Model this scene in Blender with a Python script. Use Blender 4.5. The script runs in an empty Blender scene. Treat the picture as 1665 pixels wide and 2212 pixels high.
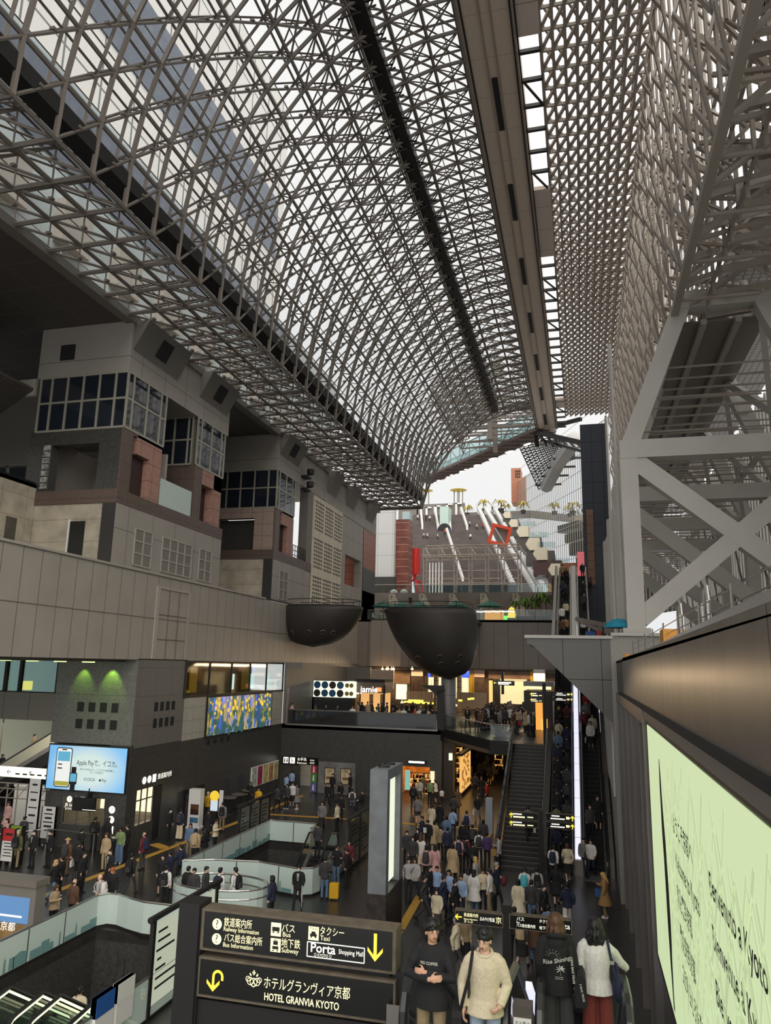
import bpy, bmesh, math, random
import numpy as np
from mathutils import Vector, Matrix
SC = bpy.context.scene
COL = SC.collection
R = math.radians
rnd = random.Random(7)

# ------------------------------------------------------------------ camera
F, CX, CY, CZ = 1600.0, 832.5, 1106.0, 9.8          # focal length in pixels of the 1665x2212 frame, eye height
_d = np.array([1258 - CX, 1447 - CY, F]); _d /= np.linalg.norm(_d)
_t = math.tan(R(1.2))
_u = np.array([_t, -1.0, -(_t * _d[0] - _d[1]) / _d[2]]); _u /= np.linalg.norm(_u)
_x = np.cross(_d, _u)
CAM = np.array([_x, _d, _u])                          # world axes seen from the camera
cam_data = bpy.data.cameras.new('camera'); cam = bpy.data.objects.new('camera', cam_data); COL.objects.link(cam)
cam_data.sensor_fit = 'VERTICAL'; cam_data.sensor_height = 24.0; cam_data.lens = F / 2212 * 24.0
cam_data.clip_start = 0.1; cam_data.clip_end = 2000
_m = Matrix(((CAM[0][0], -CAM[0][1], -CAM[0][2], 0), (CAM[1][0], -CAM[1][1], -CAM[1][2], 0),
             (CAM[2][0], -CAM[2][1], -CAM[2][2], CZ), (0, 0, 0, 1)))
cam.matrix_world = _m
SC.camera = cam
SC.view_settings.view_transform = 'Standard'; SC.view_settings.look = 'None'
SC.view_settings.exposure = 0.5; SC.view_settings.gamma = 1.0; SC.view_settings.use_curve_mapping = False
SC.cycles.use_denoising = True
SC.cycles.max_bounces = 8; SC.cycles.diffuse_bounces = 4; SC.cycles.glossy_bounces = 3
SC.cycles.transparent_max_bounces = 16; SC.cycles.transmission_bounces = 4
SC.cycles.sample_clamp_indirect = 6.0

# ------------------------------------------------------------------ overcast sky
W = bpy.data.worlds.new('overcast_sky'); SC.world = W; W.use_nodes = True
_n = W.node_tree.nodes; _l = W.node_tree.links
_bg = _n['Background']
_tc = _n.new('ShaderNodeTexCoord'); _sx = _n.new('ShaderNodeSeparateXYZ'); _cr = _n.new('ShaderNodeValToRGB')
_l.new(_tc.outputs['Generated'], _sx.inputs[0]); _l.new(_sx.outputs['Z'], _cr.inputs[0])
_cr.color_ramp.elements[0].position = 0.0; _cr.color_ramp.elements[0].color = (0.78, 0.79, 0.80, 1)
_cr.color_ramp.elements[1].position = 0.6; _cr.color_ramp.elements[1].color = (1.0, 0.985, 0.96, 1)
_l.new(_cr.outputs[0], _bg.inputs[0]); _bg.inputs[1].default_value = 0.74

def sunlamp(name, rot, strength, angle, color):
    d = bpy.data.lights.new(name, 'SUN'); d.energy = strength; d.angle = R(angle); d.color = color
    o = bpy.data.objects.new(name, d); o.rotation_euler = rot; COL.objects.link(o); return o
_sun = sunlamp('added_sky_fill', (0, 0, 0), 2.6, 75, (1.0, 0.95, 0.88))  # broad soft lamp added as extra sky brightness to lift the interior
_sun.rotation_euler = Vector((-.42, .62, -.62)).to_track_quat('-Z', 'Y').to_euler()

def area(name, loc, rot, sx, sy, power, color=(1, .8, .55)):
    d = bpy.data.lights.new(name, 'AREA'); d.shape = 'RECTANGLE'; d.size = sx; d.size_y = sy; d.energy = power; d.color = color
    o = bpy.data.objects.new(name, d); o.location = loc; o.rotation_euler = rot; COL.objects.link(o); return o
def spot(name, loc, target, power, size, color, blend=.6):
    d = bpy.data.lights.new(name, 'SPOT'); d.energy = power; d.spot_size = R(size); d.spot_blend = blend; d.color = color; d.shadow_soft_size = .05
    o = bpy.data.objects.new(name, d); o.location = loc
    o.rotation_euler = (Vector(target) - Vector(loc)).to_track_quat('-Z', 'Y').to_euler(); COL.objects.link(o); return o
# warm ceiling lighting of the upper shops, the ground floor arcade, and the shop fronts
area('shop_ceiling_lights', (-12, 77.3, 9.5), (R(-22), 0, 0), 19, .5, 650, (1, .72, .42))
area('arcade_lights', (-8.2, 58, 4.6), (0, 0, 0), 4, 16, 200, (1, .66, .35))
area('souvenir_shop_lights', (-12.7, 59.3, 2.7), (0, 0, 0), 2.5, 2.5, 90, (1, .62, .28))
area('ticket_hall_lights', (-31.5, 42, 6.0), (0, 0, 0), 5, 10, 240, (1, .95, .8))

# ------------------------------------------------------------------ pixel helpers: a ray of the photograph meets a real plane
def _ray(px, py): return CAM @ np.array([px - CX, py - CY, F])
def _hit(px, py, k, v, o): r = _ray(px, py); r = r * ((v - o) / r[k]); return Vector((r[0], r[1], r[2] + CZ))
def atX(px, py, v): return _hit(px, py, 0, v, 0)
def atY(px, py, v): return _hit(px, py, 1, v, 0)
def atZ(px, py, v): return _hit(px, py, 2, v, CZ)
def proj(p):
    c = CAM.T @ (np.array(p, float) - np.array([0, 0, CZ])); return CX + F * c[0] / c[2], CY + F * c[1] / c[2]

# ------------------------------------------------------------------ mesh builder
class MB:
    def __init__(s): s.v = []; s.f = []; s.m = []; s.mi = 0
    def add(s, vs, fs):
        n = len(s.v); s.v.extend([tuple(p) for p in vs])
        for f in fs: s.f.append([i + n for i in f]); s.m.append(s.mi)
        return s
    def box(s, x0, x1, y0, y1, z0, z1):
        return s.add([(x0, y0, z0), (x1, y0, z0), (x1, y1, z0), (x0, y1, z0), (x0, y0, z1), (x1, y0, z1), (x1, y1, z1), (x0, y1, z1)],
                     [(0, 3, 2, 1), (4, 5, 6, 7), (0, 1, 5, 4), (1, 2, 6, 5), (2, 3, 7, 6), (3, 0, 4, 7)])
    def bar(s, p, q, w, h=None, up=(0, 0, 1)):
        h = h or w; p = Vector(p); q = Vector(q); d = (q - p)
        if d.length < 1e-6: return s
        d.normalize(); up = Vector(up)
        if abs(d.dot(up)) > .98: up = Vector((0, 1, 0)) if abs(d.y) < .9 else Vector((1, 0, 0))
        a = d.cross(up).normalized(); b = a.cross(d).normalized(); a *= w / 2; b *= h / 2
        vs = [p - a - b, p + a - b, p + a + b, p - a + b, q - a - b, q + a - b, q + a + b, q - a + b]
        return s.add(vs, [(0, 3, 2, 1), (4, 5, 6, 7), (0, 1, 5, 4), (1, 2, 6, 5), (2, 3, 7, 6), (3, 0, 4, 7)])
    def tube(s, p, q, r, n=5, r2=None, caps=False):
        p = Vector(p); q = Vector(q); d = q - p
        if d.length < 1e-6: return s
        d.normalize(); up = Vector((0, 0, 1)) if abs(d.z) < .95 else Vector((1, 0, 0))
        a = d.cross(up).normalized(); b = a.cross(d); r2 = r if r2 is None else r2
        cs = [(math.cos(2 * math.pi * i / n), math.sin(2 * math.pi * i / n)) for i in range(n)]
        vs = [p + (a * c + b * t) * r for c, t in cs] + [q + (a * c + b * t) * r2 for c, t in cs]
        fs = [(i, (i + 1) % n, n + (i + 1) % n, n + i) for i in range(n)]
        if caps: fs += [tuple(range(n - 1, -1, -1)), tuple(range(n, 2 * n))]
        return s.add(vs, fs)
    def path(s, pts, r, n=6, caps=True, rs=None):
        pts = [Vector(p) for p in pts]; rings = []; ref = None
        for i, p in enumerate(pts):
            d = (pts[min(i + 1, len(pts) - 1)] - pts[max(i - 1, 0)]).normalized()
            if ref is None: ref = Vector((0, 0, 1)) if abs(d.z) < .9 else Vector((1, 0, 0))
            a = d.cross(ref).normalized(); b = a.cross(d).normalized(); ref = b
            rr = rs[i] if rs else r
            rings.append([p + (a * math.cos(2 * math.pi * k / n) + b * math.sin(2 * math.pi * k / n)) * rr for k in range(n)])
        vs = [v for g in rings for v in g]; fs = []
        for i in range(len(pts) - 1):
            for k in range(n): fs.append((i * n + k, i * n + (k + 1) % n, (i + 1) * n + (k + 1) % n, (i + 1) * n + k))
        if caps: fs += [tuple(range(n - 1, -1, -1)), tuple(range((len(pts) - 1) * n, len(pts) * n))]
        return s.add(vs, fs)
    def prism(s, pts, ext):
        pts = [Vector(p) for p in pts]; ext = Vector(ext); n = len(pts)
        vs = pts + [p + ext for p in pts]
        return s.add(vs, [tuple(range(n - 1, -1, -1)), tuple(range(n, 2 * n))] + [(i, (i + 1) % n, n + (i + 1) % n, n + i) for i in range(n)])
    def quad(s, *p): return s.add(p, [tuple(range(len(p)))])
    def rings(s, rings, close=True, caps=True):
        n = len(rings[0]); vs = [v for g in rings for v in g]; fs = []
        for i in range(len(rings) - 1):
            for k in range(n if close else n - 1): fs.append((i * n + k, i * n + (k + 1) % n, (i + 1) * n + (k + 1) % n, (i + 1) * n + k))
        if caps and close: fs += [tuple(range(n - 1, -1, -1)), tuple(range((len(rings) - 1) * n, len(rings) * n))]
        return s.add(vs, fs)
    def lathe(s, prof, c=(0, 0, 0), n=16, sx=1, sy=1):
        return s.rings([[(c[0] + r * sx * math.cos(2 * math.pi * k / n), c[1] + r * sy * math.sin(2 * math.pi * k / n), c[2] + z) for k in range(n)] for r, z in prof])
    def strip(s, pts, z0, z1, t, closed=False):
        # a thin upright wall along a plan polyline
        P = [Vector((p[0], p[1])) for p in pts]; n = len(P); off = []
        for i in range(n):
            a = P[i - 1] if (i > 0 or closed) else P[i]; b = P[(i + 1) % n] if (i < n - 1 or closed) else P[i]
            d = (b - a).normalized(); off.append(Vector((-d.y, d.x)) * t / 2)
        vs = []
        for p, o in zip(P, off): vs += [(p.x - o.x, p.y - o.y, z0), (p.x + o.x, p.y + o.y, z0), (p.x + o.x, p.y + o.y, z1), (p.x - o.x, p.y - o.y, z1)]
        fs = []
        for i in range(n if closed else n - 1):
            j = (i + 1) % n
            for k in range(4): fs.append((4 * i + k, 4 * j + k, 4 * j + (k + 1) % 4, 4 * i + (k + 1) % 4))
        if not closed: fs += [(3, 2, 1, 0), (4 * n - 4, 4 * n - 3, 4 * n - 2, 4 * n - 1)]
        return s.add(vs, fs)
    def build(s, name, mat, parent=None, smooth=False, local=False):
        me = bpy.data.meshes.new(name)
        vs = s.v
        if parent is not None and not local:
            inv = wmat(parent).inverted(); vs = [tuple(inv @ Vector(p)) for p in s.v]
        me.from_pydata(vs, [], s.f)
        for m in (mat if isinstance(mat, (list, tuple)) else [mat]): me.materials.append(m)
        if s.mi: me.polygons.foreach_set('material_index', s.m)
        bm = bmesh.new(); bm.from_mesh(me); bmesh.ops.recalc_face_normals(bm, faces=bm.faces); bm.to_mesh(me); bm.free()
        if smooth: me.polygons.foreach_set('use_smooth', [True] * len(me.polygons))
        me.update()
        o = bpy.data.objects.new(name, me); COL.objects.link(o)
        if parent is not None: o.parent = parent
        return o
def wmat(o):
    m = Matrix.Translation(o.location) @ o.rotation_euler.to_matrix().to_4x4() @ Matrix.Diagonal((*o.scale, 1))
    return m if o.parent is None else wmat(o.parent) @ m
LABELS = {}
def tag(o, label, cat, group=None):
    o['label'] = label; o['category'] = cat
    if group: o['group'] = group
    n = len(label.split())
    if not 4 <= n <= 16: print('LABEL LENGTH', n, label)
    if label in LABELS and not group: print('LABEL TWICE', label)
    LABELS[label] = 1
    return o
def thing(name, label, cat, loc=(0, 0, 0), group=None, rz=0):
    o = bpy.data.objects.new(name, None); COL.objects.link(o); o.location = loc; o.rotation_euler = (0, 0, rz); o.empty_display_size = .2
    return tag(o, label, cat, group)
def struct(name, mb, mat, parent=None, smooth=False):
    o = mb.build(name, mat, parent, smooth)
    if parent is None: o['kind'] = 'structure'
    return o
def solo(name, mb, mat, label, cat, group=None, smooth=False, loc=None):
    if loc is None:
        a = np.array(mb.v); loc = ((a[:, 0].min() + a[:, 0].max()) / 2, (a[:, 1].min() + a[:, 1].max()) / 2, a[:, 2].min())
    mb.v = [(p[0] - loc[0], p[1] - loc[1], p[2] - loc[2]) for p in mb.v]
    o = mb.build(name, mat, None, smooth); o.location = loc
    return tag(o, label, cat, group)
def B(*a): return MB().box(*a)

# ------------------------------------------------------------------ materials
def srgb(r, g, b):
    return tuple((c / 255 / 12.92 if c / 255 <= .04045 else ((c / 255 + .055) / 1.055) ** 2.4) for c in (r, g, b))
MC = {}
def mat(name, col, rough=.55, metal=0.0, noise=None, joints=None, bump=0.0, spec=.5, stretch=(1, 1, 1)):
    """procedural surface; noise=(scale, amount); joints=(axisU, axisV, su, sv, ou, ov, width, colour)"""
    if name in MC: return MC[name]
    m = bpy.data.materials.new(name); m.use_nodes = True; nt = m.node_tree; N = nt.nodes; L = nt.links
    b = N['Principled BSDF']; b.inputs['Roughness'].default_value = rough; b.inputs['Metallic'].default_value = metal
    b.inputs['Specular IOR Level'].default_value = spec; b.inputs['Base Color'].default_value = (*col, 1)
    src = None
    geo = N.new('ShaderNodeNewGeometry') if (noise or joints) else None
    if noise:
        mp = N.new('ShaderNodeMapping'); mp.inputs['Scale'].default_value = stretch; L.new(geo.outputs['Position'], mp.inputs[0])
        nz = N.new('ShaderNodeTexNoise'); nz.inputs['Scale'].default_value = noise[0]; nz.inputs['Detail'].default_value = 5; L.new(mp.outputs[0], nz.inputs['Vector'])
        mx = N.new('ShaderNodeMix'); mx.data_type = 'RGBA'
        mx.inputs['A'].default_value = (*[max(0, c * (1 - noise[1])) for c in col], 1); mx.inputs['B'].default_value = (*[c * (1 + noise[1]) for c in col], 1)
        mr = N.new('ShaderNodeMapRange'); mr.inputs[1].default_value = .3; mr.inputs[2].default_value = .7; L.new(nz.outputs['Fac'], mr.inputs[0])
        L.new(mr.outputs[0], mx.inputs['Factor']); src = mx.outputs['Result']
        if bump:
            bp = N.new('ShaderNodeBump'); bp.inputs['Strength'].default_value = bump; bp.inputs['Distance'].default_value = .02; L.new(nz.outputs['Fac'], bp.inputs['Height']); L.new(bp.outputs[0], b.inputs['Normal'])
    if joints:
        au, av, su, sv, ou, ov, w, jc = joints
        sp = N.new('ShaderNodeSeparateXYZ'); L.new(geo.outputs['Position'], sp.inputs[0])
        def line(ax, s, off):
            a = N.new('ShaderNodeMath'); a.operation = 'SUBTRACT'; a.inputs[1].default_value = off - 500 * s; L.new(sp.outputs[ax], a.inputs[0])
            d = N.new('ShaderNodeMath'); d.operation = 'MODULO'; d.inputs[1].default_value = s; L.new(a.outputs[0], d.inputs[0])
            c = N.new('ShaderNodeMath'); c.operation = 'LESS_THAN'; c.inputs[1].default_value = w; L.new(d.outputs[0], c.inputs[0]); return c.outputs[0]
        fs = [line(ax, s, o) for ax, s, o in ((au, su, ou), (av, sv, ov)) if ax]
        f = fs[0]
        if len(fs) == 2:
            mxm = N.new('ShaderNodeMath'); mxm.operation = 'MAXIMUM'; L.new(fs[0], mxm.inputs[0]); L.new(fs[1], mxm.inputs[1]); f = mxm.outputs[0]
        m2 = N.new('ShaderNodeMix'); m2.data_type = 'RGBA'; m2.inputs['A'].default_value = (*col, 1); m2.inputs['B'].default_value = (*jc, 1)
        if src: L.new(src, m2.inputs['A'])
        L.new(f, m2.inputs['Factor']); src = m2.outputs['Result']
    if src: L.new(src, b.inputs['Base Color'])
    MC[name] = m; return m
def em(name, col, strength=1.0):
    if name in MC: return MC[name]
    m = bpy.data.materials.new(name); m.use_nodes = True; b = m.node_tree.nodes['Principled BSDF']
    b.inputs['Base Color'].default_value = (*[c * .3 for c in col], 1); b.inputs['Emission Color'].default_value = (*col, 1); b.inputs['Emission Strength'].default_value = strength; b.inputs['Roughness'].default_value = .4
    MC[name] = m; return m
def glass(name, tint=(.9, .95, .97), gloss=.12, rough=.03, body=None, bodyfac=0):
    if name in MC: return MC[name]
    m = bpy.data.materials.new(name); m.use_nodes = True; nt = m.node_tree; N = nt.nodes; L = nt.links
    N.remove(N['Principled BSDF']); out = N['Material Output']
    t = N.new('ShaderNodeBsdfTransparent'); t.inputs[0].default_value = (*tint, 1)
    g = N.new('ShaderNodeBsdfGlossy'); g.inputs['Roughness'].default_value = rough
    lw0 = N.new('ShaderNodeLayerWeight'); lw0.inputs[0].default_value = .5; lw = N.new('ShaderNodeMath'); lw.operation = 'POWER'; lw.inputs[1].default_value = 4.0; L.new(lw0.outputs['Facing'], lw.inputs[0])
    mu = N.new('ShaderNodeMath'); mu.operation = 'ADD'; mu.inputs[1].default_value = gloss; L.new(lw.outputs[0], mu.inputs[0])
    mx = N.new('ShaderNodeMixShader'); L.new(mu.outputs[0], mx.inputs[0]); L.new(t.outputs[0], mx.inputs[1]); L.new(g.outputs[0], mx.inputs[2])
    res = mx.outputs[0]
    if body:
        d = N.new('ShaderNodeBsdfDiffuse'); d.inputs[0].default_value = (*body, 1)
        m2 = N.new('ShaderNodeMixShader'); m2.inputs[0].default_value = bodyfac; L.new(res, m2.inputs[1]); L.new(d.outputs[0], m2.inputs[2]); res = m2.outputs[0]
    L.new(res, out.inputs[0]); MC[name] = m; return m

JD = (.02, .019, .018)
M_floor = mat('polished_dark_granite_floor', srgb(50, 48, 46), .32, noise=(3, .25), joints=('X', 'Y', .9, .9, 0, 0, .012, srgb(38, 36, 34)))
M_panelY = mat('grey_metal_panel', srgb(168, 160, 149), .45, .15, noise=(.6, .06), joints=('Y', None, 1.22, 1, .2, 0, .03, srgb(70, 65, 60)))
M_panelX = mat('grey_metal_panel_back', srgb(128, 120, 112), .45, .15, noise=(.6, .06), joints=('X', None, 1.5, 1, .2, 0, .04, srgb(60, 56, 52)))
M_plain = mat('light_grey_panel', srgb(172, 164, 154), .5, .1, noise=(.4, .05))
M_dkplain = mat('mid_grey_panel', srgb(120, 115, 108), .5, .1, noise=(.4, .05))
M_towpanel = mat('grey_tower_panel', srgb(160, 153, 144), .5, .1, noise=(.5, .05), joints=('Y', 'Z', 2.4, 3.2, .9, .6, .03, srgb(75, 70, 65)))
M_conc = mat('board_concrete', srgb(176, 166, 148), .85, noise=(1.2, .22), joints=('Y', 'Z', 1.8, 1.2, .3, .3, .02, srgb(120, 110, 96)), bump=.2)
M_concX = mat('board_concrete_front', srgb(166, 156, 138), .85, noise=(.9, .28), joints=('X', 'Z', .9, 1.2, .3, .3, .02, srgb(110, 102, 90)), bump=.2)
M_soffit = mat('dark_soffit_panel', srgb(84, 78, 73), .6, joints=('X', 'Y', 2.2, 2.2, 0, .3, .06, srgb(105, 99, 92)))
M_granD = mat('dark_granite', srgb(70, 69, 66), .35, noise=(9, .3), joints=('Y', 'Z', 1.9, 2.2, .3, .35, .015, srgb(40, 40, 38)))
M_granDX = mat('dark_granite_front', srgb(66, 65, 62), .35, noise=(9, .3), joints=('X', 'Z', 1.9, 2.2, .3, .35, .015, srgb(38, 38, 36)))
M_granM = mat('mid_granite', srgb(112, 109, 103), .45, noise=(14, .35), joints=('Y', 'Z', 1.6, 1.55, .25, .1, .02, srgb(70, 68, 64)))
M_granMX = mat('mid_granite_front', srgb(108, 108, 100), .45, noise=(14, .3), joints=('X', 'Z', 40, 2.6, 5, .1, .02, srgb(60, 60, 56)))
M_granL = mat('light_granite', srgb(150, 147, 139), .5, noise=(20, .3))
M_granB = mat('brown_granite', srgb(98, 82, 74), .4, noise=(12, .25), joints=('Y', 'Z', 1.1, 1.0, .1, .2, .02, srgb(50, 44, 40)))
M_pink = mat('pink_granite_tile', srgb(166, 126, 112), .5, noise=(5, .12), joints=('Y', 'Z', 1.25, .98, .1, .2, .03, srgb(96, 66, 56)))
M_pinkX = mat('pink_granite_tile_front', srgb(160, 140, 128), .5, noise=(5, .12), joints=('X', 'Z', .95, .98, .1, .2, .03, srgb(100, 86, 78)))
M_tile = mat('cream_wall_tile', srgb(178, 172, 158), .5, noise=(2, .06), joints=('Y', 'Z', .95, .78, .4, .0, .02, srgb(110, 104, 94)))
M_black = mat('black_void', (.012, .012, .012), .7)
M_dark = mat('black_painted_steel', srgb(40, 39, 38), .45, .3)
M_steel = mat('grey_painted_steel', srgb(120, 112, 104), .45, .2)
M_lat = mat('taupe_painted_steel', srgb(158, 148, 137), .5, .1)
M_portal = mat('light_grey_steel', srgb(188, 184, 176), .5, .1, noise=(.5, .05))
M_chrome = mat('stainless_steel', srgb(190, 186, 180), .25, .9)
M_ssteel = mat('brushed_steel_panel', srgb(138, 132, 127), .28, .5, noise=(3, .12), stretch=(1, 1, .1), joints=('Y', None, 9.0, 1, 6.8, 0, .03, srgb(40, 36, 33)))
M_glassV = glass('vault_glass', (.93, .95, .96), .03, .05)
M_glass = glass('clear_glass', (.86, .93, .92), .06)
M_glassD = glass('dark_window_glass', (.10, .12, .14), .22, .02)
M_frost = glass('frosted_aqua_glass', (.80, .90, .88), .02, .15, srgb(216, 230, 222), .74)
M_aqua = mat('printed_skyline_grey', srgb(112, 150, 150), .5)
M_yellow = mat('yellow_tactile_paving', srgb(196, 150, 60), .7)
M_white = mat('white_paint', srgb(225, 223, 218), .5)
M_rubber = mat('black_rubber', (.02, .02, .022), .3)
E_warm = em('warm_shop_light', (1, .68, .33), 2.2)
E_white = em('white_lamp', (1, .97, .9), 3.0)
E_sign = em('sign_letter_glow', (1, .92, .62), 1.1)
E_signw = em('sign_letter_white', (1, .97, .85), 1.0)
E_yel = em('sign_yellow', (1, .72, .08), .9)
E_pale = em('pale_lit_panel', (.93, 1, .78), .62)

# ------------------------------------------------------------------ lettering
def glyphs(text, size=1.0, align='CENTER', bold=0):
    """outline letters as a flat mesh in the XY plane (verts, faces)"""
    cu = bpy.data.curves.new('lettering', 'FONT'); cu.body = text; cu.size = size; cu.align_x = align; cu.align_y = 'CENTER'; cu.resolution_u = 3; cu.offset = bold
    o = bpy.data.objects.new('lettering', cu); COL.objects.link(o)
    dg = bpy.context.evaluated_depsgraph_get(); ev = o.evaluated_get(dg); me = ev.to_mesh()
    vs = [tuple(v.co) for v in me.vertices]; fs = [tuple(p.vertices) for p in me.polygons]
    ev.to_mesh_clear(); bpy.data.objects.remove(o); bpy.data.curves.remove(cu)
    return vs, fs
def text(mb, s, o, u, v, size, align='CENTER', fit=None, out=.004, bold=0):
    """add letters to mb: origin o, unit right u, unit up v; fit = width limit in metres"""
    vs, fs = glyphs(s, size, align, bold)
    if not vs: return mb
    u = Vector(u).normalized(); v = Vector(v).normalized(); n = u.cross(v); o = Vector(o)
    k = 1.0
    if fit:
        w = max(p[0] for p in vs) - min(p[0] for p in vs); k = min(1.0, fit / max(w, 1e-6))
    return mb.add([o + u * (p[0] * k) + v * p[1] + n * out for p in vs], fs)
def disc(mb, o, u, v, r, n=20, out=.003, r2=0):
    u = Vector(u).normalized(); v = Vector(v).normalized(); nn = u.cross(v); o = Vector(o) + nn * out
    c = [(math.cos(2 * math.pi * i / n), math.sin(2 * math.pi * i / n)) for i in range(n)]
    if r2: return mb.add([o + (u * a + v * b) * r for a, b in c] + [o + (u * a + v * b) * r2 for a, b in c], [(i, (i + 1) % n, n + (i + 1) % n, n + i) for i in range(n)])
    return mb.add([o + (u * a + v * b) * r for a, b in c], [tuple(range(n))])
def flat(mb, o, u, v, pts, out=.003):
    u = Vector(u).normalized(); v = Vector(v).normalized(); nn = u.cross(v); o = Vector(o) + nn * out
    return mb.add([o + u * a + v * b for a, b in pts], [tuple(range(len(pts)))])
def panel(mb, o, u, v, w, h, out=.002):  # rectangle centred on o
    return flat(mb, o, u, v, [(-w / 2, -h / 2), (w / 2, -h / 2), (w / 2, h / 2), (-w / 2, h / 2)], out)
# ================================================================== FLOORS, WALLS
M_win = mat('dark_reflective_glazing', (.012, .017, .026), .04, 0, spec=1.0)
M_winc = mat('clear_reflective_glazing', (.02, .026, .034), .03, .0, spec=1.0)
def pxbox(mb, x0, y0, x1, y1, Y, t=.1):
    """upright slab whose front face covers a photo rectangle at depth Y"""
    a = atY((x0 + x1) / 2, y0, Y); b = atY((x0 + x1) / 2, y1, Y); l = atY(x0, (y0 + y1) / 2, Y); r = atY(x1, (y0 + y1) / 2, Y)
    mb.box(l.x, r.x, Y, Y + t, b.z, a.z); return (l.x, r.x, b.z, a.z)
def pxboxX(mb, x0, y0, x1, y1, X, t=.1):
    """slab on a wall of constant X covering a photo rectangle; grows towards the wall"""
    a = atX(x0, y0, X); b = atX(x1, y1, X); c = atX(x0, y1, X)
    mb.box(X - t, X, a.y, b.y, c.z, a.z); return (a.y, b.y, c.z, a.z)

O1 = (-17.8, -12.0, 8.0, 26.5); O2 = (-17.3, -11.5, 32.7, 41.3)     # two stair wells in the concourse floor
fl = MB()
for (x0, x1, y0, y1) in ((-48, -17.8, -6, 130), (-11.5, 9, -6, 130), (-17.8, -11.5, 41.3, 130), (-17.8, -11.5, 26.5, 32.7), (-17.8, -11.5, -6, 8),
                         (-12.0, -11.5, 8, 26.5), (-17.8, -17.3, 32.7, 41.3)):
    fl.box(x0, x1, y0, y1, -.35, 0)
struct('floor', fl, M_floor)
ug = MB(); ug.box(-24, -6, 0, 46, -5.4, -5.0)
for x0, x1, y0, y1 in (O1, O2):
    ug.box(x0 - .2, x0, y0, y1, -5, -.35).box(x1, x1 + .2, y0, y1, -5, -.35).box(x0, x1, y1, y1 + .2, -5, -.35).box(x0, x1, y0 - .2, y0, -5, -.35)
struct('floor_basement', ug, M_granDX)

# yellow tactile strips
tp = MB()
def stripe(pts, w): tp.strip(pts, .002, .012, w)
stripe([(-22.9, 8), (-22.35, 27.9), (-21.55, 40.6), (-21.1, 47.8), (-20.9, 56)], .34)
stripe([(-21.2, 48.5), (-15.4, 48.9), (-5.6, 48.9)], .34)
stripe([(-5.9, 44.2), (-5.9, 48.7)], .6); stripe([(-7.4, 39.5), (-7.0, 30.0)], .34); stripe([(-7.0, 22), (-7.0, 29.8)], .34)
stripe([(-21.9, 38.2), (-23.0, 38.8)], .6)
o = tp.build('tactile_paving', M_yellow); o['label'] = 'yellow tactile guide strips laid across the dark granite floor'; o['category'] = 'paving'; LABELS[o['label']] = 1

# ---- left (south) wall: long grey metal band, granite base, glazed shop bay
wl = MB(); wl.box(-24.3, -23.5, -4, 78.6, 9.85, 14.62)
struct('trim_32', MB().box(-23.99, -23.40, -4, 53, 14.625, 14.74), M_plain)
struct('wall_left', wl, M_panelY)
def ychan(name, mbuild, m, parent): return mbuild.build(name, m, parent)
# raised panel field with the three rows of cladding on the band
d = MB()
y0, y1 = 38.2, 41.4
d.box(-23.5, -23.44, y0 - .35, y0, 9.9, 13.9).box(-23.5, -23.44, y1, y1 + .35, 9.9, 13.9).box(-23.5, -23.44, y0 - .35, y1 + .35, 13.9, 14.05)
struct('trim_1', d, M_plain)
d = MB()
for z in (11.0, 12.4): d.box(-23.52, -23.47, y0, y1, z, z + .05)
for k in range(4): d.box(-23.52, -23.47, y0 + k * 1.06, y0 + k * 1.06 + .04, 9.9, 13.9)
struct('trim_2', d, M_steel)
d = MB().box(-23.53, -23.48, -4, 60, 12.15, 12.19); struct('trim_3', d, M_steel)
# soffit under the band (recess of the south passage)
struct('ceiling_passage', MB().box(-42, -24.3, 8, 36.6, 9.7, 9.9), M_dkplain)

# ---- JR information block (granite tower at ground level)
jr = thing('information_tower', 'granite block with ticket information counter and blue advert at left', 'building', (-26.0, 39.2, 0))
m = MB().box(-28.55, -23.5, 36.6, 36.9, 5.3, 9.9); m.build('front_facing', M_granMX, jr)
m = MB().box(-23.8, -23.5, 36.9, 41.9, 5.15, 9.9)
m.build('side_facing', M_granM, jr)
m = MB().box(-28.5, -27.4, 36.62, 36.9, 0, 2.8).box(-24.75, -23.5, 36.62, 36.9, 0, 5.3).box(-27.4, -24.75, 36.62, 36.9, 2.55, 2.85).box(-27.4, -24.75, 36.5, 36.95, 0, 1.15)
m.box(-23.8, -23.52, 36.9, 37.6, 0, 5.15).box(-23.8, -23.52, 37.6, 41.9, 2.9, 5.15).box(-23.8, -23.52, 40.2, 41.9, 0, 2.9).box(-23.8, -23.5, 37.6, 39.4, 0, 1.1)
m.build('polished_base', M_granDX, jr)
m = MB().box(-28.5, -23.8, 41.6, 41.9, 0, 9.9).box(-28.5, -28.3, 36.9, 41.9, 0, 9.9).box(-28.3, -23.8, 36.9, 41.6, 2.95, 3.1)
m.build('inner_wall', M_tile, jr)
m = MB().box(-27.9, -24.2, 40.8, 40.9, 1.2, 2.7); m.build('lit_back_shelf', em('counter_room_glow', (1, .84, .55), .9), jr)
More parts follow.
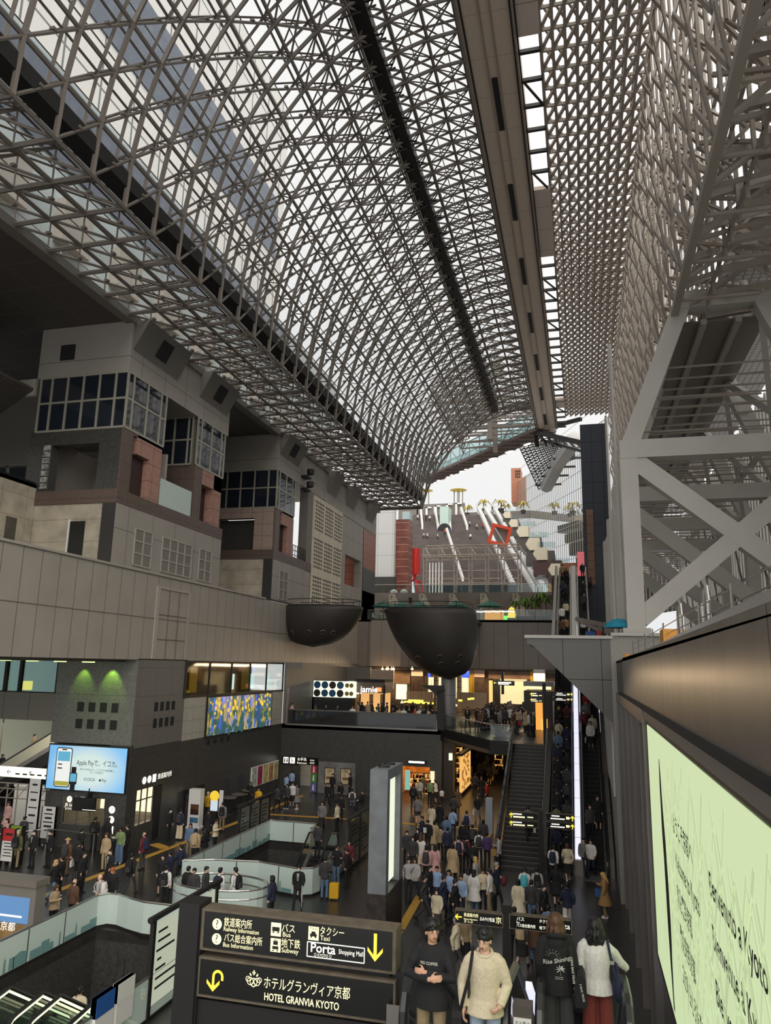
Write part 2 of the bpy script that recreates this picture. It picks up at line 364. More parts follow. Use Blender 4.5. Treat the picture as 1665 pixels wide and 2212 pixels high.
# counter window with frames and papers
wf = MB()
for x in (-27.4, -26.5, -25.7, -24.8): wf.box(x - .03, x + .03, 36.66, 36.72, 1.15, 2.55)
wf.box(-27.4, -24.75, 36.66, 36.72, 1.12, 1.2).box(-27.4, -24.75, 36.66, 36.72, 1.95, 2.0)
wf.build('counter_window_frame', M_steel, jr)
wf2 = MB()
for y in (37.6, 38.2, 38.8, 39.4): wf2.box(-23.66, -23.6, y - .03, y + .03, 1.1, 2.9)
wf2.box(-23.66, -23.6, 37.6, 39.4, 2.3, 2.36); wf2.build('side_window_frame', M_steel, jr)
MB().box(-23.7, -23.56, 39.5, 40.15, 0, 2.85).build('side_door', M_dark, jr)
# small square vent recesses: 8 on each face
for j, z in enumerate((7.25, 6.35)):
    for i in range(4):
        x = -27.05 + i * .72; MB().box(x, x + .42, 36.585, 36.63, z - .25, z + .25).build('vent', M_black, jr)
        y = 38.6 + i * .62; MB().box(-23.53, -23.485, y, y + .36, z - .25, z + .25).build('vent', M_black, jr)

# ---- glazed bay and tiled wall with the wide video screen
bay = thing('tiled_bay', 'tiled wall bay with shop windows above and dark granite below', 'building', (-23.8, 49.7, 0))
m = MB().box(-23.8, -23.5, 41.9, 57.6, 5.1, 7.65); m.build('tile_facing', M_tile, bay)
m = MB().box(-23.8, -23.5, 41.9, 57.7, 0, 5.1); m.build('granite_base', M_granD, bay)
m = MB().box(-26.6, -26.5, 41.9, 57.6, 7.65, 9.85); m.build('lit_back_wall', mat('brown_shop_wall', srgb(96, 74, 54), .7, noise=(.8, .6)), bay)
m = MB().box(-26.5, -23.6, 41.9, 57.6, 7.55, 7.65); m.build('shop_floor', M_dark, bay)
fr = MB().box(-23.62, -23.45, 41.7, 41.95, 7.6, 9.9).box(-23.62, -23.48, 41.9, 57.6, 7.62, 7.74).box(-23.62, -23.48, 41.9, 57.6, 9.75, 9.86)
for y in (45.0, 48.2, 51.2, 54.2, 57.55): fr.box(-23.6, -23.5, y - .05, y + .05, 7.7, 9.8)
wfr = fr.build('window_frame', M_dark, bay)
MB().box(-23.57, -23.555, 41.95, 57.55, 7.7, 9.8).build('pane', glass('shop_glass', (.9, .92, .9), 0, .05), wfr)
for y, w, c in ((47.3, 1.0, (200, 160, 20)), (55.6, 1.4, (200, 160, 20))): MB().box(-26.3, -26.2, y, y + w, 7.7, 9.4).build('yellow_panel', mat('yellow_panel', srgb(*c), .6), bay)
for y in (42.4, 43.4, 44.2): MB().box(-26.4, -26.35, y, y + .7, 8.9, 9.1).build('lit_menu', E_signw, bay)
for y in (50.2, 53.6, 56.6): MB().box(-24.6, -24.5, y, y + .45, 7.9, 9.0).build('lit_banner', em('aqua_banner', (.6, .9, .9), .8), bay)
area('shop_bay_lights', (-25.2, 49, 9.7), (0, 0, 0), 1.8, 12, 26, (1, .75, .45))
for i in range(4): MB().tube((-23.5, 45.3 + i * .95, 4.75), (-23.44, 45.3 + i * .95, 4.75), .17, 14, caps=True).build('round_vent', M_black, bay)
for y0, y1, z1 in ((41.95, 45.2, 2.2),): MB().box(-23.54, -23.49, y0, y1, 0, z1).build('shutter', M_dark, bay)
for y in (47.8, 50.0): d_ = MB().box(-23.55, -23.48, y, y + 1.0, 0, 2.1).build('door', mat('dark_grey_door', srgb(62, 63, 66), .5), bay); MB().box(-23.48, -23.44, y + .8, y + .9, .95, 1.05).build('handle', M_chrome, d_)

# ---- back wall of the concourse under the upper floor
wb = MB()
wb.box(-23.5, -21.9, 57.7, 58.1, 0, 5.1).box(-20.6, -13.9, 57.7, 58.1, 0, 5.1).box(-21.9, -20.6, 57.7, 58.1, 2.2, 5.1)
wb.box(-13.9, -11.4, 57.7, 58.1, 2.35, 5.1).box(-11.4, -10.5, 57.7, 58.1, 0, 5.1).box(-10.8, -10.5, 58.1, 59.5, 0, 5.1)
struct('wall_back', wb, M_granDX)
# ground floor arcade and souvenir shop interior
ar = MB(); ar.box(-10.9, -10.7, 59.5, 78, 0, 4.9); ar.box(-10.7, 4, 78, 78.3, 0, 5); ar.box(-5.0, -4.8, 54, 78, 0, 4.7); struct('wall_arcade', ar, mat('dark_brown_wall', srgb(70, 56, 44), .6, noise=(1, .3)))
struct('wall_shop', MB().box(-14.2, -11.0, 62.2, 62.4, 0, 3).box(-14.3, -14.1, 58.1, 62.3, 0, 3).box(-11.1, -10.9, 58.1, 62.3, 0, 3).box(-14.3, -10.9, 58.1, 62.3, 2.9, 3), mat('warm_shop_wall', srgb(200, 140, 70), .7, noise=(1.5, .5)))
struct('wall_washroom', MB().box(-23.5, -20, 60.5, 60.7, 0, 3).box(-20.2, -20, 58.1, 60.5, 0, 3), M_tile)
area('washroom_light', (-21.3, 59.3, 2.9), (0, 0, 0), 1.2, 1.2, 14, (1, .9, .75))

# ---- second floor slab with its slanted front edge
s2 = MB(); pts = [(-23.5, 57.7), (-10.5, 57.7), (-5.9, 50.2), (-4.35, 49.8), (-2.3, 49.8), (-2.3, 62), (4, 62), (4, 90), (-23.5, 90)]
s2.prism([(x, y, 4.75) for x, y in pts], (0, 0, .35)); struct('floor_upper', s2, M_floor)
sf = MB(); sf.strip([(-10.5, 57.6), (-5.9, 50.1), (-4.4, 49.7)], 4.35, 5.1, .15); struct('trim_4', sf, M_dark)
# grey band over the upper shops and the terrace floor
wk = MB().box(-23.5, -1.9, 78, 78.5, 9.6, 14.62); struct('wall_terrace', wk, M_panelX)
struct('trim_5', MB().box(-22.0, -18.6, 77.9, 78.0, 9.6, 14.6), mat('pale_panel_joint', srgb(146, 138, 128), .5, .1, joints=('X', None, 1.5, 1, .2, 0, .03, srgb(80, 75, 70))))
struct('ceiling', MB().box(-23.5, -1.9, 77.9, 90, 9.62, 9.72), mat('dim_ceiling', srgb(90, 78, 66), .6))
struct('floor_terrace', MB().box(-40, -23.6, -4, 92, 14.45, 14.61).box(-23.5, -2.6, 78, 92, 14.45, 14.62), M_granL)
struct('wall_plaza', MB().box(-30, -3.2, 92, 92.5, 14.6, 18.95), mat('stained_stone', srgb(120, 112, 103), .7, noise=(.5, .18)))
struct('floor_plaza', MB().box(-40, 4, 92.5, 150, 18.4, 18.6), M_granL)

# ---- terrace side of the left wall: concrete walls, soffits, three tower bays
struct('wall_concrete', MB().box(-29, -28.6, 18, 33.3, 14.6, 19.1).box(-29.5, -24.1, 33.35, 33.75, 14.6, 17.95).box(-29.6, -29.1, 45.4, 54.3, 14.6, 18.0).box(-30, -24.3, 54.2, 54.5, 14.6, 17.9), M_conc)
w = MB()
for y in (21.8, 24.2, 26.6, 29.3, 31.4): w.box(-28.62, -28.56, y, y + .7, 15.2, 16.9)
for i, yy in enumerate((21.8, 24.2, 26.6, 29.3, 31.4)): MB().box(-28.62, -28.56, yy, yy + .72, 15.15, 17.0).build('window_%d' % (i + 1), M_glassD)['kind'] = 'structure'
MB().box(-26.2, -25.3, 33.3, 33.4, 14.62, 17.0).build('door_1', mat('dark_doorway', srgb(30, 32, 30), .3))['kind'] = 'structure'
MB().box(-26.3, -26.2, 33.26, 33.4, 14.62, 17.1).build('trim_6', M_white)['kind'] = 'structure'
MB().box(-29.12, -29.05, 47.6, 48.6, 14.62, 16.8).build('window_6', M_black)['kind'] = 'structure'
struct('wall_recess', MB().box(-50.4, -50, -4, 45, 14.6, 28.4).box(-34, -33.6, 45.3, 54.2, 14.6, 28.4), M_dkplain)
struct('wall_recess_back', MB().box(-50, -29.4, 44, 44.3, 14.6, 28.4).box(-50, -30, 39.9, 40.0, 14.6, 19.2), M_granDX)
MB().box(-40, -30.2, 40, 40.1, 19.2, 22.4).build('window_9', M_winc)['kind'] = 'structure'
fm = MB()
for x in np.arange(-40, -30, 1.6): fm.box(x - .05, x + .05, 39.9, 40.0, 19.2, 22.4)
fm.box(-40, -30.2, 39.9, 40.0, 20.7, 20.8).box(-40, -30.2, 39.9, 40, 22.3, 22.45); struct('trim_31', fm, M_chrome)
struct('wall_bulkhead_back', MB().box(-46, -29.4, 39.8, 40.2, 22.4, 28.3), M_dkplain)
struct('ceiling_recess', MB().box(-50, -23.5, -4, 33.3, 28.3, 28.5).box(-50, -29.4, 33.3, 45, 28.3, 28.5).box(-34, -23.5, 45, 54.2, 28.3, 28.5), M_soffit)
struct('floor_recess', MB().box(-35.6, -28.6, -4, 33.3, 18.9, 19.1).box(-33.6, -29.1, 45.3, 54.2, 17.9, 18.1), M_granL)
struct('trim_7', MB().box(-28.9, -28.7, 18, 33.3, 19.1, 19.25), M_dark)
gl = MB().box(-33.2, -33.0, 20, 33.2, 19.2, 22.3); gl.build('window_7', M_glassD)['kind'] = 'structure'
fm = MB()
for y in np.arange(20, 33.4, 1.6): fm.box(-33.05, -32.95, y - .05, y + .05, 19.2, 22.3)
fm.box(-33.05, -32.95, 20, 33.2, 20.7, 20.8); struct('trim_8', fm, M_chrome)
struct('wall_bulkhead', MB().box(-35.6, -33.3, 18, 33.2, 22.3, 28.3).box(-46, -29.4, 33.2, 33.4, 24.3, 25.3), M_plain)
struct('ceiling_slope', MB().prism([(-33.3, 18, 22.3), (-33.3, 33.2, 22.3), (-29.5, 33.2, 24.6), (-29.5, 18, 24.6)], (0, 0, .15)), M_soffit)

def glazed(mb, fr, p, u, w, h, nx, nz, edge=.5):
    """mullion grid: p lower corner, u unit along, w wide, h high"""
    p = Vector(p); u = Vector(u); n = Vector((0, 0, 1)).cross(u)
    xs = [0, edge] + [edge + (w - 2 * edge) * k / nx for k in range(1, nx)] + [w - edge, w]
    for x in xs: fr.bar(p + u * x, p + u * x + Vector((0, 0, h)), .09, .12, up=u)
    for z in (0, h * .52, h): fr.bar(p + Vector((0, 0, z)), p + u * w + Vector((0, 0, z)), .075, .12)
    q = [p, p + u * w, p + u * w + Vector((0, 0, h)), p + Vector((0, 0, h))]
    mb.prism(q, n * .05)
def tower(name, label, Y0, Y1, X1, front, tile, brackets):
    t = thing(name, label, 'building', (-26.5, (Y0 + Y1) / 2, 14.62))
    # front Y0 (towards the viewer) + side bay of 3.9 m
    m = MB().box(X1, -23.5, Y0, Y0 + 12, 25.3, 28.4); m.build('upper_cladding', M_towpanel, t)
    g = MB(); f = MB()
    glazed(g, f, (X1 + .3, Y0 + .02, 22.15), (1, 0, 0), -23.5 - X1 - .3, 3.15, 4, 2, .75)
    glazed(g, f, (-23.5, Y0 + .02, 22.15), (0, 1, 0), 3.9, 3.15, 2, 2, .55)
    gz_ = g.build('glazing', M_win, t); f.build('mullions', mat('pale_mullion', srgb(168, 164, 148), .4, .3), gz_)
    m = MB().box(X1 + .35, -23.65, Y0 + .1, Y0 + 3.9, 22.1, 25.2); m.build('room_core', M_dkplain, t)
    a, b = front
    m = MB().box(X1, a, Y0, Y0 + .6, 18.7, 22.15).box(b, -23.6, Y0, Y0 + .6, 18.7, 22.15).box(a, b, Y0, Y0 + .6, 21.3, 22.15)
    m.build('front_surround', tile[0], t)
    m = MB().box(-24.2, -23.5, Y0 + .02, Y0 + 1.0, 18.7, 22.15).box(-24.2, -23.5, Y0 + 1.0, Y0 + 3.9, 21.95, 22.15); m.build('corner_pier', M_granB, t)
    m = MB().box(-24.2, -23.5, Y0 + 2.7, Y0 + 3.9, 18.7, 22.1).box(-24.2, -23.5, Y0 + 1.4, Y0 + 2.7, 21.0, 22.1); m.build('pink_surround', M_pink, t)
    m = MB().box(-23.95, -23.9, Y0 + 1, Y0 + 2.7, 18.7, 21.5); m.build('side_doorway', mat('maroon_door', srgb(52, 34, 30), .5), t)
    m = MB().box(X1, -23.48, Y0 - .04, Y0 + 12, 17.95, 18.7); m.build('sill', M_granB, t)
    m = MB().box(X1 + .04, X1 + .2, Y0 + .05, Y0 + 8, 18.72, 22.14).box(X1, -24.2, Y0 + 5.5, Y0 + 5.7, 18.7, 22.2); m.build('inner_room', M_plain, t)
    m = MB().box(-24.1, -23.5, Y0 + .02, Y0 + 12.0, 14.75, 17.95); m.build('lower_cladding', M_towpanel, t)
    m = MB().box(-24.3, -23.52, Y0 - .04, Y0 + .02, 14.62, 17.95); m.build('dark_edge', mat('dark_metal_edge', srgb(70, 68, 68), .4, .4), t)
    m = MB()
    for (ya, yb) in brackets:
        # sloping haunch block under the roof edge, with a square opening
        m = MB().prism([(-23.5, ya, 26.65), (-23.5, ya, 28.35), (-22.6, ya, 28.35)], (0, yb - ya, 0)); hb_ = m.build('haunch', M_dkplain, t)
        yc = (ya + yb) / 2; zc = 27.45; nn = Vector((.88, 0, -.47))
        c = Vector((-23.02, yc, 27.5)) ; v1 = Vector((0, 1, 0)) * .55; v2 = Vector((.47, 0, .88)) * .55
        MB().prism([c - v1 - v2, c + v1 - v2, c + v1 + v2, c - v1 + v2], nn * .03).build('haunch_opening', M_black, hb_)
    return t
t1 = tower('hotel_tower', 'nearest projecting tower bay with dark glazing and pink tiled corner, upper left', 33.3, 45.3, -29.4, (-27.9, -24.9), (M_granDX,), [(33.5, 38.2), (41.0, 44.9)])
# its left louvre grids and the second pier on the same block
def louvre(t, ya, yb, za, zb, ny, nz):
    MB().box(-23.52, -23.47, ya, yb, za, zb).build('louvre_grille', mat('louvre_grey', srgb(126, 120, 113), .6, noise=(3, .1), stretch=(1, .2, 3)), t)
    f = MB()
    for k in range(ny + 1): y = ya + (yb - ya) * k / ny; f.box(-23.49, -23.43, y - .04, y + .04, za, zb)
    for k in range(nz + 1): z = za + (zb - za) * k / nz; f.box(-23.49, -23.435, ya, yb, z - .04, z + .04)
    f.build('louvre_frame', M_plain, t)
louvre(t1, 35.2, 36.9, 14.9, 16.9, 2, 3); louvre(t1, 38.0, 41.4, 14.9, 16.9, 4, 3); louvre(t1, 42.4, 44.0, 14.9, 16.9, 2, 3)
g = MB(); f = MB(); glazed(g, f, (-23.5, 41.1, 22.15), (0, 1, 0), 3.75, 3.15, 2, 2, .5); glazed(g, f, (-26.4, 41.0, 22.15), (1, 0, 0), 2.6, 3.15, 2, 2, .3)
g.build('second_glazing', M_win, t1); f.build('second_mullions', mat('pale_mullion', (0, 0, 0)), t1)
MB().box(-26.4, -23.7, 41.2, 44.8, 22.1, 25.2).build('second_core', M_dkplain, t1)
MB().box(-27, -24.4, 41.05, 41.4, 18.7, 22.15).box(-24.4, -23.5, 41.1, 42.1, 18.7, 22.15).build('second_pier', M_granB, t1)
MB().box(-24.3, -23.5, 42.1, 44.8, 21.1, 22.1).box(-24.3, -23.5, 43.7, 44.8, 18.7, 22.1).build('second_pink_surround', M_pink, t1)
MB().box(-24.2, -24.1, 42.1, 43.7, 18.7, 21.1).build('second_doorway', mat('maroon_door', (0, 0, 0)), t1)
MB().box(-23.6, -23.54, 37.4, 41.0, 18.7, 20.3).build('glass_balustrade', M_frost, t1)
MB().box(-28.0, -27.1, 33.22, 33.32, 26.3, 27.2).build('square_vent', M_black, t1)
# carved stone strip beside the opening of the front
cs = MB()
for k in range(7):
    z = 18.85 + k * .36; cs.box(-28.35, -27.95, 33.2, 33.3, z, z + .3)
cs.build('carved_strip', mat('marbled_white_grey', srgb(150, 148, 142), .5, noise=(7, .8)), t1)
t3 = tower('hotel_tower', 'second tower bay with grey pink tile surround behind the first, left', 54.2, 66.2, -30.2, (-28.7, -25.3), (M_pinkX,), [(54.5, 58.6)])
louvre(t3, 55.6, 57.4, 14.9, 17.2, 2, 3)
MB().box(-28.7, -25.3, 55.0, 55.1, 18.7, 21.3).build('dark_backing', M_granDX, t3)
rail = MB()
for z in (18.9, 19.3, 19.75): rail.bar((-23.55, 58.4, z), (-23.55, 61.4, z), .05)
for k in range(7): rail.bar((-23.55, 58.4 + k * .5, 18.7), (-23.55, 58.4 + k * .5, 19.75), .05)
rail.build('railing', M_dark, t3)
MB().box(-24.3, -23.5, 61.4, 62.7, 17.9, 25.3).build('end_cladding', M_dkplain, t3)
# pair of floodlights on the tower
for i in range(2):
    z = 25.1 + i * 1.15
    fl_ = MB().box(-23.5, -22.9, 59.4, 60.4, z - .3, z - .12).bar((-23.2, 59.9, z - .2), (-22.8, 59.9, z + .2), .12)
    r_ = thing('floodlight', ('lower' if i == 0 else 'upper') + ' black floodlight on bracket beside second tower glazing', 'floodlight', (-23.3, 59.9, z - .3))
    fl_.build('bracket', M_dark, r_); MB().lathe([(.05, 0), (.32, .1), (.34, .5), (.3, .55)], (-22.8, 59.9, z - .05), 12).build('lamp_head', M_dark, r_)
# perforated white panel, smooth metal panel, red tiled pier
pp = thing('perforated_panel', 'tall cream wall panel perforated with small slots on left wall', 'panel', (-23.4, 67, 14.6))
hl = MB().box(-23.6, -23.38, 62.8, 71.2, 14.62, 25.1); hl.mi = 1
for a in range(3):
    for b in range(3):
        for i in range(5):
            for j in range(8):
                y = 63.15 + a * 2.8 + i * .48; z = 14.95 + b * 3.5 + j * .36
                hl.box(-23.39, -23.365, y, y + .22, z, z + .2)
hl.build('sheet', [mat('cream_panel', srgb(214, 204, 182), .55, joints=('Y', 'Z', 2.8, 3.5, .0, .1, .04, srgb(120, 112, 98))), M_black], pp)
struct('wall_left_far', MB().box(-24.3, -23.5, 62.7, 84.6, 14.62, 18.0).box(-24.3, -23.5, 66.2, 84.6, 25.05, 28.4).box(-24.3, -23.5, 71.2, 72.8, 18, 21.1).box(-24.3, -23.5, 71.2, 79.2, 21.1, 25.1).box(-24.3, -23.5, 78.6, 79.2, 18, 21.1), M_towpanel)
struct('wall_left_pier', MB().box(-24.3, -23.5, 79.2, 84.6, 20.6, 25.1).box(-30, -23.5, 79.2, 79.4, 14.6, 25), mat('red_granite_tile', srgb(160, 100, 82), .3, joints=('Y', 'Z', 3, .8, 0, 0, .05, srgb(90, 55, 45))))
struct('wall_left_end', MB().box(-24.3, -23.5, 79.2, 84.6, 14.6, 20.6), M_granD)
struct('wall_opening', MB().box(-25.6, -25.4, 72.8, 78.6, 18, 21.1), M_black)
for yy in (66.5, 72.6, 80.2):
    q = MB().prism([(-23.5, yy, 26.2), (-23.5, yy, 28.35), (-22.5, yy, 28.35)], (0, 2.6, 0)); struct('trim_%d' % (9 + int(yy)), q, M_dkplain)
# ================================================================== ROOF, LATTICE, PORTAL FRAMES
def sec(i):
    """inner section point of the vault: 3 flat bays, then 11 bays of a quarter ellipse"""
    if i <= 3: return (-23.5 + 5.5 * i / 3, 28.4), (0, 1)
    a = R(90 * (i - 3) / 11); x = -5.6 - 12.4 * math.cos(a); z = 28.4 + 16.3 * math.sin(a)
    nx, nz = -math.cos(a) / 12.4, math.sin(a) / 16.3; l = math.hypot(nx, nz); return (x, z), (nx / l, nz / l)
NS, DY, Y0V = 14, 2.15, -6
def yend(i): return 85 if i <= 3 else 85 + 13 * math.sin(R(90 * (i - 3) / 11))
def nin(i, j): (x, z), n = sec(i); return Vector((x, min(Y0V + j * DY, yend(i)), z))
def nout(i, j, d=.8):
    (x, z), n = sec(i); k = 1.6 if i <= 3 else d
    return Vector((x + n[0] * k, min(Y0V + j * DY, yend(i)), z + n[1] * k))
NJ = int((98 - Y0V) / DY) + 1
vault = thing('vault_roof', 'steel and glass barrel vault roof arching over the hall at left', 'roof', (-14, 40, 28.4))
a_, b_, c_, g_ = MB(), MB(), MB(), MB()
for i in range(NS + 1):
    for j in range(NJ):
        if Y0V + j * DY >= yend(i): continue
        p = nin(i, j); q = nout(i, j)
        a_.tube(p, nin(i, j + 1), .10, 5); b_.tube(q, nout(i, j + 1), .07, 4)
        if i < NS:
            a_.tube(p, nin(i + 1, j), .115, 5); b_.tube(q, nout(i + 1, j), .10, 4)
            a_.tube(p, nin(i + 1, j + 1), .072, 5); b_.tube(q, nout(i + 1, j + 1), .06, 4); hq = (nout(i, j, .95) + nout(i + 1, j, .95)) / 2; b_.tube(hq, (nout(i, j + 1, .95) + nout(i + 1, j + 1, .95)) / 2, .035, 4)
            if i < 3 or i > 8:
                c_.tube(p, q, .05, 4); c_.tube(p, nout(i + 1, j + 1), .05, 4); c_.tube(nin(i + 1, j), nout(i, j + 1), .045, 4)
                if i > 8: c_.tube(nin(i + 1, j), nin(i, j + 1), .055, 4)
            elif (i + j) % 3 == 0: c_.tube(p, nout(i + 1, j + 1), .045, 4); c_.tube(p, q, .045, 4)
            elif i % 2: c_.tube(p, q, .035, 4)
            k_ = nin(i, j) + (nin(i + 1, j + 1) - nin(i, j)) * .5; c_.box(k_.x - .1, k_.x + .1, k_.y - .1, k_.y + .1, k_.z + .05, k_.z + .17)
            g_.quad(nout(i, j, .95), nout(i + 1, j, .95), nout(i + 1, j + 1, .95), nout(i, j + 1, .95))
for i in range(NS):   # doubled end arch
    a_.tube(nin(i, NJ + 5), nin(i + 1, NJ + 5), .16, 6); b_.tube(nout(i, NJ + 5), nout(i + 1, NJ + 5), .14, 6); c_.tube(nin(i, NJ + 5), nout(i + 1, NJ + 5), .07, 4)
a_.build('inner_tubes', M_steel, vault); b_.build('outer_tubes', M_steel, vault); c_.build('webbing', M_steel, vault)
g_.build('glazing', M_glassV, vault)
gt = MB(); gt.box(-18.7, -17.9, Y0V, 85, 29.3, 30.0); gt.build('gutter', M_black, vault)
(x, z), n = sec(11.3); gt = MB(); gt.bar((x, Y0V, z + .2), (x, 95, z + .2), .9, .7)
for k in range(46): gt.tube((x - .9, Y0V + k * 2.15, z - 1.0), (x + .8, Y0V + k * 2.15 + 1, z + .5), .07, 4); gt.tube((x + .9, Y0V + k * 2.15, z - .2), (x - .6, Y0V + k * 2.15 + 1.1, z + .9), .06, 4)
gt.build('ridge_gutter', M_dark, vault)
ed = MB().box(-23.95, -23.4, Y0V, 86, 28.15, 28.6); ed.build('eave_beam', M_dkplain, vault)

# ---- skywalk hanging along the ridge
sky = thing('skywalk', 'long enclosed aerial walkway hung high along the roof ridge', 'skywalk', (-4, 50, 44.8))
m = MB().box(-5.5, -2.5, -8, 108.2, 44.8, 47.6)
m.build('deck_box', mat('walkway_soffit', srgb(206, 190, 174), .6, joints=('Y', None, 3.1, 1, 0, 0, .03, srgb(150, 136, 124))), sky)
m = MB()
for x in (-5.62, -5.35, -2.72, -2.48): m.box(x, x + .1, -8, 108, 44.70, 44.8)
m.build('edge_grooves', M_dark, sky)
m = MB()
for x in (-4.35, -3.75): m.box(x, x + .08, -8, 108, 44.72, 44.8)
m.build('centre_rails', M_lat, sky)
for k in range(9): MB().box(-4.2, -3.85, 18 + k * 10.4, 22.6 + k * 10.4, 44.74, 44.8).build('dark_slot', M_black, sky)
# panels and ladder bars between the walkway and the lattice
for ya, yb in ((8, 36.3), (50.5, 60), (96, 99)): MB().box(-2.5, -1.2, ya, yb, 44.9, 45.2).build('side_panel', mat('side_panel_grey', srgb(206, 194, 182), .6, joints=('Y', None, 3.1, 1, 0, 0, .04, srgb(90, 82, 76))), sky)
for y in np.arange(37.5, 108, 2.2):
    if 50 < y < 60: continue
    m = MB().bar((-2.5, y, 45), (-1.2, y, 45), .22)
    if int(y) % 3 == 0: m.bar((-2.4, y, 45.0), (-1.3, y + 2.2, 45), .12)
    m.build('cross_bar', M_dark, sky)

# ---- steel lattice of the right (north) side: a flat ceiling strip and a tall wall
lat = thing('lattice_wall', 'tall taupe steel lattice screen rising on the right of the hall', 'lattice', (5, 50, 27.3))
cm, wm, om, xm = MB(), MB(), MB(), MB()
XL = np.linspace(-1.2, 5.0, 10); YB, YE, dy = 2.0, 104.0, 1.5
ny = int((YE - YB) / dy)
for lay, (zz, w) in enumerate(((45.3, .17), (46.6, .13))):
    o_ = .0 if lay == 0 else dy / 2
    for x in XL: cm.bar((x, YB, zz), (x, YE, zz), w, .3)
    for j in range(ny):
        y = YB + j * dy + o_
        if lay == 0: cm.bar((-1.2, y, zz), (5, y, zz), .10, .2)
        for k in range(9):
            if lay == 0: cm.bar((XL[k], y + dy, zz), (XL[k + 1], y, zz), .13, .24)
            else: cm.bar((XL[k], y, zz), (XL[k + 1], y + dy, zz), .11, .18)
for j in range(ny):
    y = YB + j * dy
    for k in range(10): cm.bar((XL[k], y, 45.3), (XL[k], y + dy / 2, 46.6), .09)
cm.build('ceiling_lattice', M_lat, lat)
ZL = np.linspace(28.0, 45.6, 6); dz = ZL[1] - ZL[0]
for j in range(ny):
    y = YB + j * dy
    wm.bar((5, y, ZL[0] + (j % 2) * dz / 2), (5, y, 45.6), .11, .2, up=(0, 1, 0))
    for k in range(5):
        z0, z1 = ZL[k], ZL[k + 1]; zm = (z0 + z1) / 2
        # folded V members reaching inwards and outwards
        s = 1 if (j + k) % 2 else -1
        wm.bar((5, y, zm - s * dz / 2), (4.55, y + dy / 2, zm), .10, .22, up=(0, 1, 0)); wm.bar((4.55, y + dy / 2, zm), (5, y + dy, zm + s * dz / 2), .10, .22, up=(0, 1, 0))
        if (j + k) % 2 == 0: xm.bar((5, y, z0), (6.6, y + dy / 2, zm), .12); xm.bar((6.6, y + dy / 2, zm), (5, y, z1), .12)
        else: xm.bar((5, y, zm), (6.6, y + dy, zm), .1)
    om.bar((6.6, y, 27.3), (6.6, y, 46.6), .14, .18, up=(0, 1, 0))
for z in ZL: om.bar((6.6, YB, z), (6.6, YE, z), .14)
wm.build('wall_lattice', M_lat, lat); xm.build('wall_webbing', M_lat, lat); om.build('outer_grid', M_lat, lat)
e_ = MB().bar((5.0, YB, 27.3), (5.0, YE, 27.3), .34, .34); e_.build('bottom_chord', M_lat, lat)
e_ = MB()
for y in np.arange(YB, YE, 3.5):   # trusswork tucked behind the bottom chord
    e_.bar((5, y, 27.3), (8.6, y + 1.75, 29.0), .16); e_.bar((5, y, 27.3), (8.6, y - 1.75, 29), .16); e_.bar((5, y + 1.75, 27.3), (8.6, y + 1.75, 27.3), .14); e_.bar((8.6, y, 27.3), (8.6, y + 1.75, 29.8), .14); e_.bar((5, y, 27.3), (8.8, y + 1.6, 31.5), .14); e_.bar((5, y + 1, 30), (8.8, y - 1.6, 27.5), .14)
for y in np.arange(YB, 40, 2.4):
    e_.bar((5.2, y, 28.2), (9.2, y + 2.4, 30.5), .3); e_.bar((9.2, y, 30.5), (5.2, y + 1.2, 34.5), .26); e_.bar((6.6, y, 27.6), (12, y + 1.0, 28.6), .28); e_.bar((12, y, 28), (7, y + 2.4, 33.5), .26); e_.bar((6.6, y, 31.5), (13, y, 31.5), .3)
e_.build('chord_trussing', M_lat, lat)
MB().box(9.2, 16, -4, 104, 34.2, 34.5).box(9.4, 16, -4, 36, 29.9, 30.1).build('upper_deck', mat('perforated_deck', srgb(128, 120, 112), .6, joints=('X', 'Y', .5, .5, 0, 0, .12, srgb(84, 78, 72))), lat)

# ---- portal frames
def portal(Y, label):
    t = thing('portal_frame', label, 'steel frame', (7.2, Y, 11.5), 'steel portal frames of the right wall')
    w = .82; xl, xr, zt, zs, z0 = 2.5, 11.9, 28.0, 20.4, 11.75
    for x in (xl, xr):
        MB().bar((x, Y, z0), (x, Y, zs + .35), w, w, up=(0, 1, 0)).build('column', M_portal, t)
        MB().box(x - .62, x + .62, Y - .62, Y + .62, 11.5, z0).build('base_plate', M_portal, t)
    MB().bar((xl, Y, zs), (5.45, Y, zt), w, w - .04, up=(0, 1, 0)).build('raking_leg', M_portal, t)
    MB().bar((xr, Y, zs), (8.95, Y, zt), w, w - .04, up=(0, 1, 0)).build('raking_leg', M_portal, t)
    MB().bar((5.1, Y, zt), (9.3, Y, zt), .9, w + .03, up=(0, 1, 0)).build('top_beam', M_portal, t)
    MB().bar((xl - .4, Y, zs), (xr + .4, Y, zs), .9, .86, up=(0, 1, 0)).build('shoulder_beam', M_portal, t)
    MB().bar((xl + .2, Y, zs - .5), (xr - .2, Y, 12.2), .86, .7, up=(0, 1, 0)).build('brace', M_portal, t)
    MB().bar((xl + .2, Y + .02, 12.2), (xr - .2, Y + .02, zs - .5), .86, .72, up=(0, 1, 0)).build('brace', M_portal, t)
    return t
portal(37.0, 'nearest pale steel portal frame with crossed braces standing on the right wall')
portal(47.0, 'second steel portal frame seen through the nearest one at right')
portal(57.0, 'third steel portal frame back on the right side')
portal(67.0, 'farthest steel portal frame back on the right side')
tie = thing('roof_purlins', 'pipes, walkway and ties running between the steel portal frames', 'steelwork', (7, 55, 20))
m = MB()
for x, z in ((5.3, 27.6), (9.1, 27.6), (3.4, 23), (11, 23), (6.4, 26.9), (8.0, 26.9)): m.bar((x, 37, z), (x, 104, z), .28)
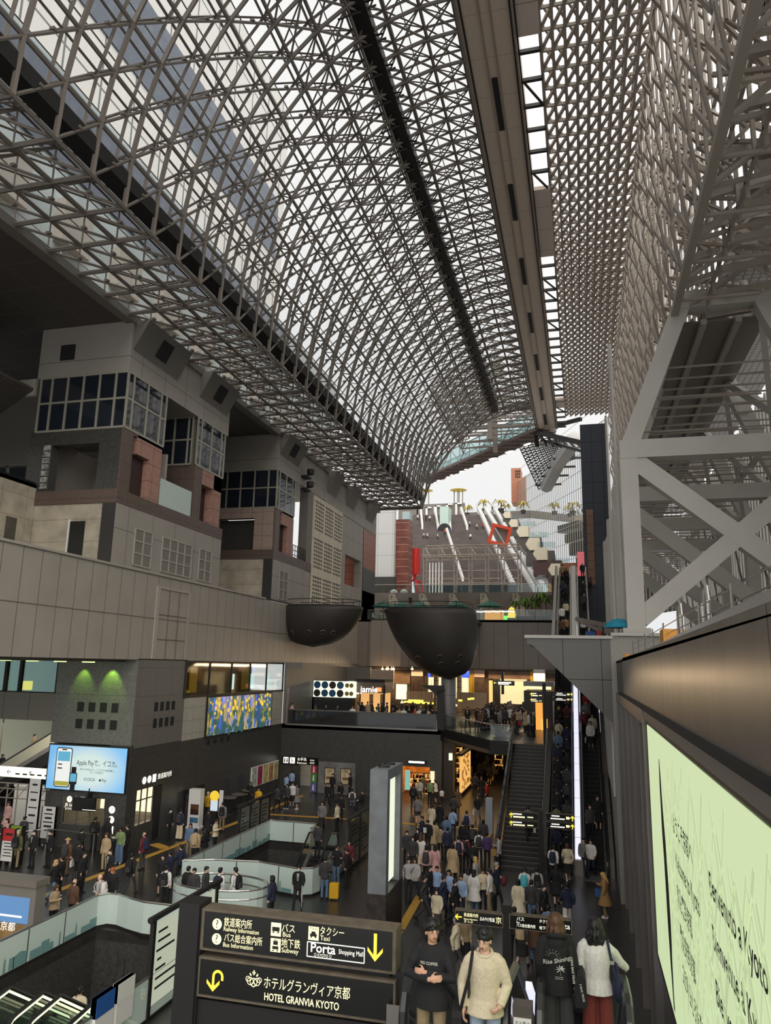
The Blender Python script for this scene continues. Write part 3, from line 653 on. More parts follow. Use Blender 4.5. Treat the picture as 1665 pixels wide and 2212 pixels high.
for y in np.arange(38.5, 100, 1.6): m.tube((4.2, y, 25.2), (10.2, y, 25.2), .06, 5); m.tube((3.0, y, 21.8), (11.4, y, 21.8), .05, 5); m.tube((3.6, y, 23.6), (10.8, y + .8, 23.9), .05, 5)
m.build('pipes', M_lat, tie)
MB().box(4.9, 9.4, 37.5, 100, 27.1, 27.2).build('grating', M_steel, tie)
m = MB()
for k in range(3):
    for s in (-1, 1): m.bar((7.2 + s * 4.4, 37 + 10 * k, 20), (7.2 + s * 1.8, 47 + 10 * k, 27.5), .4); m.bar((7.2 + s * 1.8, 37 + 10 * k, 27.5), (7.2 + s * 4.4, 47 + 10 * k, 20.2), .3)
m.build('raking_ties', M_portal, tie)
# outer glazed facade with vertical fins
fac = thing('fin_facade', 'outer glass facade with close vertical fins behind the portal frames', 'facade', (13.2, 50, 11.5))
m = MB()
for y in np.arange(5, 104, .95): m.box(13.0, 13.45, y, y + .34, 8, 29.2)
m.build('fins', M_portal, fac)
m = MB()
for z in (14.2, 17.2, 20.2, 23.2): m.tube((12.9, 22, z), (12.9, 104, z), .09, 5)
for y in np.arange(24, 100, 4): m.tube((12.85, y, 14), (12.85, y + 3.5, 20), .1, 5); m.tube((12.85, y, 20), (12.85, y + 3.5, 26), .1, 5)
m.build('bracing', M_steel, fac)
MB().box(13.5, 13.56, 5, 104, 8, 29.2).build('glazing', glass('facade_glass', (.9, .92, .92), .05), fac)
MB().box(13.3, 13.5, 5, 104, 7, 14.4).build('lower_panels', M_dark, fac)

# ---- dark panelled end wall beyond the frames
struct('wall_right_end', MB().box(.55, 3.2, 80, 80.6, 11.3, 36), mat('dark_blue_panel', srgb(56, 60, 68), .35, .3, joints=('X', 'Z', 1.15, 2.25, .5, .2, .05, srgb(26, 28, 32))))
struct('wall_right_strip', MB().box(.9, 1.6, 79.9, 80, 18.5, 26.5), mat('brown_panel', srgb(130, 96, 78), .5, joints=('Z', None, .95, 1, .1, 0, .05, srgb(70, 50, 40))))
# slender struts beside the first column
st = MB()
for k, x in enumerate((2.05, 2.2, 1.9)): st.bar((x, 39 + 3 * k, 11.3), (x - .05, 39 + 3 * k, 27 - k), .12, .2, up=(0, 1, 0))
st.bar((2.3, 41, 12), (1.9, 39, 27), .14); solo('wind_posts', st, M_portal, 'slender pale wind posts standing close beside the nearest portal column', 'posts')

# ---- hanging vault piece and walkway bridge at the far end
br = thing('sky_bridge', 'glazed footbridge with brown soffit crossing the far end of the roof', 'bridge', (-16, 122, 44.8))
A, Bp = Vector((-4.0, 108.5, 44.9)), Vector((-28.5, 136.5, 44.9)); dd = (Bp - A).normalized(); sd = Vector((-dd.y, dd.x, 0))
m = MB(); m.bar(A, Bp, 3.4, .5); m.build('deck', mat('brown_soffit', srgb(96, 82, 76), .6), br)
m = MB()
for k in range(15):
    p = A + (Bp - A) * (k / 15); q = A + (Bp - A) * ((k + 1) / 15)
    m.bar(p - sd * 1.6 + Vector((0, 0, -.3)), q + sd * 1.6 + Vector((0, 0, -.3)), .2, .3)
m.build('soffit_ribs', mat('brown_rib', srgb(120, 104, 96), .6), br)
for k in range(8):
    p = A + (Bp - A) * ((k + .3) / 8); q = A + (Bp - A) * ((k + .7) / 8); MB().bar(p - sd * 1.5 + Vector((0, 0, -.3)), q - sd * 1.5 + Vector((0, 0, -.3)), .35, .12).build('strip_light', E_white, br)
m = MB(); m2 = MB()
for s in (-1, 1):
    m.prism([A + sd * s * 1.65, Bp + sd * s * 1.65, Bp + sd * s * 1.65 + Vector((0, 0, 2.9)), A + sd * s * 1.65 + Vector((0, 0, 2.9))], sd * .04)
    for k in range(12):
        p = A + (Bp - A) * (k / 12) + sd * s * 1.7; q = A + (Bp - A) * ((k + 1) / 12) + sd * s * 1.7; h = Vector((0, 0, 2.9))
        m2.bar(p, p + h, .16); m2.bar(p, q + h, .12) if k % 2 else m2.bar(p + h, q, .12); m2.bar(p + h, q + h, .16)
m.build('side_glazing', glass('bridge_glass', (.75, .86, .86), .1), br); m2.build('side_truss', mat('pale_blue_steel', srgb(130, 146, 148), .5), br)
fn = thing('far_roof_frame', 'tangle of arched steel trusses closing the far end of the vault', 'roof frame', (-10, 112, 40))
m = MB()
for k in range(9):
    y = 97 + k * 2.4
    pts = []
    for i in range(13):
        a = math.pi * i / 12; pts.append(Vector((-11 - 8.5 * math.cos(a) * (1 - .02 * k), y, 47.0 - k * .25 + 5.2 * math.sin(a))))
    for i in range(12):
        m.tube(pts[i], pts[i + 1], .12, 4)
        m.tube(pts[i], pts[i + 1] + Vector((0, 2.4, -.25)), .08, 4); m.tube(pts[i + 1], pts[i] + Vector((0, 2.4, -.25)), .07, 4)
        m.tube(pts[i], pts[i] + Vector((0, 2.4, -.25)), .08, 4)
    m.tube(pts[0], pts[-1], .12, 4); m.tube(pts[3], pts[9], .1, 4)
    m.tube(pts[0], pts[3] + Vector((4, 1, -3)), .08, 4)
m.build('arches', M_steel, fn)
m = MB()
for y in (98, 106, 113): m.bar((-12.2, y, 43), (-12.2, y, 52), .7); m.bar((-20, y, 45), (-3, y, 45), .25); m.bar((-20, y, 46.5), (-3, y, 46.5), .2)
m.build('posts', M_steel, fn)
# net-like roof piece at the right end, hanging below the walkway
nt = thing('hanging_net', 'curled net of dark steel members hanging at the far right end', 'roof piece', (-5, 130, 40))
m = MB(); grid = []
for i in range(16):
    u = i / 15; row = []
    for j in range(13):
        v = j / 12
        # a curled half-funnel: from the walkway end down to its low tip
        px = 1118 + 118 * v + (46 - 40 * v) * u * (1 - .0 * v); py = 958 - 12 * v + 100 * u * (1 - v * .55) - 14 * math.sin(math.pi * v) * u
        Yd = 114 + 26 * u + 8 * math.sin(math.pi * v)
        row.append(atY(px, py, Yd))
    grid.append(row)
for i in range(16):
    for j in range(13):
        if i < 15: m.tube(grid[i][j], grid[i + 1][j], .1, 4)
        if j < 12: m.tube(grid[i][j], grid[i][j + 1], .1, 4)
        if i < 15 and j < 12: m.tube(grid[i][j], grid[i + 1][j + 1], .07, 4)
m.build('net', M_dark, nt)
m = MB(); p0 = atY(1158, 934, 109); m.bar(p0, atY(1262, 958, 100), .7); m.bar(atY(1170, 950, 110), atY(1258, 975, 101), .4)
for k in range(6): m.bar(atY(1165 + 16 * k, 936 + 4 * k, 108), atY(1180 + 16 * k, 962 + 2 * k, 106), .25)
m.bar(p0, atY(1160, 965, 110), .6); m.bar(atY(1160, 930, 110), atY(1255, 905, 105), .5); m.build('carrier_truss', M_dark, nt)
m = MB(); m.path([atY(1240, 950, 112), atY(1205, 1000, 126), atY(1180, 1050, 138)], 1.3, 8); m.build('silver_tube', mat('silver_cladding', srgb(170, 168, 166), .35, .5), nt)
for k in range(4): p = atY(1226 - 14 * k, 990 + 19 * k, 122 + 5 * k); MB().box(p.x - 2.4, p.x + 2.4, p.y - .3, p.y + .3, p.z - .12, p.z + .12).build('cross_plate', M_dark, nt)
# hotel block standing outside, seen through the glass
hb = thing('hotel_block', 'pale hotel block with dark window bands seen through the vault glass', 'building', (-34, 40, 30))
MB().box(-48, -27, -20, 78, 28.6, 42).build('lower_walls', mat('aqua_grey_wall', srgb(176, 186, 186), .6, noise=(.3, .2)), hb)
MB().box(-60, -33, -30, 74, 42, 77).build('upper_walls', mat('pale_outer_wall', srgb(214, 211, 206), .7, joints=('Y', 'Z', 4, 3.4, 0, 0, .2, srgb(120, 118, 116))), hb)
for k, (ya, yb, za, zb, x) in enumerate(((-6, 62, 36.5, 41.5, -26.95), (-10, 72, 44, 48, -32.95), (-20, 72, 55.5, 63, -32.95))):
    MB().box(x, x + .1, ya, yb, za, zb).build('window_band', mat('blue_grey_window', srgb(84, 92, 106), .15), hb)
m = MB()
for y in np.arange(-10, 76, 5): m.box(-27, -25.8, y, y + 3.6, 30, 30.15); m.tube((-26, y, 30), (-26, y, 31.2), .04, 4); m.tube((-26, y, 31.1), (-26, y + 3.6, 31.1), .04, 4); m.box(-27, -26.4, y + .4, y + 2.8, 32, 34.5)
m.build('balconies', M_plain, hb)
# ================================================================== RIGHT SIDE: lightbox wall, granite block, stairs, escalators
struct('wall_right', MB().box(1.5, 2.2, 2.5, 30.5, 8.95, 10.28).prism([(1.5, 2.5, 10.28), (1.5, 36, 10.12), (1.85, 36, 10.12), (1.85, 2.5, 10.6)], (0, 0, .12)), M_ssteel)
struct('trim_20', MB().box(1.42, 1.55, 2.5, 33, 8.84, 8.95), M_black)
struct('wall_right_end_panel', MB().box(1.5, 2.2, 30.5, 36, 8.95, 10.2), mat('louvre_end_panel', srgb(120, 112, 105), .4, .5, joints=('Y', 'Z', 1.8, .09, 0, 0, .03, srgb(60, 56, 52))))
struct('trim_21', MB().box(1.46, 1.7, 2.5, 20.6, 8.62, 8.84), mat('lightbox_top_ledge', srgb(140, 134, 128), .45, .5))
struct('wall_right_lower', MB().box(1.62, 2.3, 2.5, 36, -.2, 8.9), mat('black_glossy_panel', (.012, .011, .011), .06, .0, spec=.8))
lb = thing('lightbox_advert', 'large pale green lit welcome board on the right wall beside escalator', 'advert board', (1.55, 12.5, 3.3))
MB().box(1.52, 1.62, 2.5, 20.6, 3.1, 8.62).build('frame', mat('bronze_frame', srgb(86, 78, 72), .4, .5), lb)
MB().box(1.50, 1.525, 2.6, 20.1, 3.34, 8.5).build('lit_face', em('lightbox_face', (.72, .86, .50), .55), lb)
# woven line pattern, ink stroke and welcome words in many languages
U, V = Vector((0, -1, 0)), Vector((0, 0, 1))
wv = MB(); wv2 = MB()
r5 = random.Random(5)
for k in range(15):
    y0 = 17.6 - k * 1.05
    for s in (1, -1):
        for q in range(3):
            ya = y0 + q * .2; yb = ya - s * (2.0 + .3 * r5.random()); za, zb = 8.3 - r5.random() * .9, 3.7 + r5.random() * 1.2
            if 2.7 < ya < 18.0 and 2.7 < yb < 18.0: wv.bar((1.498, ya, za), (1.498, yb, zb), .004, .05 if q else .10, up=(0, 1, 0))
wv.build('woven_line_pattern', em('lightbox_pattern', (.62, .75, .42), .52), lb)
ik = MB(); pts = []
for k in range(15):
    t = k / 14; pts.append((17.25 - .55 * t + .05 * math.sin(9 * t), 8.0 - 4.55 * t, .05 + .24 * math.sin(math.pi * min(1, t * 1.0)) + .06 * r5.random()))
L_ = [(1.495, y + w, z) for y, z, w in pts] + [(1.495, y - w, z) for y, z, w in reversed(pts)]
n_ = len(pts)
ik.add([(1.495, y + w, z) for y, z, w in pts] + [(1.495, y - w, z) for y, z, w in pts], [(i, i + 1, n_ + i + 1, n_ + i) for i in range(n_ - 1)])
ik.build('ink_stroke', mat('black_ink', (.01, .01, .01), .7), lb)
tx = MB()
for s, y, z, w in (('ようこそ京都へ', 15.2, 7.1, 2.5), ('Welcome to Kyoto', 15.15, 6.52, 3.0), ('欢迎来到京都', 15.1, 5.93, 1.95), ('歡迎來到京都', 14.95, 5.32, 1.85), ('교토에 오신 것을 환영합니다', 14.9, 4.72, 3.2)): text(tx, s, (1.50, y, z), U, V, .40, 'LEFT', fit=w, bold=.006)
for s, z in (('Benvenuto a Kyoto', 7.13), ('Bienvenue à Kyoto', 6.5), ('Bienvenido a Kyoto', 5.87), ('Willkommen in Kyoto', 5.24)): text(tx, s, (1.50, 11.1, z), U, V, .41, 'LEFT', bold=.006)
tx.build('welcome_lettering', mat('black_ink', (0, 0, 0)), lb)
# posts of the dark display wall past the lightbox
m = MB()
for y in (20.8, 22.5, 25.8, 29, 32.5, 35.5): m.box(1.44, 1.62, y - .1, y + .1, 0, 8.9)
m.box(1.42, 1.62, 20.6, 36, 8.5, 8.84); struct('trim_22', m, M_ssteel)

# granite landing block above the escalators
gb = MB().prism([(-2.5, 36, 11.32), (-2.5, 36, 10.95), (-2.25, 36, 10.9), (1.28, 36, 7.45), (1.28, 36, 11.32)], (0, 1.0, 0))
struct('wall_landing', gb, mat('landing_granite', srgb(104, 102, 98), .5, noise=(22, .3), joints=('X', 'Z', 1.72, 1.9, -.88 - 1.72 * 3, -.15, .035, srgb(40, 39, 38))))
struct('wall_landing_pier', MB().box(1.28, 1.62, 36, 60, 0, 11.32).box(1.62, 14, 36, 36.4, 8.0, 11.4).box(2.2, 14, 2.5, 36, 10.1, 10.3), M_granL)
struct('floor_landing', MB().box(-2.5, 14, 37, 78, 10.9, 11.3), M_granL)
struct('trim_23', MB().box(-2.6, 1.4, 35.9, 36.1, 11.22, 11.36).box(1.3, 5, 35.85, 36.2, 11.36, 11.5), M_portal)
struct('wall_soffit_stone', MB().box(1.2, 1.3, 37, 52, 4.2, 8.4), mat('white_speckled_stone', srgb(190, 188, 182), .6, noise=(30, .2)))

def escalator(name, label, x0, x1, y0, z0, y1, z1, glassmat, group=None, light=None, steps=True, ext=1.1, handmat=None, parts=True):
    """inclined moving stair along Y between (y0,z0) and (y1,z1)"""
    t = thing(name, label, 'escalator', ((x0 + x1) / 2, min(y0, y1), min(z0, z1)), group)
    s = 1 if y1 > y0 else -1
    hm = handmat or M_rubber
    d = Vector((0, y1 - y0, z1 - z0)); L = d.length; n = int(abs(z1 - z0) / .2)
    m = MB()
    for k in range(n):
        ya = y0 + (y1 - y0) * k / n; yb = y0 + (y1 - y0) * (k + 1) / n; za = z0 + (z1 - z0) * (k + 1) / n
        m.box(x0 + .22, x1 - .22, min(ya, yb), max(ya, yb), za - .32, za)
    m.build('steps', mat('escalator_step', srgb(44, 43, 43), .45, .5, joints=('X', None, .05, 1, 0, 0, .02, (.008, .008, .008))), t)
    m = MB(); th = .45
    m.prism([(x0 + .05, y0, z0 - .1), (x0 + .05, y1, z1 - .1), (x0 + .05, y1, z1 - .9), (x0 + .05, y0, z0 - .9)], (x1 - x0 - .1, 0, 0)); m.build('truss', M_dark, t)
    m = MB()
    for y, z, e in ((y0, z0, -s), (y1, z1, s)): m.box(x0 + .1, x1 - .1, min(y, y + e * ext), max(y, y + e * ext), z - .25, z + .01)
    m.build('landing_plate', M_ssteel, t)
    for x in (x0 + .12, x1 - .12):
        ha = [(-math.sin(a) , -math.cos(a)) for a in np.linspace(.25, math.pi, 8)]
        c = [(x, y0 - s * ext * .6 + s * .42 * u_, z0 + .55 + .45 * v_) for u_, v_ in ha] + [ (x, y0 + s * .3, z0 + 1.12), (x, y1 - s * .3, z1 + .86 if z1 > z0 else z1 + 1.12), ] + [(x, y1 + s * ext * .6 - s * .42 * u_, z1 + .55 + .45 * v_) for u_, v_ in ha[::-1]]
        MB().path(c, .055, 6).build('handrail', hm, t)
        g = MB(); g.prism([(x - .015, p[1], p[2]) for p in c[4:-4]] + [(x - .015, y1 + s * ext * .8, z1), (x - .015, y1, z1 - .05), (x - .015, y0, z0 - .05), (x - .015, y0 - s * ext * .8, z0)], (.03, 0, 0))
        g.build('balustrade', glassmat, t)
        sk = MB(); sk.prism([(x - .09, y0, z0 - .1), (x - .09, y0, z0 + .2), (x - .09, y1, z1 + .2), (x - .09, y1, z1 - .1)], (.18, 0, 0)); sk.build('skirt', M_ssteel, t)
        if light:
            l = MB(); l.path([(x, p[1], p[2] - .09) for p in c[2:-2]], .03, 4); l.build('rail_light', light, t)
    return t

# concourse stair up to the second floor
stair = thing('staircase', 'dark wide stairs with steel handrails climbing to the upper floor', 'stairs', (-3.35, 44, 0))
m = MB(); n = 30
for k in range(n):
    y = 40 + 9.8 * k / n + (.6 if k >= 11 else 0) * 1; z = 5.1 * (k + 1) / n
    m.box(-4.35, -2.3, y, 50.4 if k == n - 1 else y + 1.0, max(0, z - .5), z)
m.build('treads', mat('dark_stair_stone', srgb(48, 46, 44), .45, noise=(6, .3)), stair)
m = MB()
for k in range(n):
    y = 40 + 9.8 * k / n + (.6 if k >= 11 else 0); z = 5.1 * (k + 1) / n; m.box(-4.3, -2.35, y - .01, y + .03, z - .04, z + .006)
m.build('nosings', mat('stair_nosing', srgb(96, 92, 88), .5), stair)
for x in (-4.38, -2.3):
    MB().path([(x, 39.7, .1), (x, 39.8, .95), (x, 43.6, 2.75), (x, 44.4, 2.85), (x, 50, 6.1)], .045, 6).build('handrail', M_chrome, stair)
m = MB().prism([(-4.55, 39.6, 0), (-4.55, 50, 5.1), (-4.55, 50, 6.2), (-4.55, 39.6, 1.1)], (.12, 0, 0)); m.build('side_panel', mat('glittering_glass_panel', srgb(92, 90, 88), .12, .5, noise=(1.4, .8), stretch=(1, 1, 3)), stair)
struct('wall_stair_divider', MB().prism([(-2.25, 39.6, 0), (-2.25, 50, 5.1), (-2.25, 50, 6.0), (-2.25, 39.6, .9)], (.28, 0, 0)), M_granDX)
E_step = em('lit_white_strip', (.80, .80, 1.0), .75)
escalator('escalator', 'crowded up escalator beside the dark stairs, right of them', -1.95, -.68, 40.3, 0, 58, 10.2, M_glass, handmat=M_rubber)
escalator('escalator', 'nearly empty down escalator left of the granite pier', -.28, .98, 40.3, 0, 58, 10.2, M_glass, handmat=M_rubber)
div = thing('escalator_divider', 'lit white stepped strip running between the two long escalators', 'light strip', (-.5, 48, 0))
m = MB(); m.prism([(-.68, 40, .7), (-.68, 58, 11.0), (-.68, 58, 10.2), (-.68, 40, 0)], (.4, 0, 0)); m.build('casing', M_ssteel, div)
for k in range(11):
    y0_ = 40 + k * 1.3; z0_ = .75 + (y0_ - 40) * .5735
    MB().prism([(-.64, y0_, z0_), (-.64, y0_ + 1.22, z0_ + 1.22 * .5735), (-.36, y0_ + 1.22, z0_ + 1.22 * .5735), (-.36, y0_, z0_)], (0, 0, .04)).build('lit_panel', E_step, div)
m = MB(); m.prism([(1.0, 40, 0), (1.0, 58, 10.3), (1.0, 58, 11.1), (1.0, 40, .9)], (.2, 0, 0)); struct('wall_escalator_side', m, M_ssteel)

# upper pair of escalators behind the landing
escalator('escalator', 'upper left escalator with riders climbing behind the granite landing', -2.05, -.75, 63, 11.3, 76, 18.9, M_glass, handmat=M_chrome)
escalator('escalator', 'upper right escalator with riders descending behind the granite landing', -.35, .75, 63, 11.3, 76, 18.9, M_glass, handmat=M_chrome)
m = MB(); m.prism([(-.78, 62, 11.6), (-.78, 76, 20), (-.78, 76, 18.9), (-.78, 62, 11.3)], (.42, 0, 0)); m.prism([(-2.35, 62, 11.3), (-2.35, 62, 12.4), (-2.35, 76, 20), (-2.35, 76, 18.9)], (.25, 0, 0)); struct('trim_24', m, M_chrome)
struct('wall_upper_stair', MB().box(-2.75, -2.4, 77, 92, 14.6, 18.9).box(-2.4, 1.2, 76.6, 92.6, 18.4, 18.9).box(-3.2, 1.5, 96, 96.3, 18.9, 21.3), mat('maroon_stone', srgb(74, 48, 44), .5))

# ---- foreground: upper landing of the near escalators
struct('floor_near', MB().box(-2.6, 1.5, -2, 10.6, 4.75, 5.1), M_floor)
M_lit = em('escalator_side_light', (.85, .85, 1), .7)
escalator('escalator', 'near up escalator with two young men riding at bottom of photo', -2.3, -.86, 19.4, 0, 10.6, 5.1, M_glass, light=None)
escalator('escalator', 'near down escalator two women are stepping onto, bottom right', -.72, .5, 19.4, 0, 10.6, 5.1, M_glass)
m = MB(); m.box(-.90, -.68, 9.55, 9.75, 5.1, 6.02); nd = solo('escalator_end_panel', m, mat('taupe_end_panel', srgb(96, 88, 82), .35, .4), 'taupe end panel with prohibition notice between the near escalators', 'panel')
s_ = MB().box(-.89, -.69, 9.535, 9.55, 5.42, 5.9); no = thing('notice', 'small white prohibition notice stuck on the taupe end panel', 'notice', (-.79, 9.54, 5.42))
s_.build('sheet', M_white, no)
q = MB(); disc(q, (-.79, 9.53, 5.72), (1, 0, 0), (0, 0, 1), .075, 20, .003, .06); q.bar((-.84, 9.527, 5.77), (-.74, 9.527, 5.67), .003, .018, up=(0, 1, 0)); q.build('red_ring', mat('red_paint', srgb(200, 40, 40), .5), no)
q = MB(); q.bar((-.79, 9.529, 5.75), (-.80, 9.529, 5.69), .003, .03, up=(0, 1, 0)); text(q, '立入禁止', (-.79, 9.535, 5.85), (1, 0, 0), (0, 0, 1), .042); text(q, 'ここに立ち入らないで', (-.79, 9.535, 5.59), (1, 0, 0), (0, 0, 1), .02, fit=.17); text(q, 'ください。', (-.79, 9.535, 5.54), (1, 0, 0), (0, 0, 1), .02)
q.build('black_print', mat('black_ink', (0, 0, 0)), no)
for xa in (-2.42, .72):
    pass
struct('wall_near_left', MB().prism([(-2.6, 10.4, 4.2), (-2.6, 19.6, -.4), (-2.6, 19.6, .5), (-2.6, 10.4, 5.5)], (.3, 0, 0)), M_ssteel)
struct('wall_near_right', MB().prism([(.56, 10.4, 4.2), (.56, 19.6, -.4), (.56, 19.6, .45), (.56, 10.4, 5.3)], (.25, 0, 0)), M_ssteel)
bx = MB()
for k in range(6): z = 5.35 - (k * 1.2) * .58; bx.prism([(.95, 10.6 + k * 1.2, z), (.95, 11.7 + k * 1.2, z - .64), (1.3, 11.7 + k * 1.2, z - .64), (1.3, 10.6 + k * 1.2, z)], (0, 0, .08))
solo('lit_side_strip', bx, E_step, 'white lit panels sloping beside the near down escalator', 'light strip')
bx = MB(); bx.prism([(-.83, 10.6, 5.8), (-.83, 18.8, 1.0), (-.75, 18.8, 1.0), (-.75, 10.6, 5.8)], (0, 0, .1)); solo('lit_centre_strip', bx, M_lit, 'white lit strip glowing between the two near escalators', 'light strip')
# fence loops and rail wires along the top of the right wall, odds and ends on the terrace
fr = thing('wall_top_railing', 'thin stainless hoops and wires along the top of right wall', 'railing', (2.0, 16, 10.4))
for y in (14.2, 17.8):
    MB().path([(2.1, y, 10.35), (2.1, y, 11.0), (2.1, y - .1, 11.25), (2.1, y - .3, 11.35), (2.1, y - .5, 11.25), (2.1, y - .6, 11.0), (2.1, y - .6, 10.35)], .035, 6).build('hoop', M_chrome, fr)
m = MB()
for z in (10.75, 10.95): m.tube((2.0, 4, z), (2.0, 33, z - .1), .012, 4)
for y in np.arange(5, 33, 3): m.tube((2.0, y, 10.3), (2.0, y, 11.0), .018, 4)
m.build('wires', M_chrome, fr)
pb = atY(1340, 1360, 38); bl = thing('umbrella', 'turquoise folded umbrella canopy beside the pale portal column foot', 'umbrella', (1.75, 37.6, 11.3))
MB().lathe([(.02, .95), (.3, .9), (.62, .7), (.7, .52), (.66, .5)], (1.75, 37.6, 11.3), 12).build('canopy', mat('turquoise_fabric', srgb(28, 140, 170), .7), bl)
MB().tube((1.75, 37.6, 11.3), (1.75, 37.6, 12.2), .03, 6).build('pole', M_steel, bl)
bxs = [('crate', 'orange brown crate on top of right wall behind hoops', (2.15, 19.5, 10.35), (.5, .8, .45), (200, 140, 60)), ('box', 'small orange box lying on granite ledge under portal column', (1.9, 34.5, 10.3), (.25, .4, .2), (210, 150, 70))]
for nm, lb_, p, s3, c in bxs: solo(nm, MB().box(p[0] - s3[0] / 2, p[0] + s3[0] / 2, p[1] - s3[1] / 2, p[1] + s3[1] / 2, p[2], p[2] + s3[2]).bar((p[0] - s3[0] / 2, p[1], p[2] + s3[2]), (p[0] + s3[0] / 2, p[1], p[2] + s3[2]), .05), mat('box_%d' % c[1], srgb(*c), .7), lb_, 'box')
# telescopes / machinery at the landing rail
mc = thing('aerial_lift', 'grey folded lift machine with red and blue covers on the landing', 'machine', (.9, 58, 11.3))
MB().box(.4, 1.6, 57.5, 58.5, 11.3, 11.9).lathe([(.3, 0), (.3, .25)], (.6, 57.6, 11.3), 10).build('chassis', M_steel, mc)
MB().bar((1.5, 58, 12.6), (-.4, 58, 13.6), .28).bar((-.3, 58, 13.5), (1.7, 58, 13.1), .34).bar((1.2, 58, 11.9), (1.4, 58, 13.2), .3).build('boom', M_steel, mc)
MB().box(.3, 1.0, 57.4, 57.9, 12.3, 12.6).build('blue_cover', mat('blue_cover', srgb(40, 80, 150), .5), mc)
MB().box(1.1, 1.4, 57.4, 57.9, 12.3, 12.65).build('red_cover', mat('red_paint', (0, 0, 0)), mc)
MB().lathe([(.1, 0), (.35, .1), (.3, .3), (.12, .5), (.25, .7), (.1, .75)], (.75, 56.9, 11.3), 10).build('white_drum', M_white, mc)
solo('control_cabinet', MB().box(1.6, 2.3, 56, 56.7, 12.4, 13.2).bar((1.95, 56.3, 11.3), (1.95, 56.3, 12.5), .15), M_steel, 'grey cabinet on post left of the second portal column', 'cabinet')
# ================================================================== CONCOURSE: balustrades, signs, boards, counters
XU, ZU = Vector((1, 0, 0)), Vector((0, 0, 1))
M_ink = mat('black_ink', (0, 0, 0))
def pagoda(mb, p, u, s):
    for k in range(5):
        w = .20 - .026 * k; z = k * .16
        flat(mb, p + ZU * (z * s), u, ZU, [(-w * s, 0), (w * s, 0), (w * .35 * s, .07 * s), (-w * .35 * s, .07 * s)], .0)
        flat(mb, p + ZU * ((z + .07) * s), u, ZU, [(-.06 * s, 0), (.06 * s, 0), (.06 * s, .09 * s), (-.06 * s, .09 * s)], .0)
    flat(mb, p + ZU * (.80 * s), u, ZU, [(-.012 * s, 0), (.012 * s, 0), (.0, .25 * s)], .0)
def skyline(mb, a, b, z, h, seed, off):
    r = random.Random(seed); a = Vector(a); b = Vector(b); u = (b - a).normalized(); n = u.cross(ZU); L = (b - a).length; x = 0
    while x < L - .5:
        w = .18 + r.random() * .5; hh = h * (.35 + .65 * r.random()); p = a + u * x + n * off; p.z = z
        if r.random() < .12: pagoda(mb, p + u * .2, u, h * 1.2)
        elif r.random() < .4: flat(mb, p, u, ZU, [(0, 0), (w, 0), (w, hh), (w / 2, hh * 1.25), (0, hh)], 0)
        else: flat(mb, p, u, ZU, [(0, 0), (w, 0), (w, hh), (0, hh)], 0)
        x += w * (.8 + r.random() * .5)
def balustrade(label, pts, z0=0, h=1.15, closed=False, sky=(), group=None, midrail=False, glassmat=None):
    c = pts[len(pts) // 2]; t = thing('glass_balustrade', label, 'balustrade', (c[0], c[1], z0), group)
    g = MB().strip(pts, z0 + .06, z0 + h - .04, .03, closed); g.build('glass_panels', glassmat or M_frost, t)
    g = MB().strip(pts, z0, z0 + .10, .09, closed); g.build('kerb', M_dark, t)
    pp_ = [(p[0], p[1], z0 + h) for p in pts] + ([(pts[0][0], pts[0][1], z0 + h)] if closed else [])
    MB().path(pp_, .035, 6).build('handrail', M_chrome, t)
    if midrail: MB().path([(p[0], p[1], z0 + h * .72) for p in pp_], .03, 6).build('mid_rail', M_chrome, t)
    s = MB()
    for k, (i, j, off) in enumerate(sky): skyline(s, (*pts[i], 0), (*pts[j], 0), z0 + .12, .42, 11 + k, off)
    if s.v: s.build('printed_skyline', M_aqua, t)
    j_ = MB()
    for i in range(len(pts) - 1):
        a = Vector((*pts[i], 0)); b = Vector((*pts[i + 1], 0)); n = int((b - a).length / 1.9)
        for k in range(1, n + 1): p = a + (b - a) * (k / (n + 1)); j_.box(p.x - .02, p.x + .02, p.y - .02, p.y + .02, z0 + .08, z0 + h - .05)
    if j_.v: j_.build('panel_joints', M_dark, t)
    return t
balustrade('pale aqua glass balustrade round the middle stairwell with printed city skyline',
           [(-12.75, 41.4), (-11.5, 41.3), (-11.45, 33.3), (-11.6, 32.75), (-12.1, 32.45), (-14.2, 32.95), (-16.2, 32.6), (-17.45, 32.0), (-17.3, 41.4), (-14.45, 41.4), (-14.45, 40.2)],
           sky=((5, 4, .03), (6, 5, .03), (8, 7, -.03), (9, 8, .03), (2, 1, .03), (1, 2, .03)))
balustrade('pale aqua glass balustrade with curved end round the left stairwell, lower left',
           [(-17.85, 8.2), (-17.85, 26.5), (-17.6, 26.85), (-17.2, 26.85), (-16.6, 26.6), (-15.8, 26.35), (-14.3, 26.35), (-13.0, 26.6), (-12.1, 26.5), (-12.0, 25.9), (-12.0, 8.2)],
           sky=((1, 0, -.03), (6, 5, .03), (5, 4, .03)))
balustrade('oval ring of pale aqua glass with steel rails between the two stairwells',
           [(-14.35 + 2.0 * math.cos(2 * math.pi * k / 28), 29.55 + 1.15 * math.sin(2 * math.pi * k / 28)) for k in range(28)], closed=True, midrail=True)
escalator('escalator', 'basement escalator rising into the middle glass stairwell', -14.3, -12.9, 39.6, 0, 32.8, -4.0, M_glass, light=None, ext=1.0)
E_rail = em('rail_glow', (1, .93, .55), 1.3)
escalator('escalator', 'left basement escalator with glowing rails at lower left corner', -15.3, -14.0, 18.6, 0, 25.6, -4.0, M_glass, light=E_rail, ext=1.0)
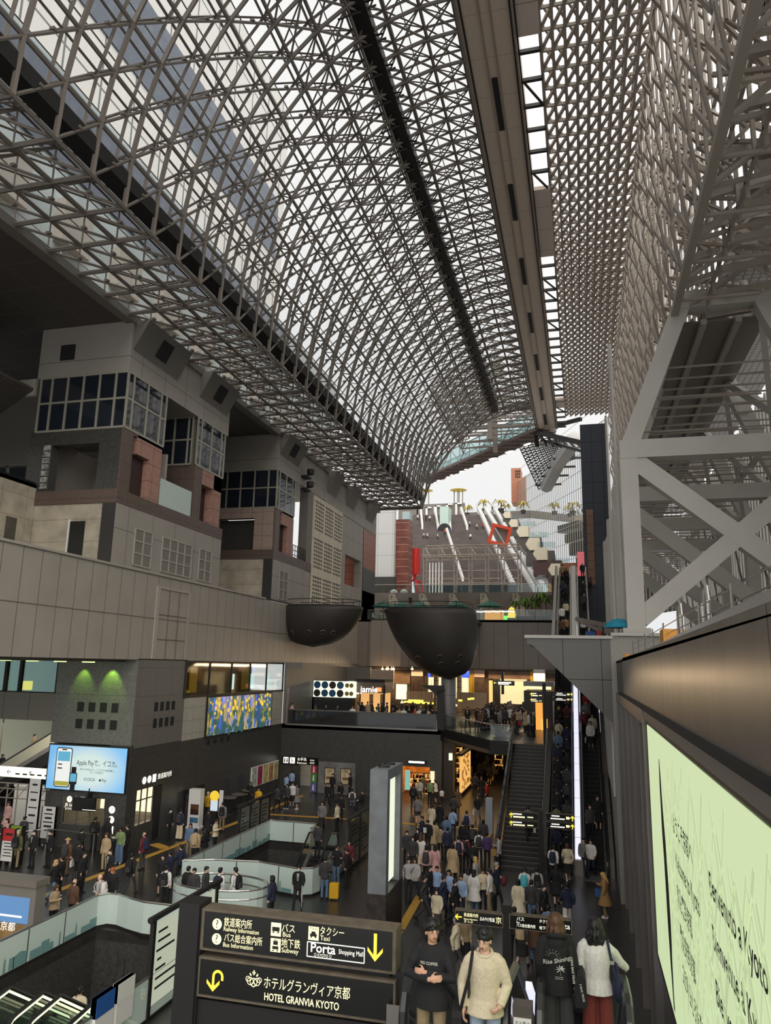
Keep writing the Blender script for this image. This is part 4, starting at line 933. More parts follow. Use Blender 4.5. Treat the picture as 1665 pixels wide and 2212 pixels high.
escalator('escalator', 'right basement escalator with glowing rails beside the left one', -13.7, -12.4, 18.6, 0, 25.6, -4.0, M_glass, light=E_rail, ext=1.0)
struct('floor_well', MB().box(-17.8, -12, 8, 18.6, -.3, -.02), M_floor)
gd = MB().box(-17.0, -14.0, 17.0, 17.04, .05, 1.1); solo('glass_screen', gd, M_frost, 'low frosted glass screen before the basement escalators, bottom left', 'glass screen')
# hanging B1F signs in the wells
for (x, y, z, txt, lab) in ((-14.9, 34.6, -1.3, 'B1F', 'yellow lit basement floor sign hanging in the middle stairwell'), (-13.6, 22.9, -.35, 'B1F', 'yellow lit basement floor sign hanging in the left stairwell')):
    t = thing('floor_sign', lab, 'sign', (x, y, z))
    MB().box(x - .9, x + .9, y, y + .12, z - .25, z + .25).tube((x - .7, y + .06, z + .25), (x - .7, y + .06, z + .9), .02, 5).tube((x + .7, y + .06, z + .25), (x + .7, y + .06, z + .9), .02, 5).build('box', M_black, t)
    q = MB(); text(q, txt, (x + .3, y - .005, z), XU, ZU, .42); panel(q, (x - .55, y - .003, z), XU, ZU, .4, .4); q.build('letters', em('floor_sign_glow', (1, .95, .35), 1.4), t)
    q = MB(); q.bar((x - .68, y - .01, z + .1), (x - .42, y - .01, z - .12), .01, .03, up=(0, 1, 0)); q.build('pictogram', M_ink, t)

# ---- lighting pylon, white post
py = thing('pylon', 'tall grey slab pylon with pale lit opening standing on dark stone base', 'pylon', (-7.05, 27.6, 0))
MB().box(-7.37, -6.73, 26.5, 26.85, 2.15, 6.2).box(-7.37, -6.73, 28.45, 28.8, 2.15, 6.2).box(-7.37, -6.73, 26.85, 28.45, 5.85, 6.2).box(-7.37, -7.2, 26.85, 28.45, 2.15, 5.85).build('shaft', mat('grey_concrete_pylon', srgb(118, 122, 126), .7, noise=(2.5, .15)), py)
MB().box(-7.4, -6.7, 26.45, 28.85, 0, 2.15).build('base', mat('mottled_brown_stone', srgb(52, 44, 40), .4, noise=(5, .6)), py)
MB().box(-7.1, -6.9, 27.0, 28.3, 2.3, 5.75).build('lit_panel', E_pale, py)
MB().tube((-7.2, 27.1, 6.2), (-6.9, 27.3, 6.26), .1, 8).tube((-7.2, 27.9, 6.2), (-6.9, 28.1, 6.26), .1, 8).build('top_fixtures', M_dark, py)
solo('post', MB().box(-5.98, -5.55, 47.8, 48.2, 0, 1.98).box(-5.95, -5.58, 47.83, 48.17, 1.98, 2.02), mat('pale_blue_grey', srgb(150, 155, 165), .5), 'pale grey square post left of the dark stairs', 'post')

# ---- big hanging direction signs
M_signblk = mat('sign_black', (.008, .008, .007), .25)
M_signbox = mat('weathered_sign_casing', srgb(96, 86, 72), .7, noise=(6, .25))
SG = em('sign_letters_warm', (1, .90, .50), .95); SW = em('sign_letters_white', (1, .96, .82), .9); SY = em('sign_arrow_yellow', (1, .70, .06), .95)
YS = 10.5
fs = thing('direction_sign', 'large black direction sign with yellow Japanese and English lettering, foreground', 'sign', (atY(412, 2100, YS).x, YS + .2, 5.1))
def sy(px, py_): p = atY(px, py_, YS); return Vector((p.x, YS, p.z))
ul, ur = atY(437, 1962, YS), atY(856, 1992, YS); ub = atY(437, 2052, YS); ll = atY(436, 2066, YS); lbm = atY(433, 2153, YS)
XL_, XR_ = ul.x, ur.x
ps = MB().box(XL_ - .34, XL_ - .02, YS - .05, YS + .32, 4.0, ul.z + .06).box(XL_ - .02, XL_ + .0, YS, YS + .3, 4.4, ul.z); ps.build('post', M_dark, fs)
MB().box(XL_, XR_, YS, YS + .3, ub.z, ul.z).build('upper_casing', M_signbox, fs)
MB().box(XL_, XR_, YS, YS + .3, lbm.z, ll.z).build('lower_casing', M_signbox, fs)
MB().box(XL_ + .05, XR_ - .05, YS - .012, YS, ub.z + .04, ul.z - .03).build('upper_face', M_signblk, fs)
MB().box(XL_ + .03, XR_ - .03, YS - .012, YS, lbm.z + .04, ll.z - .03).build('lower_face', M_signblk, fs)
MB().box(XL_ + .5, XR_ - .1, YS + .1, YS + .2, ll.z, ub.z).build('spacer', M_dark, fs)
MB().box(XR_ - .05, XR_ + .12, YS + .1, YS + .3, 5.0, ub.z).box(XL_ - .4, XR_ + .15, YS + .05, YS + .35, 4.6, lbm.z - .05).build('lower_support', M_dark, fs)
K = .00685
def wr(mb, s, px, py_, hpx, wpx=None, al='CENTER', bold=0):
    p = sy(px, py_); p.y = YS - .014; text(mb, s, p, XU, ZU, hpx * K * 1.25, al, fit=wpx * K if wpx else None, bold=bold)
q = MB()
for s, px, py_, h, w in (('鉄道案内所', 515, 1995, 15, 62), ('Railway Information', 522, 2010, 9.5, 78), ('バス総合案内所', 526, 2030, 14, 84), ('Bus Information', 515, 2043.5, 9.5, 66), ('バス', 624, 2006, 14, 28), ('Bus', 620, 2018.5, 10, 18),
                      ('地下鉄', 629, 2039, 14.5, 40), ('Subway', 627, 2053.5, 10, 36), ('タクシー', 718, 2013.5, 14, 50), ('Taxi', 703, 2026.5, 10, 20)): wr(q, s, px, py_, h, w)
q.build('yellow_lettering', SG, fs)
q = MB(); wr(q, 'Porta', 698, 2049, 19, 64, bold=.0025); wr(q, '○ KYOTO ○', 698, 2063.5, 6, 36); wr(q, 'Shopping Mall', 758.5, 2058, 9.5, 50)
a, b = sy(665, 2033), sy(787, 2080); t_ = .006
for (x0, z0, x1, z1) in ((a.x, a.z, b.x, a.z), (a.x, b.z, b.x, b.z), (a.x, a.z, a.x, b.z), (b.x, a.z, b.x, b.z)): q.bar((x0, YS - .015, z0), (x1, YS - .015, z1), .01, .01)
q.build('white_lettering', SW, fs)
ic = MB(); ik_ = MB()
for px, py_ in ((470, 1995.5), (469, 2027.5)):
    p = sy(px, py_); p.y = YS - .013; disc(ic, p, XU, ZU, .073, 20); text(ik_, '?', p + Vector((0, -.004, 0)), XU, ZU, .15)
for px, py_ in ((597, 2007), (596, 2041), (678, 2015.5)): p = sy(px, py_); p.y = YS - .013; panel(ic, p, XU, ZU, .15, .17)
def icon(px, py_, rects):
    p = sy(px, py_)
    for x, z, w, h in rects: panel(ik_, Vector((p.x + x, YS - .018, p.z + z)), XU, ZU, w, h)
icon(597, 2007, [(0, .005, .11, .055), (-.035, -.035, .022, .022), (.035, -.035, .022, .022)])
icon(596, 2041, [(0, .03, .07, .05), (0, -.03, .09, .04), (-.03, -.065, .02, .02), (.03, -.065, .02, .02), (0, .065, .05, .01)])
icon(678, 2015.5, [(0, -.02, .10, .035), (0, .01, .06, .03), (-.03, -.045, .022, .02), (.03, -.045, .022, .02)])
p = sy(678, 2015.5); text(ik_, 'TAXI', (p.x, YS - .018, p.z + .057), XU, ZU, .05, fit=.13)
ic.build('icon_plates', SG, fs); ik_.build('icon_marks', M_ink, fs)
ar_ = MB(); p = sy(811, 2046); p.y = YS - .014
flat(ar_, p, XU, ZU, [(-.022, -.12), (.022, -.12), (.022, .17), (-.022, .17)]); flat(ar_, p, XU, ZU, [(0, -.17), (.105, -.05), (.105, 0), (0, -.115), (-.105, 0), (-.105, -.05)], .005)
p = sy(467, 2116); p.y = YS - .014; pts = [(-.055, -.06)] 
arc = [(.03 - .085 * math.cos(a), .045 + .085 * math.sin(a)) for a in np.linspace(0, math.pi * .98, 14)]
arc2 = [(.03 - .05 * math.cos(a), .045 + .05 * math.sin(a)) for a in np.linspace(0, math.pi * .98, 14)]
vs_ = [(-.055, -.1)] + arc + [(.115, 0), (.08, 0)] + arc2[::-1] + [(-.02, -.1)]
n1 = len(arc)
for i in range(n1 - 1): flat(ar_, p, XU, ZU, [arc[i], arc[i + 1], arc2[i + 1], arc2[i]])
flat(ar_, p, XU, ZU, [(-.055, -.12), (-.02, -.12), (-.02, .05), (-.055, .05)]); flat(ar_, p, XU, ZU, [(.08, .0), (.115, 0), (.115, .05), (.08, .05)])
flat(ar_, p, XU, ZU, [(-.037, -.15), (.06, -.05), (.06, 0), (-.037, -.095), (-.135, 0), (-.135, -.05)], .005)
ar_.build('arrows', SY, fs)
q = MB(); wr(q, 'ホテルグランヴィア京都', 662, 2135, 19, 180); q.build('hotel_lettering_japanese', SG, fs)
q = MB(); wr(q, 'HOTEL GRANVIA KYOTO', 651, 2163, 15, 156, bold=.0015); q.build('hotel_lettering', SG, fs)
em_ = MB(); p = sy(548.6, 2121); p.y = YS - .014
for dx, dz, r in ((0, 0, .055), (-.05, .01, .05), (.05, .01, .05), (-.085, .035, .035), (.085, .035, .035), (0, -.03, .03)): disc(em_, p + Vector((dx, 0, dz)), XU, ZU, r, 18, .003, r - .009)
for dx, dz in ((0, .1), (-.014, .12), (.014, .12), (0, .14), (-.045, .085), (-.055, .1), (.045, .085), (.055, .1)): disc(em_, p + Vector((dx, 0, dz)), XU, ZU, .011, 8)
em_.build('emblem', SG, fs)
q = MB(); p = sy(781, 2087); disc(q, (p.x, YS - .005, p.z), XU, ZU, .016, 10); q.build('red_lamp', em('red_dot', (.9, .05, .04), .6), fs)

def hang_sign(label, Y, rows, post, zpost0, zpost1):
    """rows: list of (px0,py0,px1,py1, marks) on plane Y"""
    a = atY(post, 1900, Y); t = thing('direction_sign', label, 'sign', (a.x, Y + .1, zpost0))
    MB().box(a.x - .11, a.x + .11, Y + .02, Y + .24, zpost0, zpost1).build('post', M_dark, t)
    bx = MB(); ca = MB()
    for x0, y0, x1, y1, mk in rows:
        p0, p1 = atY(x0, y0, Y), atY(x1, y0 + (y1 - y0), Y); zt = atY(x0, y0, Y).z; zb = atY(x0, y1, Y).z
        ca.box(p0.x, p1.x, Y, Y + .18, zb, zt); bx.box(p0.x + .03, p1.x - .03, Y - .01, Y, zb + .03, zt - .03)
        W_ = p1.x - p0.x; H_ = zt - zb
        for kind, fx, fz, fw, fh, colr in mk:
            q = MB(); c = Vector((p0.x + W_ * fx, Y - .012, zb + H_ * fz))
            if kind == 'bar': panel(q, c, XU, ZU, W_ * fw, H_ * fh)
            elif kind == 'up': s = H_ * fh; flat(q, c, XU, ZU, [(-.1 * s, -.5 * s), (.1 * s, -.5 * s), (.1 * s, .2 * s), (-.1 * s, .2 * s)]); flat(q, c, XU, ZU, [(0, .5 * s), (-.4 * s, .1 * s), (-.4 * s, -.1 * s), (0, .25 * s), (.4 * s, -.1 * s), (.4 * s, .1 * s)], .005)
            elif kind == 'left': s = H_ * fh; flat(q, c, XU, ZU, [(-.2 * s, -.1 * s), (.6 * s, -.1 * s), (.6 * s, .1 * s), (-.2 * s, .1 * s)]); flat(q, c, XU, ZU, [(-.5 * s, 0), (-.1 * s, .4 * s), (.1 * s, .4 * s), (-.25 * s, 0), (.1 * s, -.4 * s), (-.1 * s, -.4 * s)], .005)
            else: text(q, kind, c, XU, ZU, H_ * fh, 'LEFT', fit=W_ * fw)
            q.build('arrow' if kind in ('up', 'left') else 'lettering', colr, t)
    ca.build('casing', M_signbox, t); bx.build('face', M_signblk, t)
    return t
hang_sign('black direction sign with left arrow and shopping mall name over the near escalators', 20.6,
          [(982, 1964, 1087, 1994, [('left', .07, .5, .0, .5, SY), ('鉄道案内所', .19, .68, .3, .3, SG), ('Railway Information', .19, .40, .28, .16, SG), ('きっぷ', .19, .22, .2, .24, SG), ('おみやげ街道', .52, .5, .3, .32, SW), ('京', .84, .5, .13, .5, SG)]),
           (1099, 1974, 1236, 2006, [('バス', .12, .72, .12, .3, SW), ('Bus', .12, .5, .1, .16, SW), ('タクシー', .48, .72, .2, .26, SW), ('バス総合案内所', .12, .3, .3, .26, SW), ('地下鉄', .48, .28, .15, .26, SW), ('Porta', .72, .55, .26, .5, SW)])], 1093, 0, 3.9)
bars = lambda: [('up', .06, .5, 0, .7, SY), ('bar', .27, .68, .32, .16, SW), ('bar', .33, .3, .4, .2, SG), ('bar', .72, .35, .2, .14, SG)]
bar2 = lambda: [('up', .94, .5, 0, .7, SY), ('bar', .35, .68, .28, .16, SW), ('bar', .42, .32, .5, .16, SW), ('bar', .78, .5, .12, .34, SG)]
hang_sign('black two-tier direction sign with upward arrows at the foot of the dark stairs', 38.5,
          [(1100, 1752, 1163, 1768, bars()), (1100, 1770, 1163, 1785, bars()), (1178, 1756, 1240, 1772, bar2()), (1178, 1774, 1240, 1789, bar2())], 1170, 0, 3.1)
hang_sign('black two-tier direction sign standing on the upper floor by the long escalators', 50.4,
          [(1146, 1494, 1175, 1506, bars()), (1146, 1507, 1175, 1517, bars()), (1193, 1494, 1237, 1504, bar2()), (1193, 1506, 1237, 1514, bar2())], 1184, 5.1, 8.9)

# ---- information boards standing along the stairwell edges
def boards(label, X, Y0, Y1, n, z0, z1, face, marks, seed):
    t = thing('information_board', label, 'board', (X, (Y0 + Y1) / 2, 0), 'standing information boards beside the stairwells'); w = (Y1 - Y0) / n
    fr = MB()
    for k in range(n + 1): y = Y0 + k * w; fr.box(X - .06, X + .06, y - .07, y + .07, 0, z1 + .12)
    fr.tube((X, Y0 - .2, z1 + .18), (X, Y1 + .3, z1 + .18), .09, 8, caps=True); fr.build('frame', M_dark, t)
    r = random.Random(seed)
    for k in range(n):
        y0 = Y0 + k * w + .12; y1 = Y0 + (k + 1) * w - .12
        pl_ = MB().box(X - .03, X + .03, y0, y1, z0, z1).build('panel', face, t)
        q = MB()
        for j in range(marks):
            zz = z1 - .25 - j * (z1 - z0 - .4) / marks; ww = .2 + r.random() * (y1 - y0 - .4); yy = y0 + .08 + r.random() * .1
            q.box(X - .034, X + .034, yy, yy + ww, zz - .03, zz + .03)
        q.build('printed_lines', M_ink, t)
    return t
M_pbd = em('pale_board_face', (.80, .86, .66), .32); M_gbd = mat('grey_map_board', srgb(104, 108, 100), .3)
boards('pair of pale lit information boards in dark frame beside the left stairwell', -12.0, 20.6, 24.4, 2, .35, 2.45, M_pbd, 7, 3)
boards('three grey map boards in dark frame left of the middle stairwell', -17.75, 38.3, 42.2, 3, .2, 2.2, M_gbd, 9, 4)
boards('dark green map boards with white lettering right of the middle stairwell', -11.25, 36.8, 40.6, 2, .2, 2.25, mat('green_black_board', srgb(50, 62, 56), .2), 8, 5)
for (y, c, lab, txt) in ((18.4, (40, 90, 160), 'blue and white notice board on the rail of the left stairwell', 'i'), (19.3, (230, 228, 220), 'white notice board with red arrow on the left stairwell rail', '↑')):
    t = thing('notice_board', lab, 'notice', (-11.95, y, 0)); MB().box(-12.05, -11.9, y - .38, y + .38, .55, 1.55).build('sheet', M_white, t)
    MB().box(-12.06, -11.89, y - .38, y + .38, 1.1, 1.55).build('header', mat('notice_colour_%d' % c[0], srgb(*c), .5), t)
    q = MB(); text(q, txt, (-12.07, y, 1.0 if txt == '↑' else 1.3), (0, -1, 0), ZU, .5); q.build('mark', mat('red_paint', (0, 0, 0)) if txt == '↑' else M_white, t)

# ---- information counter lettering, screen and advert
ad = thing('advert_board', 'lit blue and white advert with phone and watch above information counter', 'advert board', (-26.0, 36.5, 2.85))
MB().box(-28.5, -23.55, 36.5, 36.6, 2.85, 5.25).build('frame', M_dark, ad)
am = bpy.data.materials.new('advert_blue_glow'); am.use_nodes = True; nt = am.node_tree; b_ = nt.nodes['Principled BSDF']
ge = nt.nodes.new('ShaderNodeNewGeometry'); mp_ = nt.nodes.new('ShaderNodeVectorMath'); mp_.operation = 'SUBTRACT'; mp_.inputs[1].default_value = (-25.9, 36.5, 4.0); nt.links.new(ge.outputs['Position'], mp_.inputs[0])
sc_ = nt.nodes.new('ShaderNodeVectorMath'); sc_.operation = 'MULTIPLY'; sc_.inputs[1].default_value = (.40, 0, .62); nt.links.new(mp_.outputs[0], sc_.inputs[0])
ln = nt.nodes.new('ShaderNodeVectorMath'); ln.operation = 'LENGTH'; nt.links.new(sc_.outputs[0], ln.inputs[0])
rp = nt.nodes.new('ShaderNodeValToRGB'); rp.color_ramp.elements[0].position = .45; rp.color_ramp.elements[0].color = (.62, .72, .66, 1); rp.color_ramp.elements[1].position = 1.15; rp.color_ramp.elements[1].color = (.12, .42, .80, 1)
nt.links.new(ln.outputs['Value'], rp.inputs[0]); nt.links.new(rp.outputs[0], b_.inputs['Emission Color']); b_.inputs['Emission Strength'].default_value = .62; b_.inputs['Base Color'].default_value = (.2, .3, .35, 1)
MB().box(-28.42, -23.62, 36.47, 36.5, 2.92, 5.18).build('lit_sheet', am, ad)
def rrect(mb, cx, cz, w, h, r, Y, out=0):
    pts = []
    for qx, qz, a0 in ((1, 1, 0), (-1, 1, 90), (-1, -1, 180), (1, -1, 270)):
        for k in range(5): a = R(a0 + 22.5 * k); pts.append((cx + qx * (w / 2 - r) + r * math.cos(a), cz + qz * (h / 2 - r) + r * math.sin(a)))
    return flat(mb, (0, Y, 0), XU, ZU, pts, out)
ph = MB(); rrect(ph, -27.45, 4.05, 1.0, 2.05, .14, 36.462); ph.build('phone_body', M_ink, ad)
ph = MB(); rrect(ph, -27.45, 4.05, .9, 1.95, .1, 36.455); ph.build('phone_screen', em('phone_screen', (.85, .87, .83), .6), ad)
ph = MB(); panel(ph, (-27.45, 36.45, 4.62), XU, ZU, .78, .5); ph.build('phone_card', em('phone_card', (.12, .42, .62), .6), ad)
ph = MB(); panel(ph, (-27.45, 36.45, 3.22), XU, ZU, .86, .22); ph.build('phone_footer', em('phone_footer', (.45, .42, .06), .5), ad)
ph = MB(); panel(ph, (-27.45, 36.45, 4.97), XU, ZU, .3, .06)
for z, w in ((4.2, .25), (4.0, .3)): panel(ph, (-27.65, 36.45, z), XU, ZU, w, .06)
rrect(ph, -26.75, 3.5, .46, .62, .1, 36.455); panel(ph, (-26.75, 36.452, 3.02), XU, ZU, .3, .4); panel(ph, (-26.75, 36.452, 3.95), XU, ZU, .3, .3); ph.build('watch_body', M_ink, ad)
ph = MB(); rrect(ph, -26.75, 3.55, .38, .42, .06, 36.445); ph.build('watch_screen', em('phone_card', (0, 0, 0)), ad)
q = MB(); text(q, 'Apple Payで、イコカ。', (-25.3, 36.465, 4.33), XU, ZU, .36, fit=2.5); text(q, 'あなたのiPhoneで、いつでも交通系購入。', (-25.3, 36.465, 4.0), XU, ZU, .12, fit=2.4); text(q, 'スムーズな毎日へ。', (-25.3, 36.465, 3.87), XU, ZU, .11, fit=1.4)
text(q, 'ICOCA', (-25.75, 36.465, 3.5), XU, ZU, .22); text(q, 'Pay', (-24.85, 36.465, 3.5), XU, ZU, .22); disc(q, (-25.1, 36.465, 3.5), XU, ZU, .06, 12); q.build('lettering', M_ink, ad)
MB().box(-25.6, -25.56, 36.2, 36.6, 2.6, 2.9).tube((-25.58, 36.3, 2.9), (-25.5, 36.2, 3.1), .03, 5).build('screen_arm', M_dark, ad)
sc = thing('hanging_screen', 'black hanging display screen over the information counter', 'screen', (-25.6, 36.1, 1.95))
MB().box(-26.35, -25.0, 36.05, 36.2, 1.98, 2.65).build('casing', M_signblk, sc)
q = MB(); panel(q, (-25.3, 36.045, 2.06), XU, ZU, .8, .03); q.build('ticker', SW, sc)
q = MB(); text(q, 'JR Information', (-27.2, 36.6, 2.12), XU, ZU, .24, 'LEFT'); text(q, 'JR 안내소  JR 问讯处', (-27.15, 36.6, 1.93), XU, ZU, .12, 'LEFT')
for x, s in ((-26.95, '?'), (-26.55, 'i')): disc(q, (x, 36.6, 2.42), XU, ZU, .16, 18)
panel(q, (-26.15, 36.6, 2.42), XU, ZU, .3, .32)
for z, s in ((2.05, '?'), (1.55, 'i')): disc(q, (-24.3, 36.6, z), XU, ZU, .19, 18)
panel(q, (-24.3, 36.6, 1.05), XU, ZU, .36, .38); text(q, 'JR Information', (-24.3, 36.6, .70), XU, ZU, .15, fit=.8); text(q, 'JR 안내소', (-24.3, 36.6, .55), XU, ZU, .11)
q.build('counter_lettering', SW, jr)
q = MB()
for x, z, s in ((-26.95, 2.42, '?'), (-26.55, 2.42, 'i'), (-24.3, 2.05, '?'), (-24.3, 1.55, 'i')): text(q, s, (x, 36.592, z), XU, ZU, .28)
q.build('counter_icon_marks', M_ink, jr)
YV = Vector((0, 1, 0))
q = MB(); text(q, '鉄道案内所', (-23.5, 39.55, 3.35), YV, ZU, .33, 'LEFT', fit=1.5)
for y in (38.2, 38.7): disc(q, (-23.5, y, 3.35), YV, ZU, .2, 18)
panel(q, (-23.5, 39.2, 3.35), YV, ZU, .36, .42); q.build('side_lettering', SW, jr)
q = MB(); text(q, '?', (-23.49, 38.2, 3.35), YV, ZU, .32); text(q, 'i', (-23.49, 38.7, 3.35), YV, ZU, .32); q.build('side_icon_marks', M_ink, jr)
for k, (x, y, w, h, lab) in enumerate(((-28.0, 36.4, .9, 1.6, 'white poster board standing left of the information counter'), (-28.9, 36.2, .8, 3.0, 'tall white notice board with handwritten lines left of counter'))):
    t = thing('poster_board', lab, 'poster', (x, y, 0)); MB().box(x - w / 2, x + w / 2, y, y + .05, .4, .4 + h).build('sheet', M_white, t); MB().box(x - w / 2, x - w / 2 + .05, y, y + .1, 0, .4 + h).box(x + w / 2 - .05, x + w / 2, y, y + .1, 0, .4 + h).build('stand', M_dark, t)
    q = MB()
    for j in range(6): panel(q, (x, y, .4 + h * (.9 - j * .13)), XU, ZU, w * (.4 + .07 * ((j * 3) % 5)), .06 if j % 2 else .1)
    q.build('printed_lines', M_ink, t)
# restroom sign, coloured pictogram strip, marble panel, posters
t = thing('restroom_sign', 'black restroom sign with white pictograms over the washroom doorway', 'sign', (-21.8, 57.6, 2.2))
MB().box(-23.3, -20.3, 57.5, 57.68, 2.05, 2.6).build('box', M_signblk, t)
q = MB(); text(q, 'お手洗', (-22.0, 57.5, 2.43), XU, ZU, .26, 'LEFT'); text(q, 'Restroom', (-22.0, 57.5, 2.17), XU, ZU, .2, 'LEFT'); text(q, '화장실', (-20.75, 57.5, 2.4), XU, ZU, .13); text(q, '洗手间', (-20.75, 57.5, 2.2), XU, ZU, .13); panel(q, (-22.95, 57.5, 2.33), XU, ZU, .42, .46); panel(q, (-22.4, 57.5, 2.33), XU, ZU, .42, .46); q.build('lettering', SW, t)
q = MB()
for x in (-23.05, -22.85): disc(q, (x, 57.495, 2.46), XU, ZU, .05, 10); panel(q, (x, 57.495, 2.28), XU, ZU, .1, .24)
disc(q, (-22.4, 57.495, 2.24), XU, ZU, .11, 14, .003, .08); disc(q, (-22.44, 57.495, 2.48), XU, ZU, .04, 10); panel(q, (-22.43, 57.495, 2.34), XU, ZU, .05, .2); q.build('pictogram_marks', M_ink, t)
t = thing('pictogram_strip', 'tall red green and purple pictogram strip beside washroom doorway', 'sign', (-20.55, 57.6, 0))
for z0, z1, c in ((1.45, 2.0, (170, 40, 62)), (.75, 1.45, (70, 130, 50)), (.05, .75, (96, 90, 150))):
    cb_ = MB().box(-20.85, -20.35, 57.56, 57.7, z0, z1).build('colour_block', mat('strip_%d' % c[0], srgb(*c), .5), t)
    q = MB(); disc(q, (-20.6, 57.55, (z0 + z1) / 2 + .14), XU, ZU, .07, 10); panel(q, (-20.6, 57.55, (z0 + z1) / 2 - .08), XU, ZU, .14, .28); q.build('pictogram', M_white, cb_)
t = thing('marble_panel', 'grey marble wall panel carrying two framed posters', 'panel', (-18.9, 57.6, 0))
MB().box(-20.2, -17.2, 57.5, 57.7, .02, 2.35).build('slab', mat('grey_marble', srgb(118, 116, 114), .35, noise=(1.5, .3)), t)
for x in (-19.25, -17.95):
    MB().box(x - .42, x + .42, 57.44, 57.5, .75, 1.95).build('poster_frame', M_dark, t); q = MB(); panel(q, (x, 57.438, 1.35), XU, ZU, .74, 1.1); q.build('poster', mat('cream_poster', srgb(200, 180, 140), .5, noise=(3, .3)), t)
    q = MB(); text(q, '京都', (x, 57.43, 1.7), XU, ZU, .22); panel(q, (x, 57.43, 1.2), XU, ZU, .5, .2); q.build('poster_print', mat('brown_print', srgb(120, 90, 60), .6), t)
for k in range(5):
    y = 52.2 + k * 1.02; t = thing('wall_poster', ['white timetable poster', 'magenta travel poster', 'yellow autumn poster', 'orange temple poster', 'pale gold poster'][k] + ' in the row on the dark left wall', 'poster', (-23.45, y + .45, .9), 'posters on the dark left wall')
    MB().box(-23.5, -23.43, y, y + .92, .95, 2.35).build('frame', M_white, t); c = [(200, 205, 190), (150, 40, 80), (200, 180, 110), (190, 140, 80), (190, 170, 120)][k]
    MB().box(-23.44, -23.42, y + .05, y + .87, 1.0, 2.3).build('print', mat('poster_print_%d' % k, srgb(*c), .5, noise=(2.2, .45)), t)
# wide video screen
vs = thing('video_screen', 'wide wall screen showing a colourful painted garden of trees', 'screen', (-23.45, 50, 5.1))
MB().box(-23.5, -23.40, 44.7, 55.2, 5.05, 7.62).build('bezel', M_dark, vs)
vm = bpy.data.materials.new('screen_garden'); vm.use_nodes = True; nt = vm.node_tree; N = nt.nodes; L = nt.links; b_ = N['Principled BSDF']; b_.inputs['Base Color'].default_value = (.02, .02, .02, 1); b_.inputs['Emission Strength'].default_value = .75
ge = N.new('ShaderNodeNewGeometry'); m1 = N.new('ShaderNodeMapping'); m1.inputs['Scale'].default_value = (1, 1.0, .35); L.new(ge.outputs['Position'], m1.inputs[0])
n1_ = N.new('ShaderNodeTexNoise'); n1_.inputs['Scale'].default_value = 1.3; n1_.inputs['Detail'].default_value = 6; L.new(m1.outputs[0], n1_.inputs['Vector'])
r1 = N.new('ShaderNodeValToRGB'); el = r1.color_ramp.elements; el[0].position = .3; el[0].color = (.01, .03, .06, 1); el[1].position = .72; el[1].color = (.75, .42, .62, 1)
for ps_, c in ((.40, (.03, .10, .28)), (.47, (.05, .10, .05)), (.53, (.55, .38, .05)), (.6, (.12, .2, .55))): e = el.new(ps_); e.color = (*c, 1)
L.new(n1_.outputs['Fac'], r1.inputs[0]); L.new(r1.outputs[0], b_.inputs['Emission Color'])
MB().box(-23.41, -23.39, 44.82, 55.08, 5.14, 7.54).build('picture', vm, vs)
tk = MB(); r8 = random.Random(8)
for k in range(9): y = 45.3 + k * 1.1 + r8.random() * .4; w = .06 + .12 * r8.random(); tk.add([(-23.385, y, 5.2), (-23.385, y + w * 2, 5.2), (-23.385, y + w * 1.6 + .1, 7.5), (-23.385, y + .1, 7.5)], [(0, 1, 2, 3)])
tk.build('tree_trunks', em('screen_blue', (.05, .12, .5), .8), vs)
bs = MB()
for k in range(60):
    y = 45 + r8.random() * 9.8; z = 5.25 + r8.random() ** 1.6 * 1.3; s = .08 + .22 * r8.random(); disc(bs, (-23.384, y, z), YV, ZU, s, 7)
bs.build('bushes', em('screen_green', (.04, .10, .08), .7), vs)
bs = MB()
for k in range(70):
    y = 45 + r8.random() * 9.8; z = 6.3 + r8.random() * 1.15; s = .05 + .13 * r8.random(); disc(bs, (-23.3835, y, z), YV, ZU, s, 6)
bs.build('blossom', em('screen_gold', (.75, .5, .06), .8), vs)

# ---- photo kiosk, phone stand, standing tables, left pylon, left boards
p = atZ(420, 1789, 0); kx, ky = p.x, p.y
t = thing('photo_kiosk', 'white upright photo kiosk with landscape pictures near the dark wall', 'kiosk', (kx, ky, 0))
MB().box(kx - .45, kx + .45, ky - .3, ky + .3, 0, .12).box(kx - .38, kx + .38, ky - .25, ky + .25, .12, 2.25).build('cabinet', M_white, t)
for z, c in ((1.25, (90, 60, 40)), (.95, (60, 30, 30)), (.5, (60, 100, 130))): q = MB(); panel(q, (kx + .05, ky - .25, z), XU, ZU, .55, .3); q.build('picture', mat('kiosk_pic_%d' % c[2], srgb(*c), .5, noise=(4, .5)), t)
q = MB(); q.box(kx - .66, kx - .4, ky - .2, ky + .1, .1, 1.9); q.build('cutout_figure_panel', mat('dark_print', srgb(50, 44, 46), .5, noise=(3, .5)), t)
t = thing('information_stand', 'small stand with yellow round sign beside the white kiosk', 'stand', (kx + 1.0, ky + .4, 0))
MB().box(kx + .75, kx + 1.25, ky + .2, ky + .5, 0, 1.0).build('counter', M_dark, t); MB().box(kx + .8, kx + 1.25, ky + .3, ky + .36, 1.0, 1.6).build('screen', em('stand_screen', (.6, .7, .8), .6), t)
MB().tube((kx + 1.02, ky + .3, 1.85), (kx + 1.02, ky + .36, 1.85), .3, 18, caps=True).build('round_sign', em('yellow_round_sign', (.9, .62, .05), .6), t); MB().box(kx + 1.35, kx + 1.6, ky + .3, ky + .35, 1.0, 2.2).build('banner', M_white, t)
